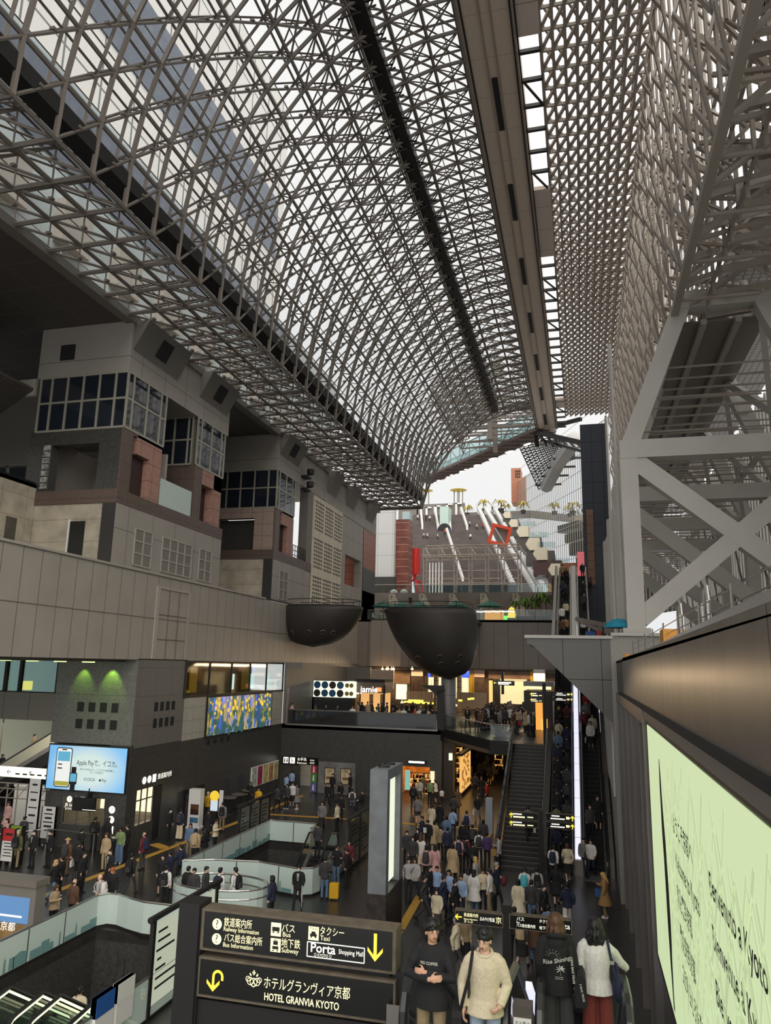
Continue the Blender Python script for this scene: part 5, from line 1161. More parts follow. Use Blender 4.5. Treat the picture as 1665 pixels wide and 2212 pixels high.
for k, (px, py_) in enumerate(((493, 1760), (513, 1752), (533, 1742))):
    p = atZ(px, py_ - 2, 0); t = thing('standing_table', ['nearest', 'middle', 'farthest'][k] + ' of three dark round standing tables before the dark wall doors', 'table', (p.x, p.y, 0), 'standing tables by the dark wall')
    MB().lathe([(.5, 1.0), (.5, 1.05)], (p.x, p.y, 0), 18).build('top', M_steel, t); MB().tube((p.x, p.y, 0), (p.x, p.y, 1.0), .05, 8).build('column', M_dark, t); MB().lathe([(.3, 0), (.28, .04), (.05, .06)], (p.x, p.y, 0), 14).build('foot', M_dark, t)
p = atZ(20, 2075, 0); t = thing('digital_pylon', 'grey framed digital signage with blue and orange screen at far left', 'signage', (p.x, p.y, 0))
px_, py2 = p.x, p.y
MB().box(px_ - 1.3, px_ + .75, py2, py2 + .5, 0, 2.3).build('casing', M_dkplain, t); MB().box(px_ - 1.3, px_ + .8, py2 - .1, py2 + .6, 2.3, 2.5).build('hood', M_steel, t)
q = MB(); panel(q, (px_ - .3, py2 - .005, 1.55), XU, ZU, 1.7, .8); q.build('screen_upper', em('screen_sky', (.14, .30, .58), .5), t)
q = MB(); panel(q, (px_ - .3, py2 - .005, .75), XU, ZU, 1.7, .7); q.build('screen_lower', mat('screen_scene', srgb(140, 110, 70), .4, noise=(2, .5)), t)
q = MB(); text(q, '京都', (px_ - .2, py2 - .012, 1.0), XU, ZU, .3); panel(q, (px_ - .3, py2 - .012, 1.35), XU, ZU, 1.2, .06); q.build('screen_lettering', SW, t)
for k, (px, c, lab) in enumerate(((12, (190, 50, 50), 'red and white standing notice board at left edge'), (28, (130, 160, 50), 'green and yellow standing notice board beside the red one'))):
    p = atZ(px, 1875 - 8 * k, 0); t = thing('standing_board', lab, 'notice board', (p.x, p.y, 0))
    MB().box(p.x - .36, p.x + .36, p.y, p.y + .06, .3, 1.75).build('sheet', M_white, t); MB().box(p.x - .36, p.x + .36, p.y - .01, p.y + .07, 1.2, 1.75).build('header', mat('board_header_%d' % k, srgb(*c), .5), t)
    MB().box(p.x - .4, p.x - .36, p.y - .1, p.y + .15, 0, 1.8).box(p.x + .36, p.x + .4, p.y - .1, p.y + .15, 0, 1.8).build('frame', M_dark, t)
    q = MB(); [panel(q, (p.x, p.y - .012, 1.1 - j * .14), XU, ZU, .5 - .1 * (j % 2), .04) for j in range(5)]; panel(q, (p.x, p.y - .012, 1.5), XU, ZU, .4, .1); q.build('printed_lines', M_ink, t)
solo('queue_railing', MB().tube((-27.6, 35.9, 1.0), (-24.6, 35.7, 1.0), .03, 6).tube((-27.6, 35.9, 0), (-27.6, 35.9, 1.0), .03, 6).tube((-24.6, 35.7, 0), (-24.6, 35.7, 1.0), .03, 6).tube((-27.6, 35.9, 1.0), (-29.4, 33.5, 1.0), .03, 6).tube((-29.4, 33.5, 0), (-29.4, 33.5, 1.0), .03, 6), M_chrome, 'low steel queue railing before the information counter', 'railing')

# ---- south passage at the far left: bridge, window, escalators, lit sign strip
struct('wall_passage', MB().box(-44, -28.6, 36.7, 37.0, 6.4, 7.9), mat('olive_grey_panel', srgb(112, 108, 96), .5, joints=('X', None, 1.7, 1, .3, 0, .04, srgb(60, 58, 52))))
MB().box(-44, -28.7, 36.9, 36.95, 7.9, 9.8).build('window_8', glass('teal_window', (.62, .86, .90), .08))['kind'] = 'structure'
fm = MB()
for x in (-28.7, -31.2, -32.2, -34.5, -37): fm.box(x - .09, x + .09, 36.8, 37.0, 7.9, 9.85)
fm.box(-44, -28.6, 36.8, 37, 7.8, 7.95).box(-44, -28.6, 36.8, 37, 9.7, 9.9); struct('trim_30', fm, M_black)
struct('wall_outside', MB().box(-60, -44, 30, 31, 0, 9).box(-60, -28.6, 62, 62.5, 0, 9.7), mat('pale_backdrop', srgb(150, 150, 130), .8))
solo('lamp', MB().box(-31.5, -31.1, 37.4, 37.8, 8.0, 8.5), em('orange_lamp', (1, .5, .06), 1.3), 'orange box lamp glowing behind the teal window', 'lamp')
for i in range(5): MB().box(-33.5 + i * 1.8, -32.8 + i * 1.8, 35.6, 35.75, 9.64, 9.70).build('ceiling_light', em('green_downlight', (.75, 1, .3), 1.6))
for i, o in enumerate([o for o in COL.objects if o.name.startswith('ceiling_light')]): tag(o, 'small yellow green downlight in the soffit over the information tower', 'light', 'soffit downlights over the information tower')
spot('green_wall_wash_left', (-26.8, 36.1, 9.6), (-26.8, 36.62, 8.4), 80, 66, (.5, 1, .10)); spot('green_wall_wash_right', (-25.0, 36.1, 9.6), (-25.0, 36.62, 8.3), 120, 70, (.5, 1, .10))
for k, (y, lab) in enumerate(((42.5, 'pale sided escalator climbing behind the information tower, far left'), (45.6, 'farther escalator with queued riders at the far left passage'))):
    e = escalator('escalator', lab, -.7, .7, 0, 0, 11.0, 6.3, mat('cream_escalator_side', srgb(190, 186, 165), .5), handmat=M_rubber)
    e.location = (-40, y, 0); e.rotation_euler = (0, 0, R(-90))
ss = thing('lit_sign_strip', 'long white lit direction sign with arrows at far left passage', 'sign', (-31, 38.6, 2.9))
MB().box(-34.5, -28.8, 38.5, 38.7, 3.0, 3.55).build('box', em('white_sign_strip', (.95, .95, .78), .8), ss); q = MB()
for k, c in enumerate('←↖↑'): text(q, c, (-32.6 + k * 1.5, 38.49, 3.28), XU, ZU, .4)
for k in range(6): panel(q, (-32.0 + k * .5, 38.49, 3.2), XU, ZU, .3, .08)
q.build('marks', M_ink, ss)
MB().tube((-33.5, 38.6, 3.5), (-33.5, 38.6, 6.4), .04, 5).tube((-29.5, 38.6, 3.5), (-29.5, 38.6, 6.4), .04, 5).build('hangers', M_steel, ss)
sf_ = MB()
for k in range(9): sf_.tube((-34.5 + k * .7, 38.3, 0), (-34.5 + k * .7, 38.3, 2.7), .04, 5)
for z in (2.4, 2.7, 1.9): sf_.tube((-34.6, 38.3, z), (-28.8, 38.3, z), .035, 5)
for k in range(8): sf_.tube((-34.5 + k * .7, 38.3, 1.9), (-33.8 + k * .7, 38.3, 2.7), .025, 4)
solo('scaffold_frame', sf_, M_lat, 'pale tubular frame under the lit sign strip, far left', 'frame')
solo('white_hoarding', MB().box(-33.5, -29.3, 40.2, 40.3, 0, 2.2).box(-33.5, -29.3, 40.1, 40.4, 2.2, 2.3), M_white, 'white hoarding wall in the far left passage behind the frame', 'hoarding')
# ================================================================== UPPER FLOOR SHOPS, PODS, TERRACE, PLAZA, GRAND STAIR
# balcony parapet with counter along the front of the upper floor
bp = thing('balcony_counter', 'long dark glass balcony counter along the upper floor edge', 'counter', (-17, 57.9, 5.1))
MB().box(-23.0, -10.9, 57.7, 57.76, 5.1, 6.15).build('glass_front', mat('dark_smoked_glass', (.02, .02, .02), .06, spec=.8), bp)
MB().box(-23.0, -10.9, 57.62, 58.25, 6.15, 6.22).build('counter_top', mat('grey_counter_top', srgb(86, 82, 78), .4), bp)
MB().box(-23.1, -10.8, 57.6, 57.7, 5.0, 5.12).box(-23.2, -23.05, 57.6, 57.8, 5.0, 7.9).build('edge_trim', mat('silver_trim', srgb(150, 146, 140), .35, .6), bp)
po = MB().box(-10.85, -10.25, 57.6, 57.9, 5.1, 8.1); po.prism([(-12.3, 57.6, 8.4), (-10.25, 57.6, 8.4), (-10.25, 57.6, 8.0), (-10.85, 57.6, 7.6), (-11.4, 57.6, 8.05)], (0, .3, 0))
solo('flared_post', po, M_dark, 'dark flared post at the right end of the balcony counter', 'post')
balustrade('clear glass balustrade with dark rail along the slanted upper floor edge', [(-10.25, 57.5), (-5.95, 50.35), (-4.65, 50.1)], 5.1, 1.1, glassmat=M_glass)
cl = thing('round_column', 'round grey clad column under the larger dark pod', 'column', (-10.9, 63, 5.1))
MB().tube((-10.9, 63, 5.1), (-10.9, 63, 9.6), .62, 24).build('shaft', mat('column_cladding', srgb(150, 148, 146), .4, .2, joints=('Z', None, 1.5, 1, 0, 0, .03, srgb(80, 78, 76))), cl)
for k, px in enumerate((942, 992)):
    a = atY(px, 1480, 76); t = thing('column', ('left' if k == 0 else 'right') + ' banded shiny column before the lit upper shops beside round column', 'column', (a.x, 76, 5.1)); MB().tube((a.x, 76, 5.1), (a.x, 76, 9.5), .26, 14).build('shaft', mat('banded_cladding', srgb(176, 160, 140), .25, .6, joints=('Z', None, .6, 1, 0, 0, .05, srgb(60, 52, 44))), t)
# shop fronts at the back (placed on the wall under the terrace)
shopwall = struct('wall_shopfront', MB().box(-23.5, -1.9, 78.6, 78.9, 5.1, 9.6), mat('dim_brown_wall', srgb(96, 76, 56), .6, noise=(.7, .35)))
def shop(nm, lab, x0, y0, x1, y1, m, Y=78.3, t=.2, cat='shop panel', extra=None):
    q = MB(); r = pxbox(q, x0, y0, x1, y1, Y, t); return solo(nm, q.bar((r[0], Y - .02, r[2]), (r[1], Y - .02, r[2]), .06), m, lab, cat)
W1 = em('lit_shop_cream', (1, .82, .50), .75); W2 = em('lit_shop_amber', (1, .62, .22), .7); W3 = em('lit_shop_pale', (.95, .95, .68), .8)
gold = mat('gold_yellow_panel', srgb(190, 150, 20), .5); stone = mat('pink_beige_panel', srgb(176, 150, 130), .5); dkb = mat('dark_brown_panel', srgb(70, 52, 40), .5, noise=(1.5, .4))
shop('lit_shop_window', 'lit cream shop window left of the round column', 925, 1463, 952, 1508, W1)
shop('lit_shop_window', 'lit cream shop window right of the round column', 984, 1464, 1012, 1508, W1)
shop('menu_board', 'tall pale lit menu board at upper shops, left part', 855, 1478, 878, 1510, W3, 77.9)
shop('yellow_panel', 'tall mustard yellow wall panel beside the blue screen', 1013, 1447, 1024, 1512, gold, 78.1)
shop('yellow_panel', 'mustard yellow panel left of the white end pillar', 1145, 1447, 1152, 1492, gold, 78.1)
shop('beige_panel', 'beige upper wall panel with small marks above dark shop panel', 1024, 1447, 1046, 1462, stone, 78.0)
shop('dark_panel', 'dark bronze shop panel under the beige one', 1024, 1462, 1046, 1496, dkb, 78.0)
shop('beige_panel', 'pale hanging wall panel right of the jacket shop kiosk', 802, 1447, 850, 1488, mat('pale_lilac_panel', srgb(170, 152, 140), .5), 77.0)
shop('bronze_panel', 'bronze wall panel lit from above by a downlight', 852, 1450, 886, 1476, mat('bronze_wall', srgb(110, 84, 60), .5, noise=(1, .4)), 78.2)
shop('beige_panel', 'small beige lintel panel over the dark panels at centre', 888, 1446, 913, 1460, stone, 77.8)
shop('dark_panel', 'dark stone panel under the small beige lintel', 888, 1460, 913, 1494, dkb, 77.8)
shop('blue_screen', 'bright blue screen hanging above the upper shops', 998, 1449, 1013, 1463, em('blue_screen', (.03, .09, .9), .9), 77.5, cat='screen')
shop('blue_screen', 'narrow bright blue screen partly hidden by the larger pod', 924, 1449, 929, 1462, em('blue_screen', (0, 0, 0)), 77.5, cat='screen')
shop('lit_entrance', 'large lit cream shop entrance at the right of upper floor', 1080, 1466, 1138, 1520, em('lit_entrance', (1, .80, .42), .6), 78.3)
shop('bronze_lintel', 'wide bronze lintel over the lit shop entrance', 1055, 1450, 1145, 1466, mat('bronze_wall', (0, 0, 0)), 78.1)
shop('lit_shop_window', 'narrow lit window left of the entrance frame', 1056, 1470, 1064, 1520, W2, 78.2)
shop('white_wall_panel', 'white tiled end pillar by the yellow panel', 1152, 1446, 1177, 1472, M_white, 77.6)
shop('door_frame', 'dark shop door frame beside lit entrance', 1064, 1466, 1080, 1525, M_black, 78.0)
# hoardings, amber canopies, lamps
shop('hoarding', 'pale hoarding wall behind the diners left of the round column', 878, 1494, 935, 1515, mat('warm_hoarding', srgb(190, 160, 130), .6), 72, cat='hoarding')
shop('hoarding', 'long pale hoarding wall behind the crowd right of the round column', 986, 1496, 1050, 1530, mat('warm_hoarding', (0, 0, 0)), 70, cat='hoarding')
YL = em('yellow_tube_lamp', (1, .74, .08), 1.6)
for k, (x0, y, x1) in enumerate(((872, 1516, 897), (882, 1513, 914), (898, 1518, 936), (990, 1513, 998), (1010, 1510, 1016), (1016, 1509, 1024))):
    a, b = atY(x0, y, 66), atY(x1, y, 66); t = thing('tube_lamp', 'yellow tube lamp hanging over the diners, number %s from left' % ['one', 'two', 'three', 'four', 'five', 'six'][k], 'lamp', (a.x, 66, a.z), 'yellow tube lamps')
    MB().tube(a, (b.x, 66, a.z), .09, 6, caps=True).build('tube', YL, t); MB().tube((a.x + .2, 66, a.z), (a.x + .2, 66, a.z + 2), .012, 4).tube((b.x - .2, 66, a.z), (b.x - .2, 66, a.z + 2), .012, 4).build('cords', M_dark, t)
LABELS_ORD = ['first', 'second', 'third', 'fourth', 'fifth', 'sixth', 'seventh', 'eighth', 'ninth', 'tenth', 'eleventh', 'twelfth']
for k, px in enumerate((826, 835, 838, 846, 850, 890, 868, 984, 948, 960)):
    a = atY(px, 1447.5 if k < 6 else (1516, 1522, 1520, 1526)[k % 4], 70); q = MB().lathe([(.02, .22), (.12, .15), (.13, .05), (.02, 0)], (a.x, 70, a.z), 10); solo('globe_lamp', q.tube((a.x, 70, a.z + .2), (a.x, 70, a.z + .35), .015, 4), E_warm, 'small warm globe lamp, %s from left over the upper floor' % LABELS_ORD[k], 'lamp', 'warm globe lamps of the upper floor')
# corner dark walls and kiosk with round plates
struct('wall_shop_corner', MB().box(-23.5, -23.3, 57.7, 78, 5.1, 9.9).box(-23.5, -22, 57.75, 58.2, 9.45, 9.9).box(-23.5, -1.9, 78.5, 79, 9.4, 9.9).box(-23.3, -20.8, 74, 74.2, 5.1, 9.6), M_dkplain)
kk = thing('jacket_shop', 'black kiosk with lit lightbox of round plates and warm counter', 'kiosk', (-18.5, 66, 5.1))
Yk = 64.0
def kp(px, py_): p = atY(px, py_, Yk); return p
a, b = kp(672, 1470), kp(760, 1540)
MB().box(a.x, b.x, Yk, Yk + 3.5, 5.1, a.z).build('black_body', M_black, kk)
a2, b2 = kp(634, 1495), kp(676, 1540); MB().box(a2.x, b2.x, Yk, Yk + 2, 5.1, a2.z).build('side_body', M_black, kk)
a, b = kp(679, 1470), kp(744, 1507); lb2 = MB().box(a.x, b.x, Yk - .2, Yk, b.z, a.z); lbx = lb2.build('plate_lightbox', em('plate_lightbox', (.92, .95, .80), .7), kk)
MB().box(b.x, b.x + .9, Yk - .15, Yk + 1.5, b.z, a.z).build('lightbox_end', em('plate_lightbox', (0, 0, 0)), kk)
cw = (b.x - a.x) / 4; ch = (a.z - b.z) / 2
for i in range(4):
    for j in range(2):
        c = Vector((a.x + cw * (i + .5), Yk - .2, b.z + ch * (j + .5))); q = MB(); disc(q, c, XU, ZU, cw * .44, 20, .004)
        q.build('plate', mat('plate_blue', srgb(44, 92, 130), .3) if (i + j) % 3 else mat('plate_brown', srgb(50, 42, 34), .3), lbx)
for j in range(2):
    for i in range(2): q = MB(); disc(q, (b.x + .25 + .4 * i, Yk - .15, b.z + ch * (j + .5)), XU, ZU, .19, 14, .004); q.build('plate', mat('plate_gold', srgb(150, 130, 40), .3), kk)
c0, c1 = kp(762, 1478), kp(826, 1540); MB().box(c0.x, c1.x, Yk + .6, Yk + 3.5, kp(790, 1497).z, c0.z + .2).build('fascia', mat('grey_fascia', srgb(110, 96, 82), .5), kk)
MB().box(c0.x, c1.x, Yk + .55, Yk + 3.5, c0.z + .2, c0.z + .45).box(c1.x - .12, c1.x, Yk + .55, Yk + .8, 5.1, c0.z).build('canopy', M_black, kk)
MB().box(c0.x, c1.x, Yk + 2.6, Yk + 2.7, 5.1, kp(790, 1497).z).build('warm_back_wall', em('warm_back', (1, .55, .2), .55), kk)
for px in (766, 797, 821): p = kp(px, 1500); MB().box(p.x - .14, p.x + .14, Yk + .6, Yk + .9, 5.1, p.z).build('pillar', mat('kiosk_post', srgb(150, 110, 70), .5), kk)
q = MB(); p = kp(793, 1490); text(q, 'jamie', (p.x, Yk + .58, p.z), XU, ZU, .75); q.build('sign_lettering', em('sign_bright', (1, .98, .9), 3), kk)
q = MB(); p = kp(814, 1490); panel(q, (p.x, Yk + .58, p.z), XU, ZU, .5, .36); q.build('red_sign', em('red_sign', (1, .25, .08), 1.2), kk)
MB().box(c0.x + .1, c0.x + 2.0, Yk + 1.0, Yk + 1.5, 5.1, 6.2).build('counter', W2, kk)
spot('kiosk_lamp', ((c0.x + c1.x) / 2, Yk + 1.5, 7.9), ((c0.x + c1.x) / 2, Yk + 1.5, 5.1), 60, 120, (1, .7, .4))
# small kiosk with lift on the right end of the upper floor
lf = thing('lift_kiosk', 'dark lift kiosk with orange lit doorway at right of upper floor', 'lift', (-4.2, 64, 5.1))
a, b = atY(1131, 1492, 62), atY(1178, 1565, 62); MB().box(a.x, b.x + .6, 62, 65, 5.1, a.z).build('body', mat('dark_kiosk_wall', srgb(50, 46, 44), .5), lf)
a, b = atY(1131, 1472, 62), atY(1196, 1490, 62); MB().box(a.x, b.x, 61.6, 65, a.z - .35, a.z).build('roof', mat('grey_roof', srgb(150, 146, 142), .5), lf); MB().box(a.x + .2, b.x - .2, 61.7, 62, b.z, a.z - .35).build('lit_header', em('lit_header', (1, .85, .4), 1.0), lf)
a, b = atY(1156, 1513, 61.9), atY(1179, 1566, 61.9); MB().box(a.x, b.x, 61.9, 62, 5.1, a.z).build('orange_doorway', em('orange_doorway', (1, .42, .08), .7), lf); MB().box(a.x + .45, a.x + .9, 61.7, 61.9, 5.1, a.z - 1.4).build('orange_sign', em('orange_sign', (1, .5, .12), .9), lf)
hang_sign('black overhead sign with yellow arrow before the lit shop entrance', 66, [(1064, 1470, 1111, 1480, [('left', .1, .5, 0, .6, SY), ('bar', .55, .6, .6, .3, SW), ('bar', .5, .28, .5, .2, SW)])], 1090, 7.6, 9.5)
# ground floor shop fronts of the arcade
def front(nm, lab, x0, y0, x1, y1, m, Y, cat='shop window'): return shop(nm, lab, x0, y0, x1, y1, m, Y, .1, cat)
noisewarm = mat('packed_shelves', srgb(190, 110, 60), .6, noise=(4, .8))
def shelves(lab, x0, y0, x1, y1, Y, n, seed):
    a, b = atY(x0, y0, Y), atY(x1, y1, Y); t = thing('shop_shelves', lab, 'shelves', ((a.x + b.x) / 2, Y, b.z)); r = random.Random(seed)
    MB().box(a.x, b.x, Y, Y + .1, b.z, a.z).build('back_panel', em('amber_back', (1, .55, .15), .55), t)
    f = MB()
    for k in range(n + 1): z = b.z + (a.z - b.z) * k / n; f.box(a.x, b.x, Y - .35, Y, z - .02, z + .02)
    f.build('boards', M_dark, t)
    for c, rgb in enumerate(((190, 60, 50), (225, 190, 120), (90, 60, 44))):
        g = MB()
        for k in range(n):
            z = b.z + (a.z - b.z) * k / n + .02
            for i in range(5): x = a.x + (b.x - a.x) * r.random() * .9; w = .06 + .12 * r.random(); g.box(x, x + w, Y - .3, Y - .05, z, z + (a.z - b.z) / n * (.4 + .4 * r.random()))
        o = g.build('goods', mat('goods_%d' % rgb[0], srgb(*rgb), .6), t); o['kind'] = 'stuff'
shelves('amber lit souvenir shelves in the shop doorway of the back wall', 886, 1668, 932, 1722, 60.5, 5, 1)
front('lit_poster', 'blue green poster panel left of the souvenir shop doorway', 874.5, 1664, 885, 1705, em('poster_bluegreen', (.25, .55, .45), .55), 57.62, 'poster')
front('lit_poster', 'pale lit poster with red lettering at souvenir shop doorway', 929, 1666, 938, 1690, em('poster_pale', (1, .8, .5), .7), 57.62, 'poster')
t = thing('lit_sign', 'white lit sign box over the souvenir shop doorway', 'sign', (-13.1, 57.6, 2.6)); a, b = atY(881, 1642, 57.5), atY(921, 1650.5, 57.5)
MB().box(a.x, b.x, 57.4, 57.7, b.z, a.z).build('box', M_dark, t); MB().box(a.x + .08, b.x - .15, 57.38, 57.4, b.z + .04, a.z - .04).build('lit_face', E_white, t)
shelves('tall warm lit shelves at the left side of the arcade entrance', 968, 1612, 998, 1690, 66, 7, 2)
shelves('amber shelves in the lit shop at the right side of the arcade', 1068, 1615, 1086, 1662, 70, 4, 3)
MB()
t = thing('arcade_pillar', 'dark pillar with small lit sign at the arcade entrance', 'pillar', (-10.3, 58.5, 0)); MB().box(-10.45, -9.7, 58.2, 58.8, 0, 4.4).build('shaft', mat('dark_brown_stone', srgb(46, 38, 34), .4), t); MB().box(-10.0, -9.75, 58.0, 58.2, 2.9, 3.4).build('lit_sign', W3, t)
t = thing('arcade_cabinet', 'amber lit display cabinet slanting into the arcade', 'display', (-9.2, 62, 0)); MB().box(-9.5, -9.35, 60, 65, .3, 3.0).build('lit_front', em('amber_cabinet', (1, .55, .16), .6), t); MB().box(-9.7, -9.3, 60, 65, 0, .3).box(-9.7, -9.3, 60, 65, 3, 3.2).build('frame', M_dark, t)
q = MB(); r3 = random.Random(9)
for k in range(40): y = 60.1 + r3.random() * 4.7; z = .4 + r3.random() * 2.4; q.box(-9.36, -9.28, y, y + .2, z, z + .22)
o = q.build('goods', mat('goods_225', (0, 0, 0)), t); o['kind'] = 'stuff'
for k, (x, y) in enumerate(((-7.3, 60), (-6.6, 66))): solo('pendant_lamp', MB().lathe([(.03, .5), (.16, .35), (.14, 0)], (x, y, 3.7), 10).tube((x, y, 4.2), (x, y, 4.7), .02, 4), E_warm, ('nearer' if k == 0 else 'farther') + ' warm pendant lamp hanging in the ground floor arcade', 'lamp')

# ---- two dark boat shaped pods hung before the terrace
M_pod = mat('dark_bronze_pod', srgb(64, 60, 57), .5, .25, noise=(.8, .12))
def pod(label, cx, cy, rx, ry, H, bx, by, zt, holes):
    t = thing('pod_balcony', label, 'pod', (cx, cy, zt - H), 'dark boat shaped pods'); rg = []
    for k in range(13):
        f = k / 12; s = math.sqrt(max(0, 1 - (1 - f) ** 2.0)) if f < 1 else 1; s = max(.02, s)
        c = Vector((bx + (cx - bx) * f ** .8, by + (cy - by) * f ** .8, zt - H + H * (1 - (1 - f) ** 1.0)))
        rg.append([(c.x + rx * s * math.cos(2 * math.pi * i / 36), c.y + ry * s * math.sin(2 * math.pi * i / 36), c.z) for i in range(36)])
    MB().rings(rg).build('hull', M_pod, t, smooth=True)
    r_ = MB(); n = 24; pp_ = [(cx + (rx - .25) * math.cos(2 * math.pi * i / n), cy + (ry - .25) * math.sin(2 * math.pi * i / n)) for i in range(n)]
    r_.path([(x, y, zt + .55) for x, y in pp_] + [(*pp_[0], zt + .55)], .03, 4); r_.path([(x, y, zt + .05) for x, y in pp_] + [(*pp_[0], zt + .05)], .05, 4)
    for x, y in pp_[::3]: r_.tube((x, y, zt), (x, y, zt + .55), .025, 4)
    r_.build('railing', M_dark, t)
    for px, py_ in holes:
        # a porthole ring lying on the hull where the ray meets it
        r0 = _ray(px, py_); r0 = Vector(r0).normalized(); o0 = Vector((0, 0, CZ)); best = None
        for d in np.arange(45, 75, .05):
            p = o0 + r0 * d; f = (p.z - (zt - H)) / H
            if not 0 < f < 1: continue
            s = math.sqrt(1 - (1 - f) ** 2); c = (bx + (cx - bx) * f ** .8, by + (cy - by) * f ** .8)
            if ((p.x - c[0]) / (rx * s)) ** 2 + ((p.y - c[1]) / (ry * s)) ** 2 <= 1: best = p; break
        if best is None: continue
        nrm = (best - Vector((cx, cy, zt + 1))).normalized(); nrm.z *= .6; nrm.normalize(); a_1 = nrm.cross(ZU).normalized(); b_1 = a_1.cross(nrm)
        q = MB(); c = best + nrm * .03
        q.path([c + (a_1 * math.cos(2 * math.pi * i / 14) + b_1 * math.sin(2 * math.pi * i / 14)) * .2 for i in range(15)], .05, 5, caps=False); pr_ = q.build('porthole_ring', mat('porthole_metal', srgb(120, 110, 100), .4, .5), t)
        q = MB(); q.add([c + (a_1 * math.cos(2 * math.pi * i / 14) + b_1 * math.sin(2 * math.pi * i / 14)) * .19 for i in range(14)], [tuple(range(14))]); q.build('porthole_glass', M_black, pr_)
    return t
pod('smaller dark boat shaped pod fixed to the left wall under the terrace', -21.2, 59.2, 3.75, 2.3, 3.3, -21.7, 59.2, 14.5, ((632, 1365), (667, 1365), (697, 1365), (719, 1366)))
pod('larger dark half cone pod hanging before the terrace at centre', -12.4, 62.0, 3.9, 2.6, 5.7, -10.7, 62.2, 14.5, ((903, 1419), (948, 1418), (993, 1418), (952, 1433), (987, 1432)))
solo('pod_gangway', MB().box(-16.2, -15.8, 60.0, 61.0, 14.2, 14.35).tube((-16.3, 60, 14.9), (-15.7, 60, 14.9), .04, 5).box(-23.5, -21, 58, 60.5, 14.3, 14.5).box(-14, -10, 64.0, 78, 14.2, 14.45), M_pod, 'flat gangway decks tying the dark pods to terrace', 'gangway')

# ---- terrace cafe: parasols, railing, plants, signs
balustrade('clear glass railing along the cafe terrace edge right of the pod', [(-11.5, 78.2), (-2.8, 78.2)], 14.62, 1.1, glassmat=M_glass)
balustrade('clear glass railing along the terrace edge left of the pod', [(-22.5, 78.2), (-15.2, 78.2)], 14.62, 1.1, glassmat=M_glass)
M_par = mat('green_parasol_fabric', srgb(22, 92, 74), .7)
for k, (px, py_) in enumerate(((828, 1305), (868, 1306), (906, 1306), (985, 1305), (1057, 1304))):
    a = atY(px, py_, 84); t = thing('parasol', 'dark green cafe parasol, %s from left on the terrace' % LABELS_ORD[k], 'parasol', (a.x, 84, 14.62), 'green cafe parasols')
    MB().lathe([(.03, .75), (.5, .5), (1.5, .08), (1.62, 0), (1.5, .03), (.4, .35), (.03, .5)], (a.x, 84, a.z - .35), 8).build('canopy', M_par, t); MB().tube((a.x, 84, 14.62), (a.x, 84, a.z + .3), .04, 6).build('pole', M_dark, t)
for k, px in enumerate((850, 915, 980, 1047, 1117)):
    a = atY(px, 1300, 91.5); t = thing('buttress', 'pale triangular stone fin, %s from left on the terrace wall' % LABELS_ORD[k], 'fin', (a.x, 91.4, 14.62), 'pale triangular fins of the terrace wall')
    MB().prism([(a.x - .5, 91.0, 14.62), (a.x + 2.2, 91.0, 14.62), (a.x + .1, 91.0, 18.7), (a.x - .5, 91.0, 18.7)], (0, .6, 0)).build('slab', M_conc, t); q = MB(); text(q, '7', (a.x - .2, 91.0, 18.2), XU, ZU, .8); q.build('mark', M_ink, t)
for k, (px, py_) in enumerate(((886, 1297), (1152, 1295))): q = MB(); r = pxbox(q, px - 3, py_ - 5, px + 3, py_ + 5, 91.9, .1); solo('wall_opening', q.box(r[0] - .05, r[1] + .05, 91.85, 91.9, r[3], r[3] + .06), M_black, ('left' if k == 0 else 'right') + ' small dark slot in the stone terrace wall', 'opening')
cf = thing('cafe_counter', 'orange lit cafe counter under the right parasol on terrace', 'counter', (-11, 82, 14.62))
a, b = atY(1045, 1317, 82), atY(1087, 1345, 82); MB().box(a.x, b.x, 82.2, 83, 14.62, a.z).build('orange_front', em('cafe_orange', (1, .42, .08), .55), cf); MB().box(a.x - .2, b.x + .2, 82, 83.2, a.z, a.z + .1).build('top', M_dark, cf)
a, b = atY(1088, 1330, 81), atY(1099, 1343, 81); solo('lit_sign_board', MB().box(a.x, b.x, 81, 81.1, 14.62, a.z).box(a.x, b.x, 80.9, 81.2, 14.62, 14.7), em('green_lit', (.2, 1, .12), .9), 'bright green lit sign board on the cafe terrace', 'sign')
a = atY(1105, 1328, 81); t = thing('oval_sign', 'yellow oval lit cafe sign on green base by the plants', 'sign', (a.x, 81, 14.62)); q = MB().lathe([(.02, -.9), (.3, -.65), (.42, 0), (.3, .65), (.02, .9)], (a.x, 81, a.z), 14, 1, .3); q.build('oval', em('oval_yellow', (1, .65, .1), .9), t); MB().box(a.x - .45, a.x + .45, 80.8, 81.2, 14.62, 15.1).build('base', mat('green_base', srgb(30, 110, 60), .5), t)
q = MB(); pts = [atY(1029 + 9 * k, 1321 + (1.2 if k % 2 else 0) - k * .1, 79) for k in range(10)]; q.path(pts, .06, 5); solo('light_string', q, em('string_white', (1, .95, .8), 2.2), 'white light string along the cafe terrace railing', 'lights')
M_leaf = mat('plant_leaf', srgb(92, 120, 44), .7, noise=(5, .3)); M_pot = mat('dark_pot', srgb(50, 46, 44), .6)
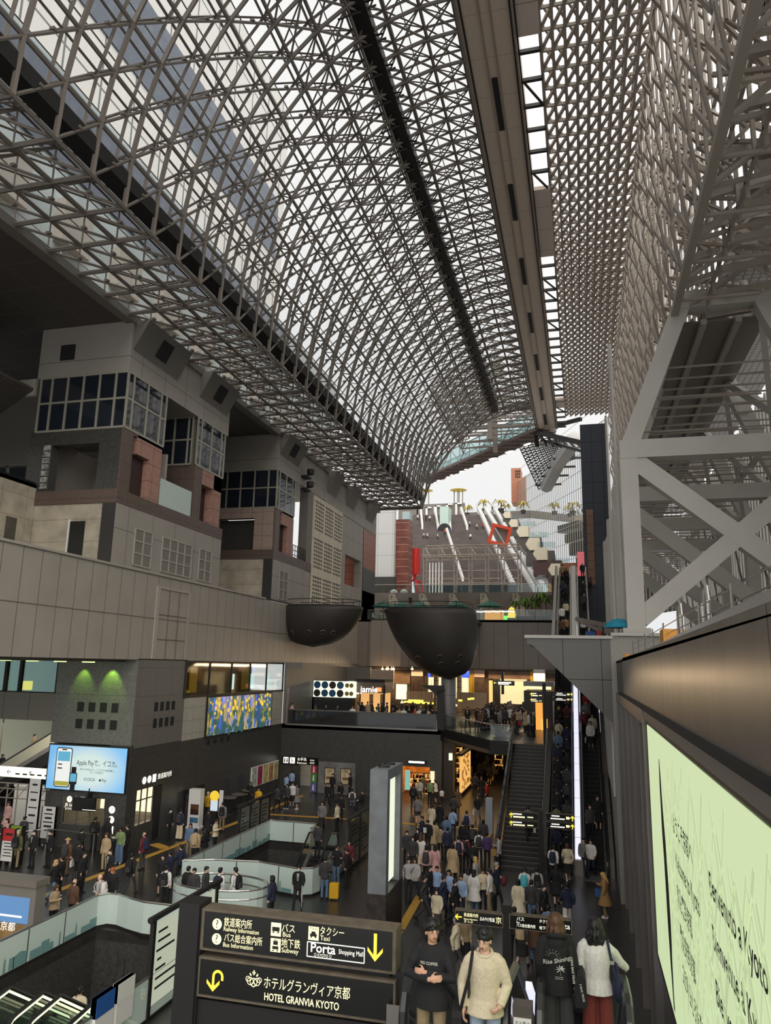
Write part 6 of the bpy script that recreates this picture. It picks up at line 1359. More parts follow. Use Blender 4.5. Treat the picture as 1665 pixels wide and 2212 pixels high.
def palm(label, x, y, z, h, n, s, m=None, seed=1, group='potted terrace palms'):
    t = thing('potted_palm', label, 'plant', (x, y, z), group); r = random.Random(seed)
    MB().lathe([(.28 * s, 0), (.36 * s, .5 * s), (.3 * s, .5 * s)], (x, y, z), 10).build('pot', M_pot, t); MB().tube((x, y, z + .4 * s), (x, y, z + h), .05 * s, 5).build('stem', mat('palm_stem', srgb(110, 88, 56), .8), t)
    q = MB()
    for k in range(n):
        a = 2 * math.pi * k / n + r.random(); L = (.8 + .5 * r.random()) * s; c = Vector((math.cos(a), math.sin(a), 0)); p = Vector((x, y, z + h)); w = Vector((-c.y, c.x, 0)) * .13 * s
        p1 = p + c * L * .5 + ZU * (.45 * s * r.random() + .1); p2 = p + c * L + ZU * (-.2 - .2 * r.random()) * s
        q.add([p, p1 - w, p2, p1 + w], [(0, 1, 2, 3)])
    q.build('fronds', m or M_leaf, t); return t
for k, px in enumerate((1122, 1135, 1150, 1168, 1180)): a = atY(px, 1330, 80); palm('leafy potted palm, %s from left by the terrace glass' % LABELS_ORD[k], a.x, 80, 14.62, 1.7 + .25 * (k % 2) + (.5 if k > 2 else 0), 22, 1.15, seed=k)
# cafe tables and chairs behind the railing
for k in range(5):
    x = -21.6 + k * 1.5; t = thing('cafe_table', 'white cafe table with stools on terrace left of pod, %s from left' % LABELS_ORD[k], 'table', (x, 80, 14.62), 'terrace cafe tables')
    MB().lathe([(.42, .72), (.42, .76)], (x, 80, 14.62), 14).build('top', M_white, t); MB().tube((x, 80, 14.62), (x, 80, 15.34), .05, 6).lathe([(.25, 0), (.25, .04)], (x, 80, 14.62), 10).build('foot', M_dark, t)
    for s in (-1, 1): c = thing('cafe_chair', 'pale cafe chair at %s table on the left terrace, %s side' % (LABELS_ORD[k], 'left' if s < 0 else 'right'), 'chair', (x + s * .6, 80, 14.62), 'terrace cafe chairs'); MB().box(x + s * .6 - .2, x + s * .6 + .2, 79.8, 80.2, 15.05, 15.1).build('seat', M_white, c); MB().box(x + s * .78 - .02, x + s * .78 + .02, 79.8, 80.2, 15.1, 15.55).build('backrest', M_white, c); [MB().tube((x + s * .6 + i * .17, 80 + j * .17, 14.62), (x + s * .6 + i * .17, 80 + j * .17, 15.06), .015, 4).build('leg', M_dark, c) for i in (-1, 1) for j in (-1, 1)]

# ---- plaza: red sculpture, stage frame, grand stair, terraces, mirror wall
M_red = mat('red_sculpture_metal', srgb(196, 40, 34), .3, .2)
Yr = 112
def rp(px, py_, Y=Yr): return atY(px, py_, Y)
rs = thing('sculpture', 'tall red cylinder sculpture on bent legs on the plaza', 'sculpture', (rp(896, 1282).x, Yr, 18.6))
ct, cb = rp(896, 1186), rp(896, 1242); rr = (rp(908, 1210).x - rp(884, 1210).x) / 2
MB().tube((ct.x, Yr, cb.z), (ct.x, Yr, ct.z), rr, 24, caps=True).build('cylinder', M_red, rs)
MB().tube((ct.x, Yr, ct.z), (ct.x, Yr, ct.z + .5), .2, 8, caps=True).build('cap', M_steel, rs)
nk = rp(896, 1252); MB().tube((ct.x, Yr, cb.z), (ct.x, Yr, nk.z), rr * .35, 10).build('neck', M_red, rs)
for dx, dy in ((-13, 0), (5, 0), (14, 1.2)): f = rp(896 + dx, 1288); MB().path([(ct.x, Yr, nk.z), (ct.x + (f.x - ct.x) * .6, Yr + dy * .5, nk.z - .25), (ct.x + (f.x - ct.x) * .85, Yr + dy, nk.z - 1.0), (f.x, Yr + dy, 18.6)], rr * .2, 8).build('leg', M_red, rs)
sg = thing('stage_frame', 'grey steel stage truss frame spanning before the grand stair', 'frame', (rp(1030, 1280, 128).x, 128, 18.6)); Ys = 128; q = MB()
def tr(a, b, w=.55):
    a = Vector(a); b = Vector(b); d = (b - a).normalized(); u = d.cross(Vector((0, 1, 0))).normalized() * w / 2
    q.tube(a + u, b + u, .09, 4); q.tube(a - u, b - u, .09, 4); n = int((b - a).length / .9)
    for k in range(n): p = a + (b - a) * k / n; r_ = a + (b - a) * (k + 1) / n; q.tube(p + u * (1 if k % 2 else -1), r_ + u * (-1 if k % 2 else 1), .05, 4)
xs_ = [918, 951, 984, 1016, 1052, 1086, 1122]
zt, zm, zb = rp(1000, 1181, Ys).z, rp(1000, 1206, Ys).z, rp(1000, 1262, Ys).z
X_ = [rp(x, 1230, Ys).x for x in xs_]
for x in X_: tr((x, Ys, 18.6), (x, Ys, zt))
tr((X_[0], Ys, zt), (X_[-1], Ys, zt)); tr((X_[0], Ys, zm), (X_[-1], Ys, zm)); tr((X_[0], Ys, zb), (X_[-1], Ys, zb), .35)
for x in X_: q.tube((x, Ys, zt), (x + 1.5, Ys - 3, zm), .08, 4); tr((x, Ys - 3, zm), (x, Ys, zm)); 
tr((X_[0], Ys - 3, zm), (X_[-1], Ys - 3, zm), .3)
q.build('truss', mat('stage_truss_grey', srgb(150, 138, 126), .5), sg)
for i in range(6):
    for z in (zb + 1.0, zb + 2.4): MB().bar((X_[i] + .4, Ys + .1, z), (X_[i + 1] - .4, Ys + .1, z), .07).build('rail', mat('pale_pink_rail', srgb(200, 176, 166), .5), sg)
    MB().box(X_[i] + .4, X_[i + 1] - .4, Ys - .4, Ys, 18.7, zb - .2).build('dark_backcloth', mat('dark_teal_cloth', srgb(40, 50, 56), .7), sg)
for k in range(5): x = X_[0] + 1.0 + k * .55; MB().tube((x, Ys - .8, 18.6), (x, Ys - .8, zm - .8), .12, 6).build('white_pole', M_white, sg)
# grand stair
S0 = Vector((-7.2, 150, 24.3)); dS = Vector((-.33, 1, .70)); eS = Vector((-1, -.12, 0))
gs = thing('grand_stair', 'huge broad dark stone stairway rising to the sky terrace', 'stairs', tuple(S0)); q = MB()
T1 = 33.0; Wd = 25.0; N_ = 64
for k in range(-14, N_):
    t0 = T1 * k / N_; t1_ = T1 * (k + 1) / N_; p = S0 + dS * t0; p2 = S0 + dS * t1_; z = p2.z
    a = Vector((p.x, p.y, 0)); b = Vector((p2.x, p2.y, 0))
    q.add([(a.x, a.y, z - 1.2), (a + eS * Wd).to_tuple()[:2] + (z - 1.2,), (b + eS * Wd).to_tuple()[:2] + (z - 1.2,), (b.x, b.y, z - 1.2), (a.x, a.y, z), (a + eS * Wd).to_tuple()[:2] + (z,), (b + eS * Wd).to_tuple()[:2] + (z,), (b.x, b.y, z)], [(0, 3, 2, 1), (4, 5, 6, 7), (0, 1, 5, 4), (1, 2, 6, 5), (2, 3, 7, 6), (3, 0, 4, 7)])
q.build('treads', mat('stair_brown_grey', srgb(88, 78, 74), .6, noise=(.35, .25), joints=('Z', None, .36, 1, 0, 0, .05, srgb(58, 50, 48))), gs)
def sp(px, py_):   # photo pixel onto the stair plane
    r = Vector(_ray(px, py_)); n = dS.cross(eS); o = Vector((0, 0, CZ)); return o + r * ((S0 - o).dot(n) / r.dot(n))
def lane(pa, pb, w, h, nm, m, steps=9):
    A_, B_ = sp(*pa), sp(*pb); g = MB()
    for k in range(steps):
        p = A_ + (B_ - A_) * (k / steps); p2 = A_ + (B_ - A_) * ((k + 1) / steps); z0 = p.z - .2; z1 = p2.z + h
        g.add([(p.x, p.y, z0), (p.x - w, p.y, z0), (p2.x - w, p2.y, p2.z - .2), (p2.x, p2.y, p2.z - .2), (p.x, p.y, z1), (p.x - w, p.y, z1), (p2.x - w, p2.y, z1), (p2.x, p2.y, z1)], [(0, 3, 2, 1), (4, 5, 6, 7), (0, 1, 5, 4), (1, 2, 6, 5), (2, 3, 7, 6), (3, 0, 4, 7)])
    return g.build(nm, m, gs)
for pa, pb, n in (((1002, 1259), (963, 1140), 12), ((948, 1147), (941, 1105), 4), ((975, 1147), (968, 1105), 5), ((949, 1147), (940, 1103), 5), ((1011, 1146), (997, 1103), 5), ((914, 1145), (910, 1104), 4)): lane(pa, pb, .45, .8, 'white_handrail', M_white, n * 2)
M_wesc = mat('white_escalator_side', srgb(214, 214, 212), .4)
for pa, pb, n in (((1118, 1284), (1036, 1102), 12), ((1160, 1282), (1050, 1102), 14), ((1172, 1282), (1070, 1102), 14), ((1196, 1275), (1145, 1195), 6)): lane(pa, pb, .8, .9, 'escalator_balustrade', M_wesc, n * 3)
a, b = sp(950, 1146), sp(974, 1122); pw = MB().box(a.x, b.x + .4, a.y - .3, a.y + 4, a.z, b.z + 2.0); pw.build('tunnel_portal', mat('pale_green_portal', srgb(176, 196, 186), .5), gs)
a, b = sp(951, 1148), sp(974, 1134); q = MB(); flat(q, ((a.x + b.x) / 2, a.y - .35, a.z), XU, ZU, [(1.7 * math.cos(t), 1.9 * math.sin(t)) for t in np.linspace(0, math.pi, 12)]); q.build('arch_opening', M_black, gs)
# top terrace wall with stepped white arches, yellow discs
tw = thing('sky_terrace', 'grey terrace wall with stepped white portal frames on top of stair', 'terrace', (-26, 186, 46)); YT = 187
q = MB(); pxbox(q, 900, 1088, 1003, 1115, YT, 1.0); pxbox(q, 860, 1100, 902, 1160, YT, 1.0); q.build('wall', mat('terrace_grey', srgb(112, 106, 100), .7), tw); q = MB(); pxbox(q, 1000, 1103, 1260, 1118, YT + 6, 1.0); q.build('ridge_wall', mat('terrace_grey', (0, 0, 0)), tw)
for x, yt_, w in ((919, 1095, 12), (939, 1092, 12), (963, 1088, 14), (983, 1086, 14)):
    q = MB(); pxbox(q, x, yt_, x + 4, 1113, YT - .6, .5); pxbox(q, x, yt_, x + w, yt_ + 2.5, YT - .6, .5); q.build('white_frame', M_white, tw)
M_disc = mat('yellow_disc', srgb(222, 190, 30), .5)
for k, (x, y, r_, nn) in enumerate(((917, 1060, 19, 2), (990, 1059, 19, 3))):
    c = atY(x, y, 190); r2 = r_ / 1600 * 190 * .99; t = thing('disc_canopy', ('left' if k == 0 else 'right') + ' yellow disc canopy on thin legs above the stair top', 'canopy', (c.x, 190, atY(x, 1086, 190).z))
    MB().lathe([(.05, .3), (r2 * .7, .18), (r2, 0), (r2 * .7, -.12), (.05, -.2)], (c.x, 190, c.z), 28).build('disc', M_disc, t); zb_ = atY(x, 1098, 190).z
    for j in range(nn + 1): a = 2 * math.pi * j / (nn + 1); MB().tube((c.x + r2 * .5 * math.cos(a), 190 + r2 * .5 * math.sin(a), zb_), (c.x + r2 * .5 * math.cos(a), 190 + r2 * .5 * math.sin(a), c.z), .14, 6).build('leg', M_steel, t)
for k, (px, py_, s) in enumerate(((1009, 1105, 2.0), (1044, 1098, 2.4), (1082, 1098, 2.6), (1092, 1102, 2.0), (1130, 1100, 2.2))): a = atY(px, py_ + 10, 185); palm('yellowish palm on the skyline terrace, %s from left' % LABELS_ORD[k], a.x, 185, a.z, 1.0 * s, 18, .85 * s, mat('dry_leaf', srgb(170, 156, 84), .8), seed=20 + k, group='palms on the skyline')
# orange tilted frame
of = thing('square_frame_sculpture', 'tilted orange red square frame sculpture before the escalators', 'sculpture', tuple(rp(1079, 1156, 140))); q = MB()
cs_ = [rp(1067, 1134, 140), rp(1103, 1143, 140), rp(1093, 1178, 140), rp(1056, 1170, 140)]
for i in range(4): a, b = cs_[i], cs_[(i + 1) % 4]; e = (b - a).normalized() * .25; q.bar(a - e, b + e, .55, .55 + .03 * (i % 2), up=(0, 1, 0))
q.build('frame', mat('orange_red_paint', srgb(206, 66, 30), .4), of); MB().prism([cs_[0] + Vector((0, .6, 0)), cs_[1] + Vector((0, .6, 0)), cs_[2] + Vector((0, .6, 0))], (0, .1, 0)).build('grey_panel', mat('grey_brown_panel', srgb(110, 98, 90), .5), of)
f = rp(1075, 1176, 140); MB().tube((f.x, 140.2, 18.6), (f.x, 140.2, f.z), .12, 6).build('mast', M_steel, of)
# hexagonal planter terraces beside the escalators
for k, (x, y, w) in enumerate(((1094, 1112, 16), (1108, 1130, 19), (1128, 1148, 26), (1150, 1175, 30), (1166, 1196, 30), (1198, 1230, 28))):
    Yh = 176 - k * 6.5; c = atY(x, y, Yh); s = w / 1600 * Yh / 2
    t = thing('terrace_planter', 'cream hexagonal balcony block, %s from top beside escalators' % LABELS_ORD[k], 'balcony', (c.x, Yh, c.z - s), 'cream hexagonal balcony blocks')
    MB().prism([(c.x - s, Yh, c.z), (c.x - s * .5, Yh, c.z + s * .9), (c.x + s, Yh, c.z + s * .9), (c.x + s, Yh, c.z - s * .9), (c.x - s * .4, Yh, c.z - s * .9)], (0, 4, 0)).build('block', mat('cream_block', srgb(206, 196, 172), .6), t)
    MB().box(c.x - s * .3, c.x + s * 2.2, Yh + .2, Yh + .3, c.z + s * .9, c.z + s * 1.7).build('glass_rail', M_glass, t); MB().box(c.x - s, c.x + s * 3, Yh + .4, Yh + 9, c.z - s * 3.0, c.z - s * .95).build('dark_stair_block', mat('maroon_stone', (0, 0, 0)) if k > 3 else mat('terrace_dark', srgb(76, 70, 66), .6), t)
# mirror glass wall running up beside the stair
mw = thing('mirror_wall', 'tall mirror glass wall reflecting the stair at right of plaza', 'glass wall', (1, 150, 18.6)); dW = Vector((-.33, 1, 0)).normalized(); P0 = Vector((2.6, 150, 0)); A_ = P0 - dW * 46; B_ = P0 + dW * 62; n_ = Vector((dW.y, -dW.x, 0))
MB().prism([(A_.x, A_.y, 18.6), (B_.x, B_.y, 18.6), (B_.x, B_.y, 62), (A_.x, A_.y, 54)], n_ * .3).build('mirror_glass', mat('mirror_glazing', (.72, .74, .78), .015, 1.0), mw)
q = MB()
for k in range(72):
    p = A_ + (B_ - A_) * (k / 71) - n_ * .03; q.bar((p.x, p.y, 18.6), (p.x, p.y, 54 + 8 * k / 71), .07, .07)
for z in np.arange(22, 60, 3.6): q.bar((A_.x - n_.x * .03, A_.y, z), (B_.x - n_.x * .03, B_.y, z + 7), .08, .08)
q.build('mullions', mat('pale_mullion', (0, 0, 0)), mw)
# red and orange lit panels beside it, brick pier and pale block at left
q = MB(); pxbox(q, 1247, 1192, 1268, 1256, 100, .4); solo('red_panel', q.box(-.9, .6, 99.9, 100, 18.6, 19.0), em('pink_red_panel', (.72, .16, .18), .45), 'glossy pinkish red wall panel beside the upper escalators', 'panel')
q = MB(); pxbox(q, 1210, 1216, 1246, 1268, 101, .4); solo('brown_panel', q.box(-3, -1, 100.9, 101, 18.6, 18.9), mat('brown_orange_panel', srgb(150, 100, 76), .4, noise=(.5, .4)), 'brownish orange wall panel left of the red panel', 'panel')
wpl = MB(); pxbox(wpl, 790, 1100, 851, 1246, 104, 1); struct('wall_plaza_left', wpl, mat('pale_building_panel', srgb(206, 206, 204), .5, joints=('X', 'Z', 2.2, 3.2, 0, 0, .05, srgb(150, 150, 150))))
wpl = MB(); pxbox(wpl, 785, 1246, 852, 1290, 103.5, 1.2); struct('wall_plaza_base', wpl, M_granDX)
q = MB(); r = pxbox(q, 850, 1122, 881, 1285, 106, 3); struct('wall_plaza_pier', q, mat('red_brown_granite', srgb(124, 72, 60), .35, noise=(.8, .3), joints=('Z', None, 1.1, 1, 0, 0, .07, srgb(190, 150, 130))))
q = MB(); pxbox(q, 868, 1105, 884, 1240, 118, 2); struct('wall_plaza_glass', q, mat('aqua_grey_block', srgb(170, 188, 190), .4, joints=('Z', None, 2.2, 1, 0, 0, .8, srgb(96, 110, 112))))
q = MB(); pxbox(q, 1104, 1011, 1125, 1085, 205, 6); h_ = solo('far_tower', q, mat('brick_tower', srgb(160, 104, 80), .7), 'brick red tower with dark windows against the white sky', 'building')
wq = MB()
for i in range(3):
    for j in range(3): pxbox(wq, 1113 + i * 4, 1016 + j * 6, 1115.5 + i * 4, 1020 + j * 6, 204.9, .1)
w_ = wq.build('windows', M_black, None); w_.parent = h_; w_.matrix_parent_inverse = Matrix.Translation(-h_.location)
balustrade('clear glass railing along the plaza edge above the stone wall', [(-26, 92.6), (-3.4, 92.6)], 18.6, 1.45, glassmat=M_glass)
solo('plaza_lamps', MB().lathe([(.1, 0), (.5, .2), (.5, .8), (.1, 1.0)], (-23.5, 94, 18.6), 10).lathe([(.1, 0), (.5, .2), (.5, .8), (.1, 1.0)], (-22.2, 94, 18.6), 10), M_white, 'pale cluster of round planters at the foot of red sculpture', 'planters')
# ================================================================== PEOPLE
V3 = Vector
def ell(mb, c, rx, ry, rz, n=12, m=8, rot=None):
    rg = []
    for i in range(m + 1):
        a = math.pi * (i / m) - math.pi / 2; a = max(-1.5, min(1.5, a)); rg.append([V3((rx * math.cos(a) * math.cos(2 * math.pi * k / n), ry * math.cos(a) * math.sin(2 * math.pi * k / n), rz * math.sin(a))) for k in range(n)])
    if rot: rg = [[rot @ p for p in g] for g in rg]
    return mb.rings([[p + V3(c) for p in g] for g in rg])
def skeleton(pose):
    """joint positions of a 1.70 m person facing +y"""
    J = dict(drop=0.0)
    J['sh'] = {s: V3((s * .165, 0, 1.405)) for s in (-1, 1)}; J['hip'] = {s: V3((s * .09, 0, .89)) for s in (-1, 1)}
    J['el'] = {s: V3((s * .215, -.03, 1.13)) for s in (-1, 1)}; J['wr'] = {s: V3((s * .215, .05, .89)) for s in (-1, 1)}
    J['kn'] = {s: V3((s * .10, .02, .48)) for s in (-1, 1)}; J['an'] = {s: V3((s * .105, -.02, .08)) for s in (-1, 1)}
    J['hd'] = {s: V3((0, .12, -1)) for s in (-1, 1)}; J['turn'] = 0; J['nod'] = 0
    if pose == 'walk':
        J['kn'] = {1: V3((.10, .20, .50)), -1: V3((-.10, .02, .47))}; J['an'] = {1: V3((.10, .30, .09)), -1: V3((-.10, -.36, .17))}
        J['el'] = {1: V3((.23, -.14, 1.15)), -1: V3((-.23, .05, 1.14))}; J['wr'] = {1: V3((.22, -.10, .91)), -1: V3((-.21, .22, .97))}
    elif pose == 'phone':
        J['el'][1] = V3((.23, .02, 1.14)); J['wr'][1] = V3((.09, .26, 1.20)); J['hd'][1] = V3((-.4, .8, .5)); J['nod'] = .35
    elif pose == 'sit':
        J['drop'] = .42
        J['hip'] = {s: V3((s * .09, 0, .47)) for s in (-1, 1)}; J['kn'] = {s: V3((s * .12, .42, .47)) for s in (-1, 1)}; J['an'] = {s: V3((s * .12, .40, .08)) for s in (-1, 1)}
        for k in ('sh', 'el', 'wr'): J[k] = {s: p - V3((0, 0, .42)) for s, p in J[k].items()}
        J['wr'] = {s: V3((s * .12, .30, .62)) for s in (-1, 1)}; J['hd'] = {s: V3((-s * .2, 1, -.1)) for s in (-1, 1)}
    elif pose == 'crossed':
        J['el'] = {s: V3((s * .255, .07, 1.13)) for s in (-1, 1)}; J['wr'] = {1: V3((-.03, .215, 1.15)), -1: V3((.03, .185, 1.20))}; J['hd'] = {1: V3((-1, -.15, .12)), -1: V3((1, -.1, .0))}; J['turn'] = 36
    elif pose == 'strap':
        J['el'] = {1: V3((.26, -.02, 1.12)), -1: V3((-.25, .0, 1.13))}; J['wr'] = {1: V3((.24, .04, .88)), -1: V3((-.17, .15, .96))}; J['hd'][-1] = V3((.5, .6, -.3)); J['turn'] = -16; J['nod'] = .16
    elif pose == 'rail':
        J['el'][1] = V3((.30, .16, 1.16)); J['wr'][1] = V3((.38, .40, 1.02)); J['hd'][1] = V3((.2, 1, -.25))
    elif pose == 'carry':
        J['el'][1] = V3((.235, -.02, 1.13)); J['wr'][1] = V3((.22, .20, 1.02)); J['hd'][1] = V3((-.2, 1, 0))
    return J
def hand(mb, w, d, nrm, s, curl=.5, k=1.0):
    """palm, four unequal bent fingers and a thumb leaving the side of the palm"""
    d = V3(d).normalized(); n = V3(nrm); n = (n - d * n.dot(d)).normalized(); a = d.cross(n).normalized() * s
    c = w + d * .05 * k; M = Matrix((a, d, n)).transposed(); ell(mb, c, .042 * k, .055 * k, .017 * k, 10, 6, M)
    for i, (off, L, r) in enumerate(((.030, .070, .0085), (.010, .080, .009), (-.010, .074, .0085), (-.029, .058, .0075))):
        p0 = w + d * .085 * k + a * off * k; p1 = p0 + (d * math.cos(curl * .6) + n * math.sin(curl * .6)) * L * .45 * k; p2 = p1 + (d * math.cos(curl * 1.8) + n * math.sin(curl * 1.8)) * L * .35 * k; p3 = p2 + (d * math.cos(curl * 2.6) + n * math.sin(curl * 2.6)) * L * .25 * k
        mb.path([p0 - d * .02, p0, p1, p2, p3], r * k, 6, rs=[r * k, r * k, r * k, r * .9 * k, r * .75 * k])
    p0 = w + d * .025 * k + a * .034 * k; p1 = p0 + (a * .6 + d * .7 + n * .35).normalized() * .04 * k; p2 = p1 + (d + n * .4 + a * .1).normalized() * .035 * k
    mb.path([p0 - a * .012, p0, p1, p2], .010 * k, 6, rs=[.012 * k, .012 * k, .011 * k, .008 * k])
def headM(J):
    T = Matrix.Translation(V3((0, .01, 1.49 - J['drop']))) @ Matrix.Rotation(R(J['turn']), 4, 'Z') @ Matrix.Rotation(-J['nod'], 4, 'X')
    return T
def trunk(mb, J, g, z0=.86, flare=0, sl=True, slen=1.0, chest=1.0, hem=0):
    dz = -J['drop']
    sec_ = [(.80, .150, .105), (.90, .158, .112), (1.00, .143, .100), (1.10, .142, .100), (1.22, .158, .110), (1.32, .160, .108), (1.40, .125, .085), (1.445, .085, .065)]
    rg = []; zs = [z0] + [z for z, _, _ in sec_ if z > z0 + .02]
    for z in zs:
        i = 0
        while i < len(sec_) - 2 and sec_[i + 1][0] < z: i += 1
        (za, xa, ya), (zb, xb, yb) = sec_[i], sec_[i + 1]; t = max(0, min(1, (z - za) / (zb - za))); rx = (xa + (xb - xa) * t) * chest + g; ry = (ya + (yb - ya) * t) * chest + g
        if z < .95: f = flare * (.95 - z) / .5; rx += f; ry += f + hem
        rg.append([V3((rx * math.cos(2 * math.pi * k / 16), ry * math.sin(2 * math.pi * k / 16) - .005, z + dz)) for k in range(16)])
    mb.rings(rg)
    if sl:
        for s in (-1, 1):
            sh, el, wr = J['sh'][s], J['el'][s], J['wr'][s]; e = el + (wr - el) * slen
            mb.path([sh + V3((-s * .085, 0, .0)), sh + V3((-s * .035, 0, -.012)), sh + V3((s * .008, 0, -.058)), (sh + el) / 2, el, (el + e) / 2, e], .05, 9, rs=[.040 + g * .6, .050 + g * .7, .051 + g * .85, .044 + g, .038 + g, .036 + g * .9, .030 + g * .8])
def body_mb(pose, fine=False):
    J = skeleton(pose); mb = MB(); trunk(mb, J, 0); dz = -J['drop']
    mb.path([(0, -.012, 1.42 + dz), (0, .0, 1.48 + dz), (0, .01, 1.54 + dz)], .05, 10, rs=[.062, .053, .052])
    H = headM(J)
    def hp(x, y, z): return H @ V3((x, y, z))
    Rm = H.to_3x3()
    ell(mb, hp(0, -.002, .115), .075, .092, .098, 14, 10, Rm); ell(mb, hp(0, .022, .055), .058, .066, .074, 12, 8, Rm); ell(mb, hp(0, .06, .02), .03, .026, .025, 8, 6, Rm)
    mb.path([hp(0, .084, .115), hp(0, .102, .085), hp(0, .108, .068), hp(0, .088, .060)], .012, 6, rs=[.009, .011, .016, .010])
    for s in (-1, 1): ell(mb, hp(s * .076, -.008, .085), .010, .020, .032, 8, 6, Rm)
    for s in (-1, 1):
        sh, el, wr = J['sh'][s], J['el'][s], J['wr'][s]
        mb.path([sh + V3((-s * .085, 0, -.012)), sh + V3((-s * .035, 0, -.026)), sh + V3((s * .002, 0, -.068)), (sh + el) / 2, el, el + (wr - el) * .35, wr, wr + V3(J['hd'][s]).normalized() * .03], .04, 9, rs=[.030, .038, .042, .040, .036, .037, .026, .027])
        nn = V3((-s, .1, .05)) if abs(V3(J['hd'][s]).normalized().x) < .7 else V3((0, -1, -.2)); hand(mb, wr, J['hd'][s], nn, -s if pose != 'crossed' else s, .45 if pose != 'strap' or s == 1 else 1.1)
        h, k, a = J['hip'][s], J['kn'][s], J['an'][s]
        mb.path([h + V3((0, 0, .03)), h + (k - h) * .15, (h + k) / 2, k, k + (a - k) * .3, a, a - V3((0, 0, .03))], .07, 10, rs=[.076, .076, .060, .048, .050, .031, .033])
        f = V3((s * .02, 1, 0)) if pose != 'walk' or s == 1 else V3((0, .8, -.6)); ft = a + V3((0, 0, -.04)); mb.path([ft - f * .06, ft, ft + f * .09 + V3((0, 0, -.012)), ft + f * .16 + V3((0, 0, -.02))], .04, 8, rs=[.034, .04, .036, .02])
    return mb
def top_mb(pose, style):
    J = skeleton(pose); mb = MB()
    if style == 'shirt': trunk(mb, J, .016, .86, slen=.97)
    elif style == 'tee': trunk(mb, J, .014, .86, slen=.0)
    elif style == 'jacket': trunk(mb, J, .032, .80, .02, slen=.98)
    elif style == 'knit': trunk(mb, J, .024, .82, .16, slen=.97, chest=1.0)
    elif style == 'hoodie':
        trunk(mb, J, .028, .80, .10, slen=.96, chest=1.02); dz = -J['drop']; n = 14
        mb.path([(.10 * math.cos(2 * math.pi * i / n), -.035 + .095 * math.sin(2 * math.pi * i / n), 1.455 + dz - .035 * math.sin(2 * math.pi * i / n)) for i in range(n + 1)], .035, 7)
        ell(mb, (0, -.10, 1.38 + dz), .105, .045, .09)
    elif style == 'coat': trunk(mb, J, .034, .50 if pose != 'sit' else .80, .16, slen=.98)
    if style in ('jacket', 'coat', 'shirt'):
        dz = -J['drop']; n = 12; mb.path([(.062 * math.cos(2 * math.pi * i / n), .062 * math.sin(2 * math.pi * i / n), 1.462 + dz) for i in range(n + 1)], .016, 6)
    return mb
def bottom_mb(pose, style):
    J = skeleton(pose); mb = MB(); dz = -J['drop']
    ell(mb, (0, 0, .90 + dz), .160, .115, .10)
    if style == 'skirt':
        if pose == 'sit': style = 'trousers'
        else:
            mb.rings([[V3((rx * math.cos(2 * math.pi * k / 16), ry * math.sin(2 * math.pi * k / 16) + oy, z)) for k in range(16)] for z, rx, ry, oy in ((.42, .23, .19 if pose != 'walk' else .25, 0), (.60, .21, .17, 0), (.80, .185, .14, 0), (.98, .155, .112, 0))]); return mb
    w = {'trousers': (.088, .078, .064, .056), 'wide': (.094, .098, .102, .108), 'shorts': (.105, .098, .09, .09)}[style]
    for s in (-1, 1):
        h, k, a = J['hip'][s], J['kn'][s], J['an'][s]
        if style == 'shorts': mb.path([h + V3((0, 0, .05)), h, (h + k) / 2, h + (k - h) * .8], .1, 10, rs=[.1, w[0], w[1], w[2]]); continue
        mb.path([h + V3((0, 0, .05)), h, (h + k) / 2, k, (k + a) / 2, a + V3((0, 0, -.015))], .1, 10, rs=[.084, w[0], w[1], w[2], (w[2] + w[3]) / 2, w[3]])
    return mb
def shoe_mb(pose):
    J = skeleton(pose); mb = MB()
    for s in (-1, 1):
        a = J['an'][s]; f = V3((s * .02, 1, 0)) if pose != 'walk' or s == 1 else V3((0, .8, -.6)); ft = a + V3((0, 0, -.036))
        mb.path([ft - f * .08, ft - f * .02, ft + f * .09 + V3((0, 0, -.006)), ft + f * .185 + V3((0, 0, -.012))], .05, 8, rs=[.036, .046, .044, .026])
    return mb
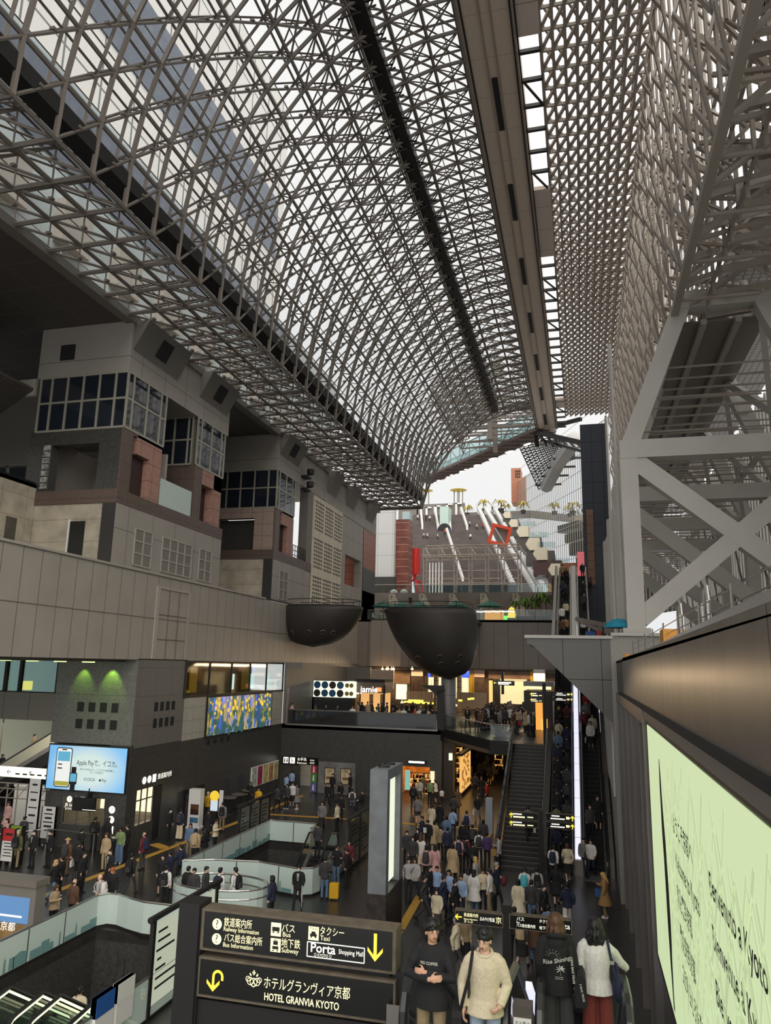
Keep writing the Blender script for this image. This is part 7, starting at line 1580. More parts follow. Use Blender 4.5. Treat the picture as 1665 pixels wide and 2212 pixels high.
def hair_mb(pose, style):
    J = skeleton(pose); H = headM(J); Rm = H.to_3x3(); mb = MB()
    def e(x, y, z, a, b, c): ell(mb, H @ V3((x, y, z)), a, b, c, 14, 10, Rm)
    if style == 'cap': e(0, -.006, .168, .086, .104, .062); mb.rings([[H @ V3((.07 * math.cos(t), .07 + .09 * math.sin(t), .150 + dz_)) for t in np.linspace(0, math.pi, 9)] for dz_ in (0, .014)], close=True); e(0, -.05, .09, .074, .05, .06)
    elif style == 'hat': e(0, -.004, .175, .084, .098, .06); mb.lathe([(.05, 0), (.16, .0), (.16, .014), (.05, .02)], tuple(H @ V3((0, 0, .145))), 16)
    elif style == 'bald': e(0, -.06, .07, .070, .038, .05)
    else:
        e(0, -.012, .150, .088, .102, .070); e(0, -.045, .098, .085, .066, .085); e(.0, .05, .178, .070, .052, .030)
        for s in (-1, 1): e(s * .070, .012, .130, .018, .046, .045)
    if style.startswith('h_'):
        mb = MB(); e(0, -.010, .135, .085, .100, .080); e(0, -.04, .10, .080, .066, .085)
        if style == 'h_fringe': strands(mb, H, 46, 65, 112, 0, 2)
        elif style == 'h_parted': strands(mb, H, 46, 50, 112, 0, 3)
        elif style == 'h_wavy': strands(mb, H, 44, 66, 105, .34, 4); e(0, -.075, -.03, .085, .045, .16)
        else: strands(mb, H, 44, 66, 105, .26, 5); e(0, -.07, .0, .085, .045, .15)
        return mb
    if style in ('long', 'wavy'):
        L = .20 if style == 'long' else .26
        e(0, -.075, -.02, .088, .05, L * .8); e(0, -.095, -.12, .082, .035, L * .75)
        for s in (-1, 1): e(s * .075, -.025, .02, .024, .045, .13)
        if style == 'wavy':
            for k in range(9): x = -.09 + .0225 * k; pts = [H @ V3((x + .012 * math.sin(q * 2.2 + k), -.11 - .012 * math.cos(q * 1.9 + k), .02 - q * .07)) for q in range(6)]; mb.path(pts, .02, 6, rs=[.022, .024, .024, .022, .018, .008])
    elif style == 'bob':
        e(0, -.03, .06, .094, .085, .095)
        for s in (-1, 1): e(s * .075, .015, .055, .022, .05, .075)
    elif style == 'ponytail': mb.path([H @ V3((0, -.10, .12)), H @ V3((0, -.135, .07)), H @ V3((0, -.13, -.03)), H @ V3((0, -.115, -.12))], .03, 7, rs=[.028, .034, .028, .01])
    elif style == 'fringe':
        for k in range(9): x = -.064 + .016 * k; mb.path([H @ V3((x * .8, .055, .20)), H @ V3((x, .092, .172)), H @ V3((x + .008, .100, .135 - .008 * (k % 3)))], .016, 6, rs=[.02, .018, .007])
        e(0, .0, .165, .094, .108, .066)
    return mb
def strands(mb, H, n, front, back, long=0, seed=1, r=.011):
    rr = random.Random(seed)
    for i in range(n):
        ph = 2 * math.pi * (i + rr.random() * .7) / n; f = math.cos(ph)          # f=1 faces forward
        end = front if f > .45 else (front + (back - front) * min(1, (.45 - f) / .7)); end += rr.uniform(-6, 6); pts = []
        sw = rr.uniform(-.35, .35)
        for q in range(7):
            th = R(8 + (end - 8) * q / 6); a = ph + sw * q / 6; k = 1.0 + .05 * rr.random()
            pts.append(H @ V3((.090 * k * math.sin(th) * math.sin(a), -.008 + .104 * k * math.sin(th) * math.cos(a), .122 + .104 * k * math.cos(th))))
        rs_ = [r * .8, r * 1.2, r * 1.3, r * 1.3, r * 1.2, r, r * .5]
        if long and f < .35:
            p = pts[-1]; w_ = rr.random() * 6; L = long * rr.uniform(.8, 1.1); rs_ = rs_[:-1] + [r * 1.2]; out = (p - H @ V3((0, 0, .1))); out.z = 0; out = out.normalized()
            for q in range(1, 7): pts.append(p + V3((0, 0, -L * q / 6)) + out * (.02 * math.sin(q * .9)) + V3((.012 * math.sin(w_ + q * 1.3), .008 * math.cos(w_ + q), 0)) * (2 if seed == 4 else .6)); rs_.append(r * (1.25 if q < 5 else .6))
        mb.path(pts, r, 6, rs=rs_)
def mask_mb(pose):
    J = skeleton(pose); H = headM(J); mb = MB(); ell(mb, H @ V3((0, .068, .045)), .054, .042, .044, 10, 8, H.to_3x3()); return mb
PCACHE = {}; JOBS = []
def queue(key, mb, vox, smooth=3):
    if key in PCACHE: return
    me = bpy.data.meshes.new('_'.join(str(k) for k in key)); me.from_pydata(mb.v, [], mb.f)
    bm = bmesh.new(); bm.from_mesh(me); bmesh.ops.recalc_face_normals(bm, faces=bm.faces); bm.to_mesh(me); bm.free()
    o = bpy.data.objects.new('job', me); COL.objects.link(o); md = o.modifiers.new('r', 'REMESH'); md.mode = 'VOXEL'; md.voxel_size = vox; md.use_smooth_shade = True
    sm = o.modifiers.new('s', 'SMOOTH'); sm.iterations = smooth; sm.factor = .5
    PCACHE[key] = None; JOBS.append((key, o, me))
def run_jobs():
    dg = bpy.context.evaluated_depsgraph_get(); dg.update()
    for key, o, me in JOBS:
        PCACHE[key] = bpy.data.meshes.new_from_object(o.evaluated_get(dg)); PCACHE[key].name = key[0]
        PCACHE[key].materials.clear(); PCACHE[key].materials.append(None)
        bpy.data.objects.remove(o); bpy.data.meshes.remove(me)
    JOBS.clear()
CN = {'black': (26, 25, 27), 'dark grey': (58, 57, 58), 'grey': (118, 116, 114), 'light grey': (170, 168, 166), 'white': (218, 214, 208), 'cream': (205, 192, 164), 'beige': (178, 154, 120), 'tan': (158, 122, 74), 'brown': (92, 66, 48), 'navy': (34, 40, 62), 'blue': (54, 84, 128), 'light blue': (150, 172, 206), 'denim blue': (92, 116, 146), 'pale denim': (150, 166, 184), 'purple': (74, 52, 92), 'maroon': (96, 36, 46), 'red': (178, 44, 40), 'pink': (206, 160, 156), 'orange': (206, 84, 34), 'yellow': (214, 164, 30), 'olive': (92, 90, 62), 'green': (120, 140, 96), 'khaki': (142, 124, 94), 'lilac': (160, 150, 176), 'turquoise': (84, 176, 190), 'rust red': (120, 52, 44), 'magenta': (190, 40, 84)}
def cloth(c): return mat('cloth_' + c.replace(' ', '_'), srgb(*CN[c]), .85, noise=(30, .12))
SKINS = [mat('skin_%d' % i, srgb(*c), .55) for i, c in enumerate(((214, 172, 146), (200, 154, 126), (224, 184, 160)))]
HAIRC = {'black': mat('hair_black', srgb(22, 19, 18), .5), 'brown': mat('hair_brown', srgb(82, 54, 34), .5), 'grey': mat('hair_grey', srgb(150, 146, 142), .6), 'blonde': mat('hair_blonde', srgb(196, 158, 92), .5), 'orange': mat('hair_ginger', srgb(170, 96, 48), .5)}
M_mask = mat('face_mask_white', srgb(226, 228, 230), .8)
ORDW = 'first second third fourth fifth sixth seventh eighth ninth tenth eleventh twelfth thirteenth fourteenth fifteenth sixteenth seventeenth eighteenth nineteenth twentieth'.split()
ORDW += ['twenty-' + w for w in ORDW[:9]] + ['thirtieth'] + ['thirty-' + w for w in ORDW[:9]] + ['fortieth'] + ['forty-' + w for w in ORDW[:9]]
def use(key, name, m, parent=None):
    o = bpy.data.objects.new(name, PCACHE[key]); COL.objects.link(o); o.material_slots[0].link = 'OBJECT'; o.material_slots[0].material = m
    if parent is not None: o.parent = parent
    return o
PEOPLE = []   # rows queued per zone, so that each label can count from the left
def P(zone, px, pos, rz, pose='stand', top='jacket', tc='black', bot='trousers', bc='black', hair='short', hc='black', h=1.68, mask=False, extra=(), who='person', shoes='black'):
    PEOPLE.append(dict(zone=zone, px=px, pos=pos, rz=rz, pose=pose, top=top, tc=tc, bot=bot, bc=bc, hair=hair, hc=hc, h=h, mask=mask, extra=extra, who=who, shoes=shoes))
def PG(zone, px, py_, rz, *a, z=0, **k): p = atZ(px, py_, z); P(zone, px, (p.x, p.y, z), rz, *a, **k)
BACK, FRONT, LEFT, RIGHT = 0, 180, 90, -90
rp_ = random.Random(21)

# --- crowd before the stairs
zc = 'in the crowd before the stairs'
for row in ((932, 1800, BACK, 'walk', 'coat', 'cream', 'trousers', 'beige', 'ponytail'), (950, 1794, BACK, 'stand', 'coat', 'black', 'trousers', 'black', 'short'), (980, 1778, BACK, 'walk', 'jacket', 'dark grey', 'trousers', 'black', 'short'),
            (978, 1814, BACK, 'stand', 'shirt', 'light blue', 'trousers', 'navy', 'short', dict(extra=('shoulder bag',))), (1008, 1816, BACK, 'walk', 'shirt', 'lilac', 'trousers', 'black', 'short', dict(extra=('backpack',))),
            (938, 1842, BACK, 'stand', 'coat', 'beige', 'trousers', 'cream', 'bob'), (924, 1842, FRONT, 'phone', 'jacket', 'black', 'trousers', 'black', 'short', dict(mask=True, extra=('papers',))), (911, 1834, LEFT, 'stand', 'jacket', 'navy', 'trousers', 'black', 'short', dict(extra=('white bag',))),
            (878, 1872, FRONT, 'stand', 'jacket', 'dark grey', 'trousers', 'black', 'short', dict(mask=True)), (902, 1868, FRONT, 'stand', 'jacket', 'black', 'trousers', 'dark grey', 'bob', dict(mask=True)), (951, 1856, BACK, 'stand', 'knit', 'khaki', 'trousers', 'black', 'short'),
            (990, 1886, BACK, 'stand', 'shirt', 'pink', 'trousers', 'black', 'short', dict(extra=('backpack',))), (1006, 1884, BACK, 'stand', 'shirt', 'maroon', 'trousers', 'black', 'short', dict(extra=('backpack',))), (1035, 1870, BACK, 'stand', 'shirt', 'white', 'trousers', 'navy', 'short', dict(extra=('backpack',))),
            (1052, 1876, BACK, 'stand', 'shirt', 'purple', 'trousers', 'black', 'short'), (1078, 1886, LEFT, 'phone', 'shirt', 'light grey', 'trousers', 'black', 'short', dict(extra=('paper bag',))), (977, 1908, BACK, 'stand', 'coat', 'beige', 'trousers', 'black', 'bob'),
            (939, 1906, BACK, 'stand', 'coat', 'pink', 'trousers', 'beige', 'long'), (920, 1910, BACK, 'stand', 'knit', 'pink', 'trousers', 'black', 'bob', dict(extra=('backpack',))), (908, 1886, BACK, 'stand', 'jacket', 'white', 'skirt', 'cream', 'long', dict(hc='brown')),
            (882, 1946, FRONT, 'walk', 'shirt', 'light grey', 'trousers', 'black', 'short'), (896, 1947, FRONT, 'walk', 'jacket', 'light grey', 'trousers', 'black', 'bob', dict(extra=('shoulder bag',))), (1027, 1938, LEFT, 'stand', 'knit', 'light grey', 'trousers', 'black', 'long', dict(hc='blonde', mask=True)),
            (1024, 1972, BACK, 'stand', 'coat', 'white', 'trousers', 'denim blue', 'long'), (916, 1992, RIGHT, 'walk', 'jacket', 'dark grey', 'trousers', 'dark grey', 'short', dict(extra=('backpack',))), (928, 1962, RIGHT, 'stand', 'jacket', 'black', 'trousers', 'navy', 'short'),
            (943, 1962, FRONT, 'stand', 'shirt', 'light blue', 'trousers', 'navy', 'short'), (958, 1990, RIGHT, 'walk', 'jacket', 'navy', 'trousers', 'navy', 'short'), (969, 1978, FRONT, 'stand', 'shirt', 'light blue', 'trousers', 'black', 'short'), (983, 2002, RIGHT, 'walk', 'jacket', 'black', 'trousers', 'black', 'short'),
            (996, 1988, FRONT, 'stand', 'shirt', 'light blue', 'trousers', 'navy', 'short'), (943, 2022, FRONT, 'walk', 'knit', 'cream', 'skirt', 'dark grey', 'bob', dict(mask=True)), (1043, 1970, FRONT, 'phone', 'shirt', 'cream', 'trousers', 'black', 'short'), (1058, 1976, LEFT, 'stand', 'shirt', 'white', 'trousers', 'khaki', 'short', dict(extra=('suitcase',))),
            (1011, 1966, BACK, 'stand', 'jacket', 'light grey', 'wide', 'cream', 'long'), (1073, 1958, RIGHT, 'walk', 'tee', 'navy', 'trousers', 'black', 'short', dict(hc='grey', extra=('big duffel',))), (1020, 1852, BACK, 'stand', 'jacket', 'black', 'trousers', 'black', 'short', dict(extra=('backpack',))), (966, 1864, BACK, 'stand', 'jacket', 'navy', 'trousers', 'black', 'short'),
            (1044, 1842, BACK, 'stand', 'jacket', 'dark grey', 'trousers', 'black', 'bob'), (964, 1834, BACK, 'walk', 'jacket', 'denim blue', 'trousers', 'black', 'short'), (1000, 1846, BACK, 'stand', 'jacket', 'black', 'trousers', 'navy', 'short'), (891, 1888, FRONT, 'stand', 'jacket', 'dark grey', 'trousers', 'black', 'bob', dict(mask=True)), (1022, 1898, BACK, 'stand', 'jacket', 'black', 'trousers', 'black', 'short', dict(extra=('backpack',)))):
    k = row[9] if len(row) > 9 else {}; PG(zc, *row[:9], **k)
z2 = 'on the open floor below the stairs'
for row in ((1134, 1966, BACK, 'phone', 'jacket', 'white', 'trousers', 'black', 'short', dict(extra=('turquoise backpack',))), (1161, 1964, BACK, 'stand', 'jacket', 'light grey', 'trousers', 'black', 'short', dict(extra=('backpack',))), (1120, 2000, BACK, 'stand', 'coat', 'cream', 'trousers', 'black', 'bob'), (1149, 1998, BACK, 'stand', 'jacket', 'dark grey', 'trousers', 'denim blue', 'short'),
            (1176, 2010, RIGHT - 30, 'stand', 'shirt', 'black', 'trousers', 'black', 'short', dict(extra=('backpack',))), (1203, 1957, BACK, 'walk', 'coat', 'black', 'skirt', 'black', 'long'), (1227, 2008, BACK, 'walk', 'hoodie', 'navy', 'wide', 'white', 'short', dict(shoes='white')), (1227, 1905, BACK, 'walk', 'knit', 'cream', 'skirt', 'black', 'bob', dict(hc='brown', shoes='white')),
            (1196, 1907, BACK, 'walk', 'jacket', 'white', 'trousers', 'black', 'short', dict(extra=('backpack',))), (1278, 1895, FRONT, 'walk', 'jacket', 'white', 'trousers', 'navy', 'short'), (1262, 1891, FRONT, 'stand', 'knit', 'grey', 'trousers', 'black', 'short'), (1308, 1984, LEFT, 'phone', 'coat', 'tan', 'trousers', 'khaki', 'long', dict(hc='blonde', shoes='white', extra=('blue handbag',), who='woman')),
            (985, 2108, RIGHT, 'walk', 'jacket', 'cream', 'trousers', 'dark grey', 'short', dict(hc='grey', mask=True)), (1003, 2092, FRONT, 'stand', 'knit', 'khaki', 'skirt', 'black', 'long'), (1128, 2092, BACK, 'walk', 'jacket', 'dark grey', 'skirt', 'black', 'long', dict(extra=('beige backpack',))), (1155, 2076, BACK, 'stand', 'coat', 'brown', 'trousers', 'denim blue', 'bob'), (1112, 2075, BACK, 'stand', 'jacket', 'black', 'trousers', 'black', 'short'), (1186, 2066, BACK, 'walk', 'jacket', 'denim blue', 'trousers', 'black', 'short')):
    k = row[9] if len(row) > 9 else {}; PG(z2, *row[:9], **k)
# --- ground floor arcade and souvenir shop
z3 = 'near the lit souvenir shop and arcade'
for row in ((892, 1750, BACK, 'stand', 'jacket', 'black', 'trousers', 'black', 'short', dict(extra=('backpack',))), (906, 1736, BACK, 'stand', 'shirt', 'light grey', 'trousers', 'dark grey', 'short', dict(extra=('denim bag',))), (912, 1724, BACK, 'stand', 'jacket', 'olive', 'trousers', 'black', 'short'), (928, 1737, BACK, 'stand', 'shirt', 'green', 'trousers', 'black', 'short'), (941, 1735, LEFT, 'phone', 'knit', 'white', 'skirt', 'black', 'long'), (954, 1737, BACK, 'stand', 'tee', 'white', 'trousers', 'black', 'short', dict(h=1.1, who='child')),
            (902, 1782, BACK, 'walk', 'jacket', 'grey', 'shorts', 'dark grey', 'short'), (988, 1757, FRONT, 'walk', 'coat', 'brown', 'trousers', 'tan', 'long', dict(extra=('white bag',))), (1032, 1776, FRONT, 'walk', 'jacket', 'black', 'trousers', 'grey', 'bob', dict(extra=('white bag',))), (1011, 1701, RIGHT, 'stand', 'jacket', 'black', 'skirt', 'black', 'long'), (1019, 1700, LEFT, 'stand', 'jacket', 'black', 'skirt', 'black', 'bob'), (1052, 1742, LEFT, 'stand', 'shirt', 'red', 'trousers', 'navy', 'short'), (1069, 1684, FRONT, 'walk', 'coat', 'olive', 'trousers', 'olive', 'short'),
            (1057, 1697, BACK, 'stand', 'jacket', 'black', 'shorts', 'black', 'bob', dict(extra=('yellow bag',))), (1036, 1690, BACK, 'stand', 'jacket', 'black', 'trousers', 'black', 'short'), (1046, 1684, BACK, 'walk', 'jacket', 'dark grey', 'trousers', 'black', 'short'), (1027, 1718, BACK, 'walk', 'jacket', 'navy', 'trousers', 'black', 'short', dict(extra=('suitcase',))), (1040, 1728, FRONT, 'walk', 'coat', 'black', 'trousers', 'black', 'long'), (1030, 1668, FRONT, 'walk', 'jacket', 'black', 'trousers', 'black', 'short'), (1052, 1668, FRONT, 'walk', 'jacket', 'grey', 'trousers', 'black', 'bob')):
    k = row[9] if len(row) > 9 else {}; PG(z3, *row[:9], **k)
# --- left concourse around the information counter
z4 = 'around the information counter at left'
for row in ((67, 1874, FRONT, 'stand', 'jacket', 'black', 'trousers', 'black', 'short', dict(mask=True, extra=('white shirt front',))), (102, 1873, FRONT, 'carry', 'jacket', 'black', 'trousers', 'black', 'short', dict(mask=True, extra=('white shirt front',))), (200, 1838, BACK, 'stand', 'jacket', 'black', 'trousers', 'black', 'short', dict(extra=('backpack',))), (255, 1866, FRONT, 'phone', 'shirt', 'green', 'wide', 'denim blue', 'bob', dict(shoes='white')), (270, 1860, LEFT, 'stand', 'jacket', 'black', 'trousers', 'black', 'short'),
            (306, 1879, LEFT, 'stand', 'jacket', 'maroon', 'trousers', 'dark grey', 'bald', dict(mask=True, extra=('backpack',))), (363, 1815, RIGHT, 'stand', 'jacket', 'black', 'trousers', 'black', 'short', dict(mask=True)), (386, 1814, BACK, 'stand', 'jacket', 'navy', 'wide', 'cream', 'short', dict(extra=('backpack',))), (407, 1852, FRONT, 'stand', 'jacket', 'denim blue', 'trousers', 'khaki', 'long'), (139, 1892, BACK, 'stand', 'jacket', 'brown', 'trousers', 'brown', 'hat', dict(hc='blonde', extra=('backpack', 'white bag'))), (174, 1930, RIGHT, 'stand', 'jacket', 'black', 'trousers', 'black', 'short', dict(extra=('suitcase',))),
            (232, 1926, FRONT, 'walk', 'jacket', 'black', 'trousers', 'black', 'short', dict(mask=True, extra=('white shirt front',))), (278, 1935, BACK, 'walk', 'jacket', 'black', 'trousers', 'dark grey', 'short', dict(extra=('backpack',))), (112, 1950, RIGHT, 'walk', 'jacket', 'black', 'trousers', 'denim blue', 'long', dict(hc='blonde', who='woman')), (126, 1938, LEFT, 'stand', 'jacket', 'black', 'trousers', 'black', 'short', dict(shoes='white')), (208, 1992, LEFT, 'carry', 'tee', 'light grey', 'trousers', 'dark grey', 'bald', dict(hc='orange', extra=('white backpack',), who='man')),
            (236, 1975, FRONT, 'phone', 'jacket', 'black', 'trousers', 'black', 'long', dict(hc='orange', who='woman')), (152, 2000, BACK, 'stand', 'jacket', 'brown', 'trousers', 'black', 'bald', dict(hc='brown')), (110, 2016, RIGHT, 'phone', 'knit', 'beige', 'trousers', 'black', 'bob', dict(hc='brown')), (46, 2034, LEFT, 'stand', 'jacket', 'magenta', 'trousers', 'black', 'bob'), (31, 1876, BACK, 'stand', 'jacket', 'olive', 'trousers', 'khaki', 'cap', dict(extra=('backpack',))), (170, 1866, BACK, 'walk', 'jacket', 'black', 'trousers', 'black', 'short'), (163, 1900, BACK, 'stand', 'jacket', 'black', 'trousers', 'black', 'short'), (224, 1882, FRONT, 'stand', 'knit', 'beige', 'trousers', 'beige', 'bob', dict(hc='brown')), (228, 1842, BACK, 'stand', 'coat', 'black', 'trousers', 'black', 'long', dict(extra=('suitcase',)))):
    k = row[9] if len(row) > 9 else {}; PG(z4, *row[:9], **k)
z5 = 'in the group round the oval glass ring'
for row in ((346, 1934, FRONT, 'stand', 'jacket', 'black', 'skirt', 'black', 'long'), (362, 1924, LEFT, 'stand', 'jacket', 'navy', 'trousers', 'navy', 'short'), (386, 1908, LEFT, 'walk', 'jacket', 'navy', 'trousers', 'black', 'short'), (354, 1962, BACK, 'stand', 'shirt', 'white', 'trousers', 'black', 'short', dict(extra=('backpack',))), (401, 1966, BACK, 'stand', 'jacket', 'black', 'trousers', 'black', 'short'), (414, 1972, FRONT, 'stand', 'jacket', 'dark grey', 'trousers', 'black', 'short'), (440, 1970, RIGHT, 'stand', 'jacket', 'dark grey', 'trousers', 'black', 'short'), (470, 1974, BACK, 'stand', 'shirt', 'white', 'trousers', 'black', 'short', dict(extra=('backpack',))), (504, 1974, LEFT, 'stand', 'shirt', 'white', 'trousers', 'black', 'short', dict(extra=('backpack',))), (584, 1996, LEFT, 'stand', 'jacket', 'navy', 'trousers', 'black', 'bob'), (418, 1868, BACK, 'stand', 'jacket', 'beige', 'trousers', 'black', 'short', dict(extra=('beige backpack',)))):
    k = row[9] if len(row) > 9 else {}; PG(z5, *row[:9], **k)
z6 = 'by the middle glass stairwell'
for row in ((642, 1968, FRONT, 'walk', 'jacket', 'black', 'trousers', 'black', 'short', dict(mask=True, extra=('white shirt front', 'rolled umbrella'), who='man')), (700, 1942, BACK, 'carry', 'jacket', 'dark grey', 'trousers', 'denim blue', 'short', dict(extra=('yellow suitcase',))), (726, 1911, FRONT, 'phone', 'jacket', 'black', 'trousers', 'denim blue', 'cap', dict(mask=True, shoes='white')), (748, 1917, LEFT, 'phone', 'jacket', 'black', 'trousers', 'black', 'short'), (752, 1896, FRONT, 'stand', 'jacket', 'maroon', 'trousers', 'black', 'bob'),
            (694, 1797, FRONT, 'walk', 'jacket', 'grey', 'trousers', 'black', 'long'), (727, 1797, LEFT, 'stand', 'knit', 'cream', 'trousers', 'black', 'ponytail', dict(extra=('shoulder bag',))), (735, 1776, BACK, 'stand', 'jacket', 'black', 'trousers', 'black', 'short')):
    k = row[9] if len(row) > 9 else {}; PG(z6, *row[:9], **k)
z7 = 'before the washroom and marble panel'
for row in ((617, 1722, BACK, 'walk', 'shirt', 'light blue', 'trousers', 'navy', 'short'), (629, 1712, BACK, 'walk', 'shirt', 'light blue', 'trousers', 'navy', 'short'), (618, 1748, FRONT, 'stand', 'jacket', 'dark grey', 'trousers', 'black', 'long', dict(shoes='white')), (630, 1744, FRONT, 'stand', 'jacket', 'white', 'skirt', 'black', 'long'), (641, 1749, LEFT, 'stand', 'coat', 'grey', 'skirt', 'black', 'long', dict(shoes='white')), (556, 1757, FRONT, 'walk', 'jacket', 'yellow', 'trousers', 'grey', 'short', dict(who='man')), (597, 1752, BACK, 'walk', 'jacket', 'dark grey', 'trousers', 'black', 'short'), (706, 1747, FRONT, 'walk', 'shirt', 'black', 'trousers', 'black', 'short'), (717, 1722, FRONT, 'stand', 'shirt', 'black', 'trousers', 'black', 'short', dict(extra=('white bag',))), (735, 1730, FRONT, 'sit', 'jacket', 'black', 'trousers', 'dark grey', 'bob'), (755, 1722, LEFT, 'stand', 'jacket', 'black', 'trousers', 'black', 'short'), (760, 1746, BACK, 'sit', 'shirt', 'white', 'trousers', 'denim blue', 'short', dict(extra=('backpack',))), (783, 1750, LEFT, 'sit', 'jacket', 'black', 'trousers', 'black', 'short')):
    k = row[9] if len(row) > 9 else {}; PG(z7, *row[:9], **k)
z8 = 'beside the dark wall doors and kiosk'
for row in ((446, 1772, BACK, 'carry', 'jacket', 'yellow', 'trousers', 'dark grey', 'cap', dict(hc='black')), (477, 1750, FRONT, 'stand', 'knit', 'grey', 'trousers', 'black', 'short'), (478, 1796, BACK, 'stand', 'jacket', 'grey', 'trousers', 'khaki', 'short', dict(extra=('backpack',))), (446, 1816, BACK, 'stand', 'coat', 'black', 'trousers', 'black', 'short'), (440, 1846, LEFT, 'sit', 'jacket', 'black', 'trousers', 'black', 'long'), (462, 1842, RIGHT, 'phone', 'knit', 'cream', 'trousers', 'black', 'short'), (538, 1742, FRONT, 'stand', 'jacket', 'black', 'trousers', 'black', 'bob')):
    k = row[9] if len(row) > 9 else {}; PG(z8, *row[:9], **k)
# --- escalators, stairs
def on_slope(x, y, y0=40.3, z0=0, k=10.2 / 17.7): return (x, y, z0 + max(0, (math.floor((y - y0) / .354) + 1) * .2))
z9 = 'riding the crowded up escalator'
UP = [('dark grey', 'short', ()), ('khaki', 'short', ('shoulder bag',)), ('dark grey', 'cap', ('backpack',)), ('red', 'short', ('backpack',)), ('black', 'bob', ('backpack',)), ('black', 'short', ()), ('cream', 'short', ('shoulder bag',)), ('navy', 'short', ()), ('denim blue', 'short', ()), ('black', 'short', ('backpack',)), ('navy', 'short', ()), ('black', 'long', ()), ('black', 'short', ()), ('dark grey', 'short', ()), ('black', 'bob', ()), ('navy', 'short', ('backpack',)), ('black', 'short', ()), ('dark grey', 'long', ()), ('olive', 'short', ()), ('black', 'short', ('backpack',)), ('navy', 'bob', ()), ('black', 'short', ())]
for k, (c, hr, ex) in enumerate(UP):
    lane_ = k % 2; y = 52.6 - k * .58; p = on_slope(-1.55 + lane_ * .5, y); P(z9, -y, p, BACK, 'stand', 'jacket' if k % 3 else 'shirt', c, 'trousers', 'khaki' if c == 'cream' else ('black', 'navy', 'dark grey')[k % 3], hr, 'blonde' if k == 4 else 'black', extra=ex)
z10 = 'riding the down escalator by the granite pier'
for k, (x, y, c, b, hr, sk, ex) in enumerate(((.2, 52.2, 'red', 'black', 'bob', 'trousers', ()), (.15, 51.0, 'grey', 'black', 'long', 'trousers', ()), (-.02, 50.2, 'maroon', 'black', 'short', 'trousers', ()), (.35, 49.0, 'white', 'black', 'long', 'skirt', ('white bag',)), (.5, 49.8, 'cream', 'dark grey', 'bob', 'trousers', ()), (.55, 42.8, 'black', 'black', 'long', 'skirt', ()), (.15, 42.4, 'dark grey', 'black', 'short', 'trousers', ()))):
    P(z10, -y, on_slope(x, y), FRONT, 'stand', 'jacket', c, sk, b, hr, extra=ex)
zst = 'climbing the dark stairs'
P(zst, 0, (-3.0, 41.9, 1.02), BACK, 'walk', 'jacket', 'grey', 'trousers', 'black', 'short', extra=('white bag',))
z11 = 'on the upper escalators behind the granite landing'
for k, (x, y, c, f, hr) in enumerate(((-1.55, 64.4, 'brown', BACK, 'cap'), (-1.25, 64.9, 'tan', BACK, 'short'), (-1.6, 66.6, 'white', BACK, 'short'), (-1.25, 67.6, 'cream', BACK, 'long'), (-1.3, 70.6, 'black', BACK, 'short'), (-1.55, 71.4, 'navy', BACK, 'long'), (-1.25, 74.2, 'black', BACK, 'short'), (-1.6, 74.8, 'khaki', BACK, 'short'), (.2, 65.0, 'white', FRONT, 'short'), (.35, 69.0, 'dark grey', FRONT, 'short'), (.3, 71.4, 'black', FRONT, 'bob'), (.3, 75.0, 'black', FRONT, 'bald'))):
    P(z11, x * 100 + y, (x, y, 11.3 + max(0, (math.floor((y - 63) / .342) + 1) * .2)), f, 'stand', 'jacket', c, 'trousers', 'black', hr, extra=('backpack',) if k == 8 else ())
P('at the head of the upper stair', 0, (-3.6, 93.4, 18.6), FRONT, 'walk', 'coat', 'yellow', 'trousers', 'black', 'long', 'brown', who='woman')
# --- upper floor crowd and diners
z12 = 'in the upper floor crowd'
for row in ((1010, 1575, FRONT, 'walk', 'jacket', 'black', 'trousers', 'dark grey', 'short', dict(extra=('white shirt front',))), (1032, 1579, FRONT, 'walk', 'jacket', 'black', 'trousers', 'dark grey', 'short'), (1051, 1573, BACK, 'stand', 'jacket', 'light grey', 'trousers', 'black', 'short', dict(extra=('suitcase',))), (1124, 1578, RIGHT, 'walk', 'jacket', 'light grey', 'trousers', 'denim blue', 'short', dict(extra=('red bag',))), (1137, 1582, FRONT, 'stand', 'coat', 'beige', 'trousers', 'black', 'cap'), (1153, 1592, LEFT, 'stand', 'jacket', 'olive', 'trousers', 'black', 'short', dict(hc='grey')), (1146, 1586, FRONT, 'stand', 'jacket', 'black', 'trousers', 'black', 'bob'), (1103, 1573, FRONT, 'walk', 'jacket', 'white', 'trousers', 'black', 'short'), (1077, 1584, BACK, 'stand', 'jacket', 'grey', 'trousers', 'dark grey', 'short'), (1090, 1578, BACK, 'stand', 'jacket', 'dark grey', 'trousers', 'black', 'short'), (1063, 1571, FRONT, 'stand', 'jacket', 'black', 'trousers', 'black', 'short')):
    k = row[9] if len(row) > 9 else {}; PG(z12, *row[:9], z=5.1, **k)
for k in range(34):
    px = 1036 + (k * 37 % 100) + rp_.random() * 6; yy = 55.5 + (k % 9) * 2.2 + rp_.random() * 1.2; p = atY(px, 1500, yy)
    P(z12, px, (p.x, yy, 5.1), rp_.choice((BACK, FRONT, FRONT, LEFT, RIGHT)), rp_.choice(('stand', 'walk', 'phone')), rp_.choice(('jacket', 'coat', 'shirt')), rp_.choice(('black', 'black', 'dark grey', 'navy', 'grey', 'white', 'beige', 'brown')), 'trousers', rp_.choice(('black', 'dark grey', 'navy')), rp_.choice(('short', 'short', 'long', 'bob')))
z13 = 'among the diners along the balcony counter'
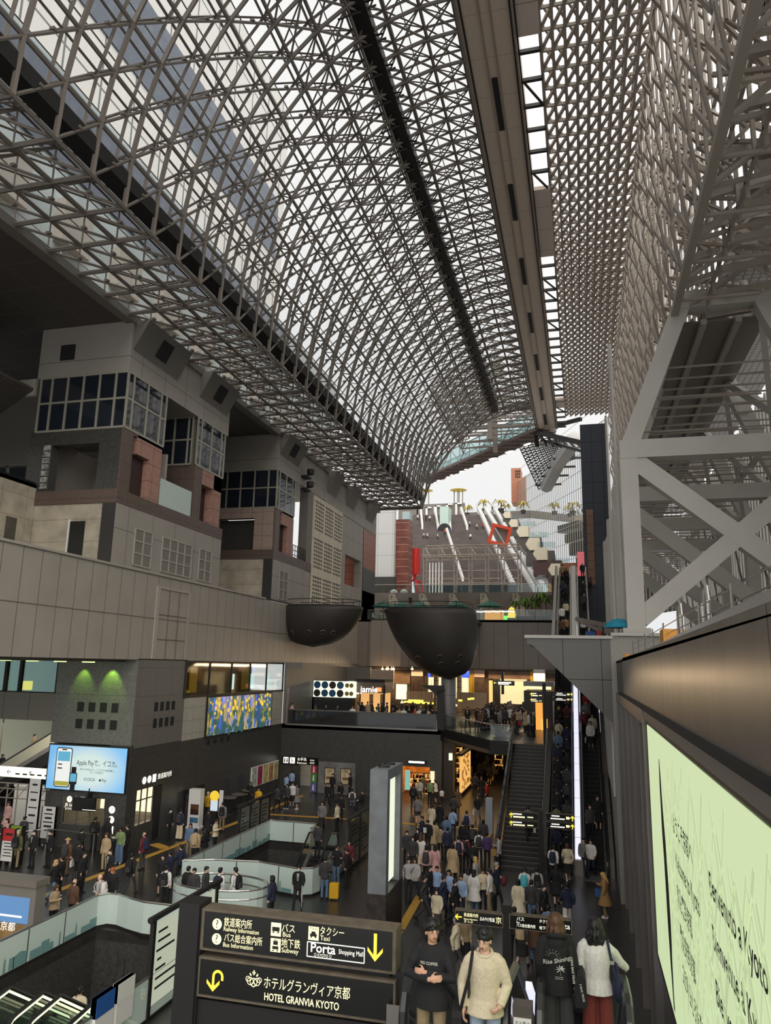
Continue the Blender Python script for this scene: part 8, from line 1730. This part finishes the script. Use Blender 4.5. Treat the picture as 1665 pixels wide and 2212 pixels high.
for k, (px, c) in enumerate(((630, 'pink'), (681, 'olive'), (702, 'black'), (727, 'dark grey'), (761, 'white'), (786, 'navy'), (805, 'black'), (813, 'white'), (833, 'grey'), (848, 'black'), (862, 'beige'), (872, 'white'), (884, 'black'), (896, 'orange'), (906, 'white'), (915, 'black'), (925, 'cream'), (934, 'black'), (944, 'dark grey'), (951, 'black'))):
    a = atY(px, 1537, 58.7); P(z13, px, (a.x, 58.75, 5.36), rp_.choice((180, 160, 200, 90, -90)), 'sit', 'shirt' if k % 2 else 'jacket', c, 'trousers', 'black', rp_.choice(('short', 'bob', 'long')))
z14 = 'standing in the cafe behind the diners'
for k in range(16):
    px = 770 + k * 10.6 + rp_.random() * 5; yy = 61 + (k % 4) * 1.1; a = atY(px, 1530, yy)
    if 63.0 < yy < 68 and px < 765: continue
    P(z14, px, (a.x, yy, 5.1), rp_.choice((0, 180, 90, -90)), 'stand', 'shirt', rp_.choice(('black', 'black', 'white', 'dark grey', 'beige')), 'trousers', 'black', rp_.choice(('short', 'bob', 'long')))
# --- far left passage
z15 = 'in the far left passage'
for row in ((12, 1800, FRONT, 'stand', 'coat', 'pink', 'skirt', 'cream', 'long'), (46, 1838, BACK, 'stand', 'coat', 'dark grey', 'trousers', 'black', 'short'), (62, 1800, FRONT, 'phone', 'shirt', 'white', 'trousers', 'khaki', 'short'), (8, 1845, FRONT, 'stand', 'jacket', 'pink', 'trousers', 'grey', 'long', dict(mask=True)), (75, 1750, BACK, 'stand', 'jacket', 'black', 'trousers', 'black', 'short')):
    k = row[9] if len(row) > 9 else {}; PG(z15, *row[:9], **k)
z16 = 'on the far left escalators'
for k, (t, row_, c) in enumerate(((2.2, 42.5, 'maroon'), (3.2, 42.7, 'black'), (5.8, 42.3, 'khaki'), (7.2, 42.6, 'pink'), (8.0, 42.4, 'dark grey'), (9.4, 42.6, 'black'), (5.2, 45.6, 'white'), (6.4, 45.4, 'black'), (7.6, 45.7, 'pink'), (8.6, 45.5, 'grey'), (3.8, 45.6, 'black'))):
    P(z16, t, (-40 + t, row_, .2 + .2 * math.floor(t / .3548)), RIGHT, 'stand', 'jacket', c, 'trousers', ('black', 'cream', 'navy')[k % 3], ('short', 'bob')[k % 2])
P('riding down the basement escalator', 0, (-14.6, 21.2, -1.35), BACK, 'stand', 'shirt', 'cream', 'trousers', 'black', 'short', extra=('shoulder bag',))
P('waiting behind the pale boards', 0, (-12.9, 20.9, -1.2), LEFT, 'stand', 'coat', 'brown', 'trousers', 'black', 'bob', 'brown', extra=('backpack',))
P('riding down in front of the woman in white sweater', 0, (-.12, 12.2, 4.2), BACK, 'stand', 'jacket', 'black', 'trousers', 'black', 'bob', extra=('red bag',))
P('stepping off the middle basement escalator', 0, (-13.6, 39.0, 0), BACK, 'stand', 'jacket', 'dark grey', 'trousers', 'black', 'short')
z17 = 'on the grand stair'
for k, (px, py_, c) in enumerate(((902, 1126, 'white'), (920, 1127, 'black'), (928, 1128, 'white'), (915, 1166, 'lilac'), (923, 1166, 'white'), (945, 1167, 'light grey'), (961, 1157, 'orange'), (970, 1157, 'blue'), (1016, 1168, 'white'), (1014, 1140, 'lilac'), (1030, 1146, 'cream'), (1043, 1145, 'red'), (1063, 1107, 'navy'))):
    p = sp(px, py_); P(z17, px, (p.x, p.y, p.z + .1), rp_.choice((FRONT, BACK, LEFT)), 'walk', 'shirt', c, 'trousers', 'black', 'short')

# ---------------------------------------------------------------- bags and other carried things (things of their own)
def bag(kind, person, lab, J, M, k):
    """M: world matrix of the person"""
    def W(p): return M @ V3(p)
    dz = -J['drop']
    def add(name, mb, m, root): mb.v = [tuple(W(p)) for p in mb.v]; return mb.build(name, m, root)
    if kind.endswith('backpack'):
        c = kind.replace('backpack', '').strip() or ('black', 'dark grey', 'black', 'navy')[k % 4]; b = W((0, -.24, .95 + dz))
        t = thing('backpack', ('%s backpack worn by ' % c + lab), 'backpack', tuple(b), 'backpacks on travellers'); q = MB()
        q.rings([[(sx * .15 * a, -.135 - .0 - e * .15 * a, z + dz) for sx, e in ((-1, 0), (-1, .7), (-.6, 1), (.6, 1), (1, .7), (1, 0))] for z, a in ((.94, .7), (.98, 1), (1.25, 1), (1.38, .85), (1.43, .5))]); pk_ = add('pack', q, cloth(c), t)
        q = MB(); q.rings([[(sx * .11 * a, -.275 - e * .05 * a, z + dz) for sx, e in ((-1, 0), (-.6, 1), (.6, 1), (1, 0))] for z, a in ((.98, .8), (1.0, 1), (1.15, 1), (1.18, .8))]); add('front_pocket', q, cloth('dark grey' if c == 'black' else c), pk_)
        for s in (-1, 1): q = MB(); q.path([(s * .09, -.14, 1.40 + dz), (s * .11, -.02, 1.468 + dz), (s * .115, .10, 1.42 + dz), (s * .12, .165, 1.28 + dz), (s * .15, .08, 1.08 + dz), (s * .13, -.12, 1.02 + dz)], .016, 5); add('strap', q, cloth(c), t)
    elif kind == 'shoulder bag':
        t = thing('shoulder_bag', 'dark shoulder bag slung on ' + lab, 'bag', tuple(W((.24, -.05, .80 + dz))), 'shoulder bags on travellers'); q = MB(); q.box(.19, .29, -.16, .12, .78 + dz, 1.02 + dz); add('bag_body', q, cloth('black'), t); q = MB(); q.path([(.24, -.1, 1.0 + dz), (.10, -.155, 1.25 + dz), (-.08, -.05, 1.475 + dz), (-.02, .12, 1.36 + dz), (.14, .165, 1.16 + dz), (.25, .06, 1.0 + dz)], .014, 5); add('strap', q, cloth('black'), t)
    elif kind.endswith('suitcase') or kind == 'big duffel':
        c = 'yellow' if 'yellow' in kind else ('grey', 'black')[k % 2]; b = M.translation + M.to_3x3() @ V3((.42, -.02, 0))
        if kind == 'big duffel':
            t = thing('duffel_bag', 'big dark duffel bag carried by ' + lab, 'bag', tuple(W((.3, -.3, .8))), 'bags'); q = MB(); ell(q, (.1, -.30, 1.05), .2, .17, .26); add('bag_body', q, cloth('black'), t); q = MB(); ell(q, (-.05, .30, 1.0), .17, .13, .2); add('front_bag', q, cloth('maroon'), t); return
        t = thing('suitcase', '%s wheeled suitcase standing beside ' % c + lab, 'suitcase', tuple(b), 'wheeled suitcases'); q = MB()
        q.rings([[(.42 + sx * .2 * a, sy_ * .12 * a, z) for sx, sy_ in ((-1, -.8), (-.8, -1), (.8, -1), (1, -.8), (1, .8), (.8, 1), (-.8, 1), (-1, .8))] for z, a in ((.06, .92), (.09, 1), (.62, 1), (.66, .92))]); add('shell', q, cloth(c), t)
        q = MB(); [q.box(.42 + x - .012, .42 + x + .012, -.125, .125, .09, .62) for x in (-.1, 0, .1)]; add('ribs', q, cloth(c), t)
        q = MB(); q.path([(.34, -.08, .64), (.34, -.08, .98), (.50, -.08, .98), (.50, -.08, .64)], .012, 5); add('pull_handle', q, M_steel, t)
        for x in (.27, .57): q = MB(); q.tube((x, -.09, .03), (x, -.05, .03), .03, 8, caps=True).tube((x, .05, .03), (x, .09, .03), .03, 8, caps=True); add('wheel', q, M_rubber, t)
    elif kind in ('white bag', 'paper bag', 'yellow bag', 'red bag', 'blue handbag', 'denim bag'):
        c = {'white bag': 'white', 'paper bag': 'tan', 'yellow bag': 'yellow', 'red bag': 'red', 'blue handbag': 'blue', 'denim bag': 'denim blue'}[kind]; w = J['wr'][1]; hz = w.z - .12
        t = thing('carrier_bag', '%s bag carried by ' % ({'tan': 'brown paper', 'blue': 'small blue hand', 'denim blue': 'denim'}.get(c, c)) + lab, 'bag', tuple(W((w.x + .06, w.y, hz - .38))), 'carried bags'); q = MB(); x, y = w.x + .07, w.y + .02
        q.rings([[(x + sx * .045, y + sy_ * .13 * a, z) for sx, sy_ in ((-1, -1), (1, -1), (1, 1), (-1, 1))] for z, a in ((hz - .36, .9), (hz - .06, 1.0))]); add('bag_body', q, cloth(c), t); q = MB(); q.path([(x, y - .06, hz - .06), (x - .03, y - .03, hz + .05), (x - .03, y + .03, hz + .05), (x, y + .06, hz - .06)], .008, 4); add('handle', q, cloth(c), t)
    elif kind == 'papers':
        w = J['wr'][1]; q = MB(); q.box(w.x - .12, w.x + .06, w.y + .06, w.y + .07, w.z - .12, w.z + .14); q.v = [tuple(W(p)) for p in q.v]; solo('paper_sheet', q, M_white, 'white paper sheet held by ' + lab, 'paper', 'papers')
    elif kind == 'rolled umbrella':
        w = J['wr'][-1]; q = MB(); q.path([(w.x, w.y + .02, w.z + .05), (w.x - .02, w.y + .10, w.z - .3), (w.x - .04, w.y + .16, w.z - .72)], .03, 7, rs=[.02, .035, .012]); q.v = [tuple(W(p)) for p in q.v]; solo('rolled_umbrella', q, cloth('light grey'), 'pale rolled umbrella held by ' + lab, 'umbrella', 'umbrellas')
# build every prototype mesh once
VOX = .019
keys = set()
for r in PEOPLE:
    for key in (('body', r['pose']), ('top', r['pose'], r['top']), ('bottom', r['pose'], r['bot']), ('shoes', r['pose']), ('hair', r['pose'], r['hair'])) + ((('mask', r['pose']),) if r['mask'] else ()): keys.add(key)
MK = {'body': body_mb, 'top': top_mb, 'bottom': bottom_mb, 'shoes': shoe_mb, 'hair': hair_mb, 'mask': mask_mb}
for key in sorted(keys): queue(key, MK[key[0]](*key[1:]), VOX if key[0] != 'hair' else .014)
run_jobs()
for pz in ('stand', 'walk', 'phone', 'sit', 'carry'):
    H_ = headM(skeleton(pz)); q = MB()
    for s in (-1, 1):
        ell(q, H_ @ V3((s * .031, .078, .104)), .013, .009, .006, 8, 4, H_.to_3x3()); q.path([H_ @ V3((s * .014, .090, .124)), H_ @ V3((s * .032, .088, .128)), H_ @ V3((s * .050, .074, .123))], .004, 4)
    q.path([H_ @ V3((-.022, .082, .036)), H_ @ V3((0, .090, .037)), H_ @ V3((.022, .082, .036))], .004, 4)
    o = q.build('face', M_ink, None, True); PCACHE[('face', pz)] = o.data; bpy.data.objects.remove(o)
zones = {}
for r in PEOPLE: zones.setdefault(r['zone'], []).append(r)
TOPN = {'jacket': 'jacket', 'coat': 'coat', 'shirt': 'shirt', 'tee': 'tee shirt', 'knit': 'sweater', 'hoodie': 'hooded top'}
BN = {'trousers': 'trousers', 'skirt': 'skirt', 'wide': 'wide trousers', 'shorts': 'shorts'}
cnt = 0
for zn, rows in zones.items():
    rows.sort(key=lambda r: r['px'])
    for i, r in enumerate(rows):
        cnt += 1
        ordt = '' if len(rows) == 1 else (ORDW[i] + (' from the top ' if zn in (z9, z10) else ' from left '))
        desc = '%s in %s %s' % (r['who'], r['tc'], TOPN[r['top']])
        lab = desc + ', ' + ordt + zn
        sc = r['h'] / 1.70 * (1 + .03 * math.sin(cnt * 12.9))
        b = use(('body', r['pose']), 'person' if r['who'] != 'child' else 'child', SKINS[cnt % 3])
        b.location = r['pos']; b.rotation_euler = (0, 0, R(r['rz'] + 14 * math.sin(cnt * 7.3))); b.scale = (sc, sc, sc)
        words_ = lab.split()
        if len(words_) > 16: lab = ' '.join(words_[:16])
        tag(b, lab, 'person' if r['who'] != 'child' else 'child', 'people ' + zn)
        tp_ = use(('top', r['pose'], r['top']), TOPN[r['top']].replace(' ', '_'), cloth(r['tc']), b)
        use(('bottom', r['pose'], r['bot']), BN[r['bot']].replace(' ', '_'), cloth(r['bc']), b)
        use(('shoes', r['pose']), 'shoes', cloth(r['shoes']), b)
        use(('hair', r['pose'], r['hair']), 'hat' if r['hair'] in ('hat', 'cap') else 'hair', HAIRC[r['hc']] if r['hair'] not in ('cap',) else cloth('black' if cnt % 2 else 'cream'), b)
        if r['rz'] != BACK: use(('face', r['pose']), 'eyes_and_mouth', M_ink, b)
        if r['mask']: use(('mask', r['pose']), 'face_mask', M_mask, b)
        J = skeleton(r['pose']); M = wmat(b)
        for ex in r['extra']:
            if ex == 'white shirt front':
                q = MB(); q.add([(-.045, .150, 1.42), (.045, .150, 1.42), (.018, .168, 1.16), (-.018, .168, 1.16)], [(0, 1, 2, 3)]); sf2 = q.build('shirt_front', M_white, tp_, local=True); q = MB(); q.add([(-.012, .156, 1.42), (.012, .156, 1.42), (.014, .176, 1.2), (-.014, .176, 1.2)], [(0, 1, 2, 3)]); q.build('necktie', cloth('black'), tp_, local=True)
            else:
                who = 'the ' + desc.replace('person in ', 'person in ') + ', ' + (ORDW[i] + ' ' if len(rows) > 1 else '') + ' '.join(zn.split()[:6])
                lb_words = who.split(); who = ' '.join(lb_words[:10])
                bag(ex, b, who, J, M, cnt)
print('PEOPLE', len(PEOPLE))
# ---------------------------------------------------------------- four people near the viewer on the escalator landing
def hero(pose, top, tc, bot, bc, hair, hc, pos, rz, h, label, skin, who='man', shoes='white'):
    k = (label,)
    ks = {n: (n, pose, label) for n in ('body', 'top', 'bottom', 'shoes', 'hair')}
    queue(ks['body'], body_mb(pose, True), .0065, 2); queue(ks['top'], top_mb(pose, top), .009, 8); queue(ks['bottom'], bottom_mb(pose, bot), .010, 3); queue(ks['shoes'], shoe_mb(pose), .009, 2); queue(ks['hair'], hair_mb(pose, hair), .0065, 2)
    run_jobs(); s = h / 1.72
    b = use(ks['body'], 'person', skin); b.location = pos; b.rotation_euler = (0, 0, R(rz)); b.scale = (s, s, s); tag(b, label, 'person')
    t = use(ks['top'], TOPN[top].replace(' ', '_'), cloth(tc), b); use(ks['bottom'], 'trousers', cloth(bc), b); use(ks['shoes'], 'shoes', cloth(shoes), b); use(ks['hair'], 'hair', HAIRC[hc], b)
    J = skeleton(pose); H = headM(J); Rm = H.to_3x3()
    for sd in (-1, 1):
        q = MB(); ell(q, H @ V3((sd * .031, .0735, .104)), .0165, .012, .0075, 12, 8, Rm); e = q.build('eye', M_white, b, True, True); q = MB(); ell(q, H @ V3((sd * .031, .0815, .104)), .0068, .0055, .0068, 10, 8, Rm); q.build('iris', M_ink, e, True, True)
        q = MB(); q.path([H @ V3((sd * .016, .089, .123)), H @ V3((sd * .032, .087, .128)), H @ V3((sd * .049, .074, .123))], .004, 6, rs=[.0035, .0045, .002]); q.build('eyebrow', HAIRC['black'], b, True, True)
        q = MB(); q.path([H @ V3((sd * .015, .0845, .108)), H @ V3((sd * .031, .086, .1125)), H @ V3((sd * .047, .076, .106))], .003, 5, rs=[.002, .003, .002]); q.build('eyelid', HAIRC['black'], b, True, True)
    q = MB(); q.path([H @ V3((-.024, .078, .036)), H @ V3((-.010, .0885, .040)), H @ V3((0, .089, .0385)), H @ V3((.010, .0885, .040)), H @ V3((.024, .078, .036))], .005, 6, rs=[.002, .005, .005, .005, .002]); q.path([H @ V3((-.018, .081, .031)), H @ V3((0, .0885, .028)), H @ V3((.018, .081, .031))], .005, 6, rs=[.002, .006, .002]); q.build('mouth', mat('lips', srgb(170, 96, 88), .5), b, True, True)
    return b, t, J, s
M_prt = mat('white_print', srgb(232, 230, 222), .7)
def wrap(mb, rx, ry, cy, sgn):
    """lay flat letters (x,z in the plane) onto the elliptical trunk"""
    mb.v = [(x, cy + sgn * ry * math.sqrt(max(.02, 1 - (x / rx) ** 2)), z) for x, y, z in mb.v]; return mb
b1, t1_, J1, s1 = hero('crossed', 'hoodie', 'black', 'trousers', 'khaki', 'h_fringe', 'black', (-1.83, 9.5, 5.1), 176, 1.76, 'young man in black hooded sweatshirt with folded arms at top of near escalator', SKINS[1])
q = MB(); text(q, 'NO COFFEE', (0, .2, 1.285), (-1, 0, 0), ZU, .046, fit=.2); wrap(q, .225, .150, .0, 1).build('chest_print', M_prt, t1_, local=True)
b2, t2_, J2, s2 = hero('strap', 'knit', 'cream', 'trousers', 'pale denim', 'h_parted', 'black', (-1.20, 9.45, 5.1), 184, 1.75, 'young man in cream sweater and pale jeans looking down beside hooded friend', SKINS[0])
q = MB(); n = 14; q.path([(.105 * math.cos(2 * math.pi * i / n) * .8, .005 + .085 * math.sin(2 * math.pi * i / n), 1.452 - .028 * math.sin(2 * math.pi * i / n)) for i in range(n + 1)], .017, 7); q.build('ribbed_collar', cloth('cream'), t2_, True, True)
M2 = wmat(b2); q = MB(); q.path([M2 @ V3(p) for p in ((.265, -.10, .86), (.20, -.17, 1.2), (.135, -.06, 1.465), (.14, .06, 1.43), (.165, .165, 1.25), (.235, .14, 1.0), (.275, .04, .84))], .02, 6)
mb_ = thing('messenger_bag', 'black messenger bag hanging at the side of cream sweater man', 'bag', tuple(M2 @ V3((.30, -.05, .52)))); q.build('strap', cloth('black'), mb_); q = MB(); q.rings([[M2 @ V3((.31 + sx * .055, -.04 + sy_ * .17 * a, z)) for sx, sy_ in ((-1, -1), (1, -1), (1, 1), (-1, 1))] for z, a in ((.50, .85), (.54, 1), (.80, 1), (.86, .85))]); q.build('bag_body', cloth('black'), mb_)
b3, t3_, J3, s3 = hero('stand', 'hoodie', 'black', 'wide', 'dark grey', 'h_long', 'brown', (-.43, 10.45, 5.1), 2, 1.68, 'woman with brown hair in black hooded jacket with white sunrise print, seen from behind', SKINS[2])
q = MB(); g_v, g_f = glyphs('Rise Shining', .075); q.add([(x * .95 + z * .0, 0, 1.205 + y + x * .22) for x, y, z in g_v], g_f)
for k in range(7):
    a = math.pi * k / 6; q.bar((-.045 + .075 * math.cos(a), 0, 1.255 + .06 * math.sin(a)), (-.045 + .095 * math.cos(a), 0, 1.255 + .08 * math.sin(a)), .002, .007, up=(0, 1, 0))
for k in range(10): a, a2 = math.pi * k / 10, math.pi * (k + 1) / 10; q.bar((-.045 + .055 * math.cos(a), 0, 1.25 + .045 * math.sin(a)), (-.045 + .055 * math.cos(a2), 0, 1.25 + .045 * math.sin(a2)), .002, .006, up=(0, 1, 0))
q.bar((.05, 0, 1.04), (.045, 0, 1.115), .002, .01, up=(0, 1, 0))
for a in (10, 50, 95, 140, 175, 215, -30): q.add([(.045, 0, 1.115), (.045 + .03 * math.cos(R(a)) - .012 * math.sin(R(a)), 0, 1.115 + .03 * math.sin(R(a)) + .012 * math.cos(R(a))), (.045 + .065 * math.cos(R(a)), 0, 1.105 + .06 * math.sin(R(a)))], [(0, 1, 2)])
for z in (1.02, 1.0): q.path([(-.02 + .012 * k, 0, z + .004 * (k % 2)) for k in range(9)], .003, 4)
wrap(q, .225, .152, -.006, -1).build('back_print', M_prt, t3_, local=True)
M3 = wmat(b3); tb = thing('tote_bag', 'black tote bag with white strap lettering on hooded woman', 'bag', tuple(M3 @ V3((.27, -.06, .74)))); q = MB(); q.rings([[M3 @ V3((.285 + sx * .075 * a, -.06 + sy_ * .2, z)) for sx, sy_ in ((-1, -1), (1, -1), (1, 1), (-1, 1))] for z, a in ((.74, .8), (.78, 1), (1.02, .9), (1.1, .5))]); bgb = q.build('bag_body', cloth('black'), tb)
q = MB(); q.add([M3 @ V3(p) for p in ((.15, -.195, 1.42), (.185, -.185, 1.42), (.235, -.262, 1.06), (.195, -.262, 1.06))], [(0, 1, 2, 3)]); q.path([M3 @ V3(p) for p in ((.165, -.18, 1.42), (.16, -.05, 1.475), (.20, .12, 1.3), (.28, .1, 1.08))], .017, 5); st_ = q.build('strap', cloth('black'), tb)
q = MB(); a_, b_2 = M3 @ V3((.172, -.20, 1.40)), M3 @ V3((.215, -.27, .90)); text(q, 'CIENS BAG TROIS', (a_ + b_2) / 2 + V3((0, -.012, 0)), (b_2 - a_), (1, 0, .1), .036); text(q, 'S BAG TROIS', M3 @ V3((.30, -.28, .92)), (.2, 0, -1), (1, 0, .2), .034); q.build('strap_lettering', M_prt, st_)
b4, t4_, J4, s4 = hero('rail', 'knit', 'white', 'wide', 'rust red', 'h_wavy', 'black', (.05, 10.62, 5.1), -2, 1.62, 'woman with long wavy black hair in white sweater holding near handrail', SKINS[2])
M4 = wmat(b4); sb = thing('shoulder_bag', 'navy shoulder bag on the woman in white sweater at handrail', 'bag', tuple(M4 @ V3((.27, -.08, .78)))); q = MB(); ell(q, M4 @ V3((.275, -.09, .93)), .075, .16, .16, 16, 10); q.build('bag_body', cloth('navy'), sb, True); q = MB(); q.path([M4 @ V3(p) for p in ((.26, -.19, 1.02), (.20, -.178, 1.25), (.155, -.07, 1.47), (.16, .06, 1.44), (.24, .12, 1.2), (.28, .02, 1.02))], .019, 6); q.build('strap', cloth('navy'), sb); q = MB(); c = M4 @ V3((.205, -.197, 1.26)); q.box(c.x - .025, c.x + .025, c.y - .012, c.y + .004, c.z - .02, c.z + .02); q.build('buckle', M_chrome, sb)
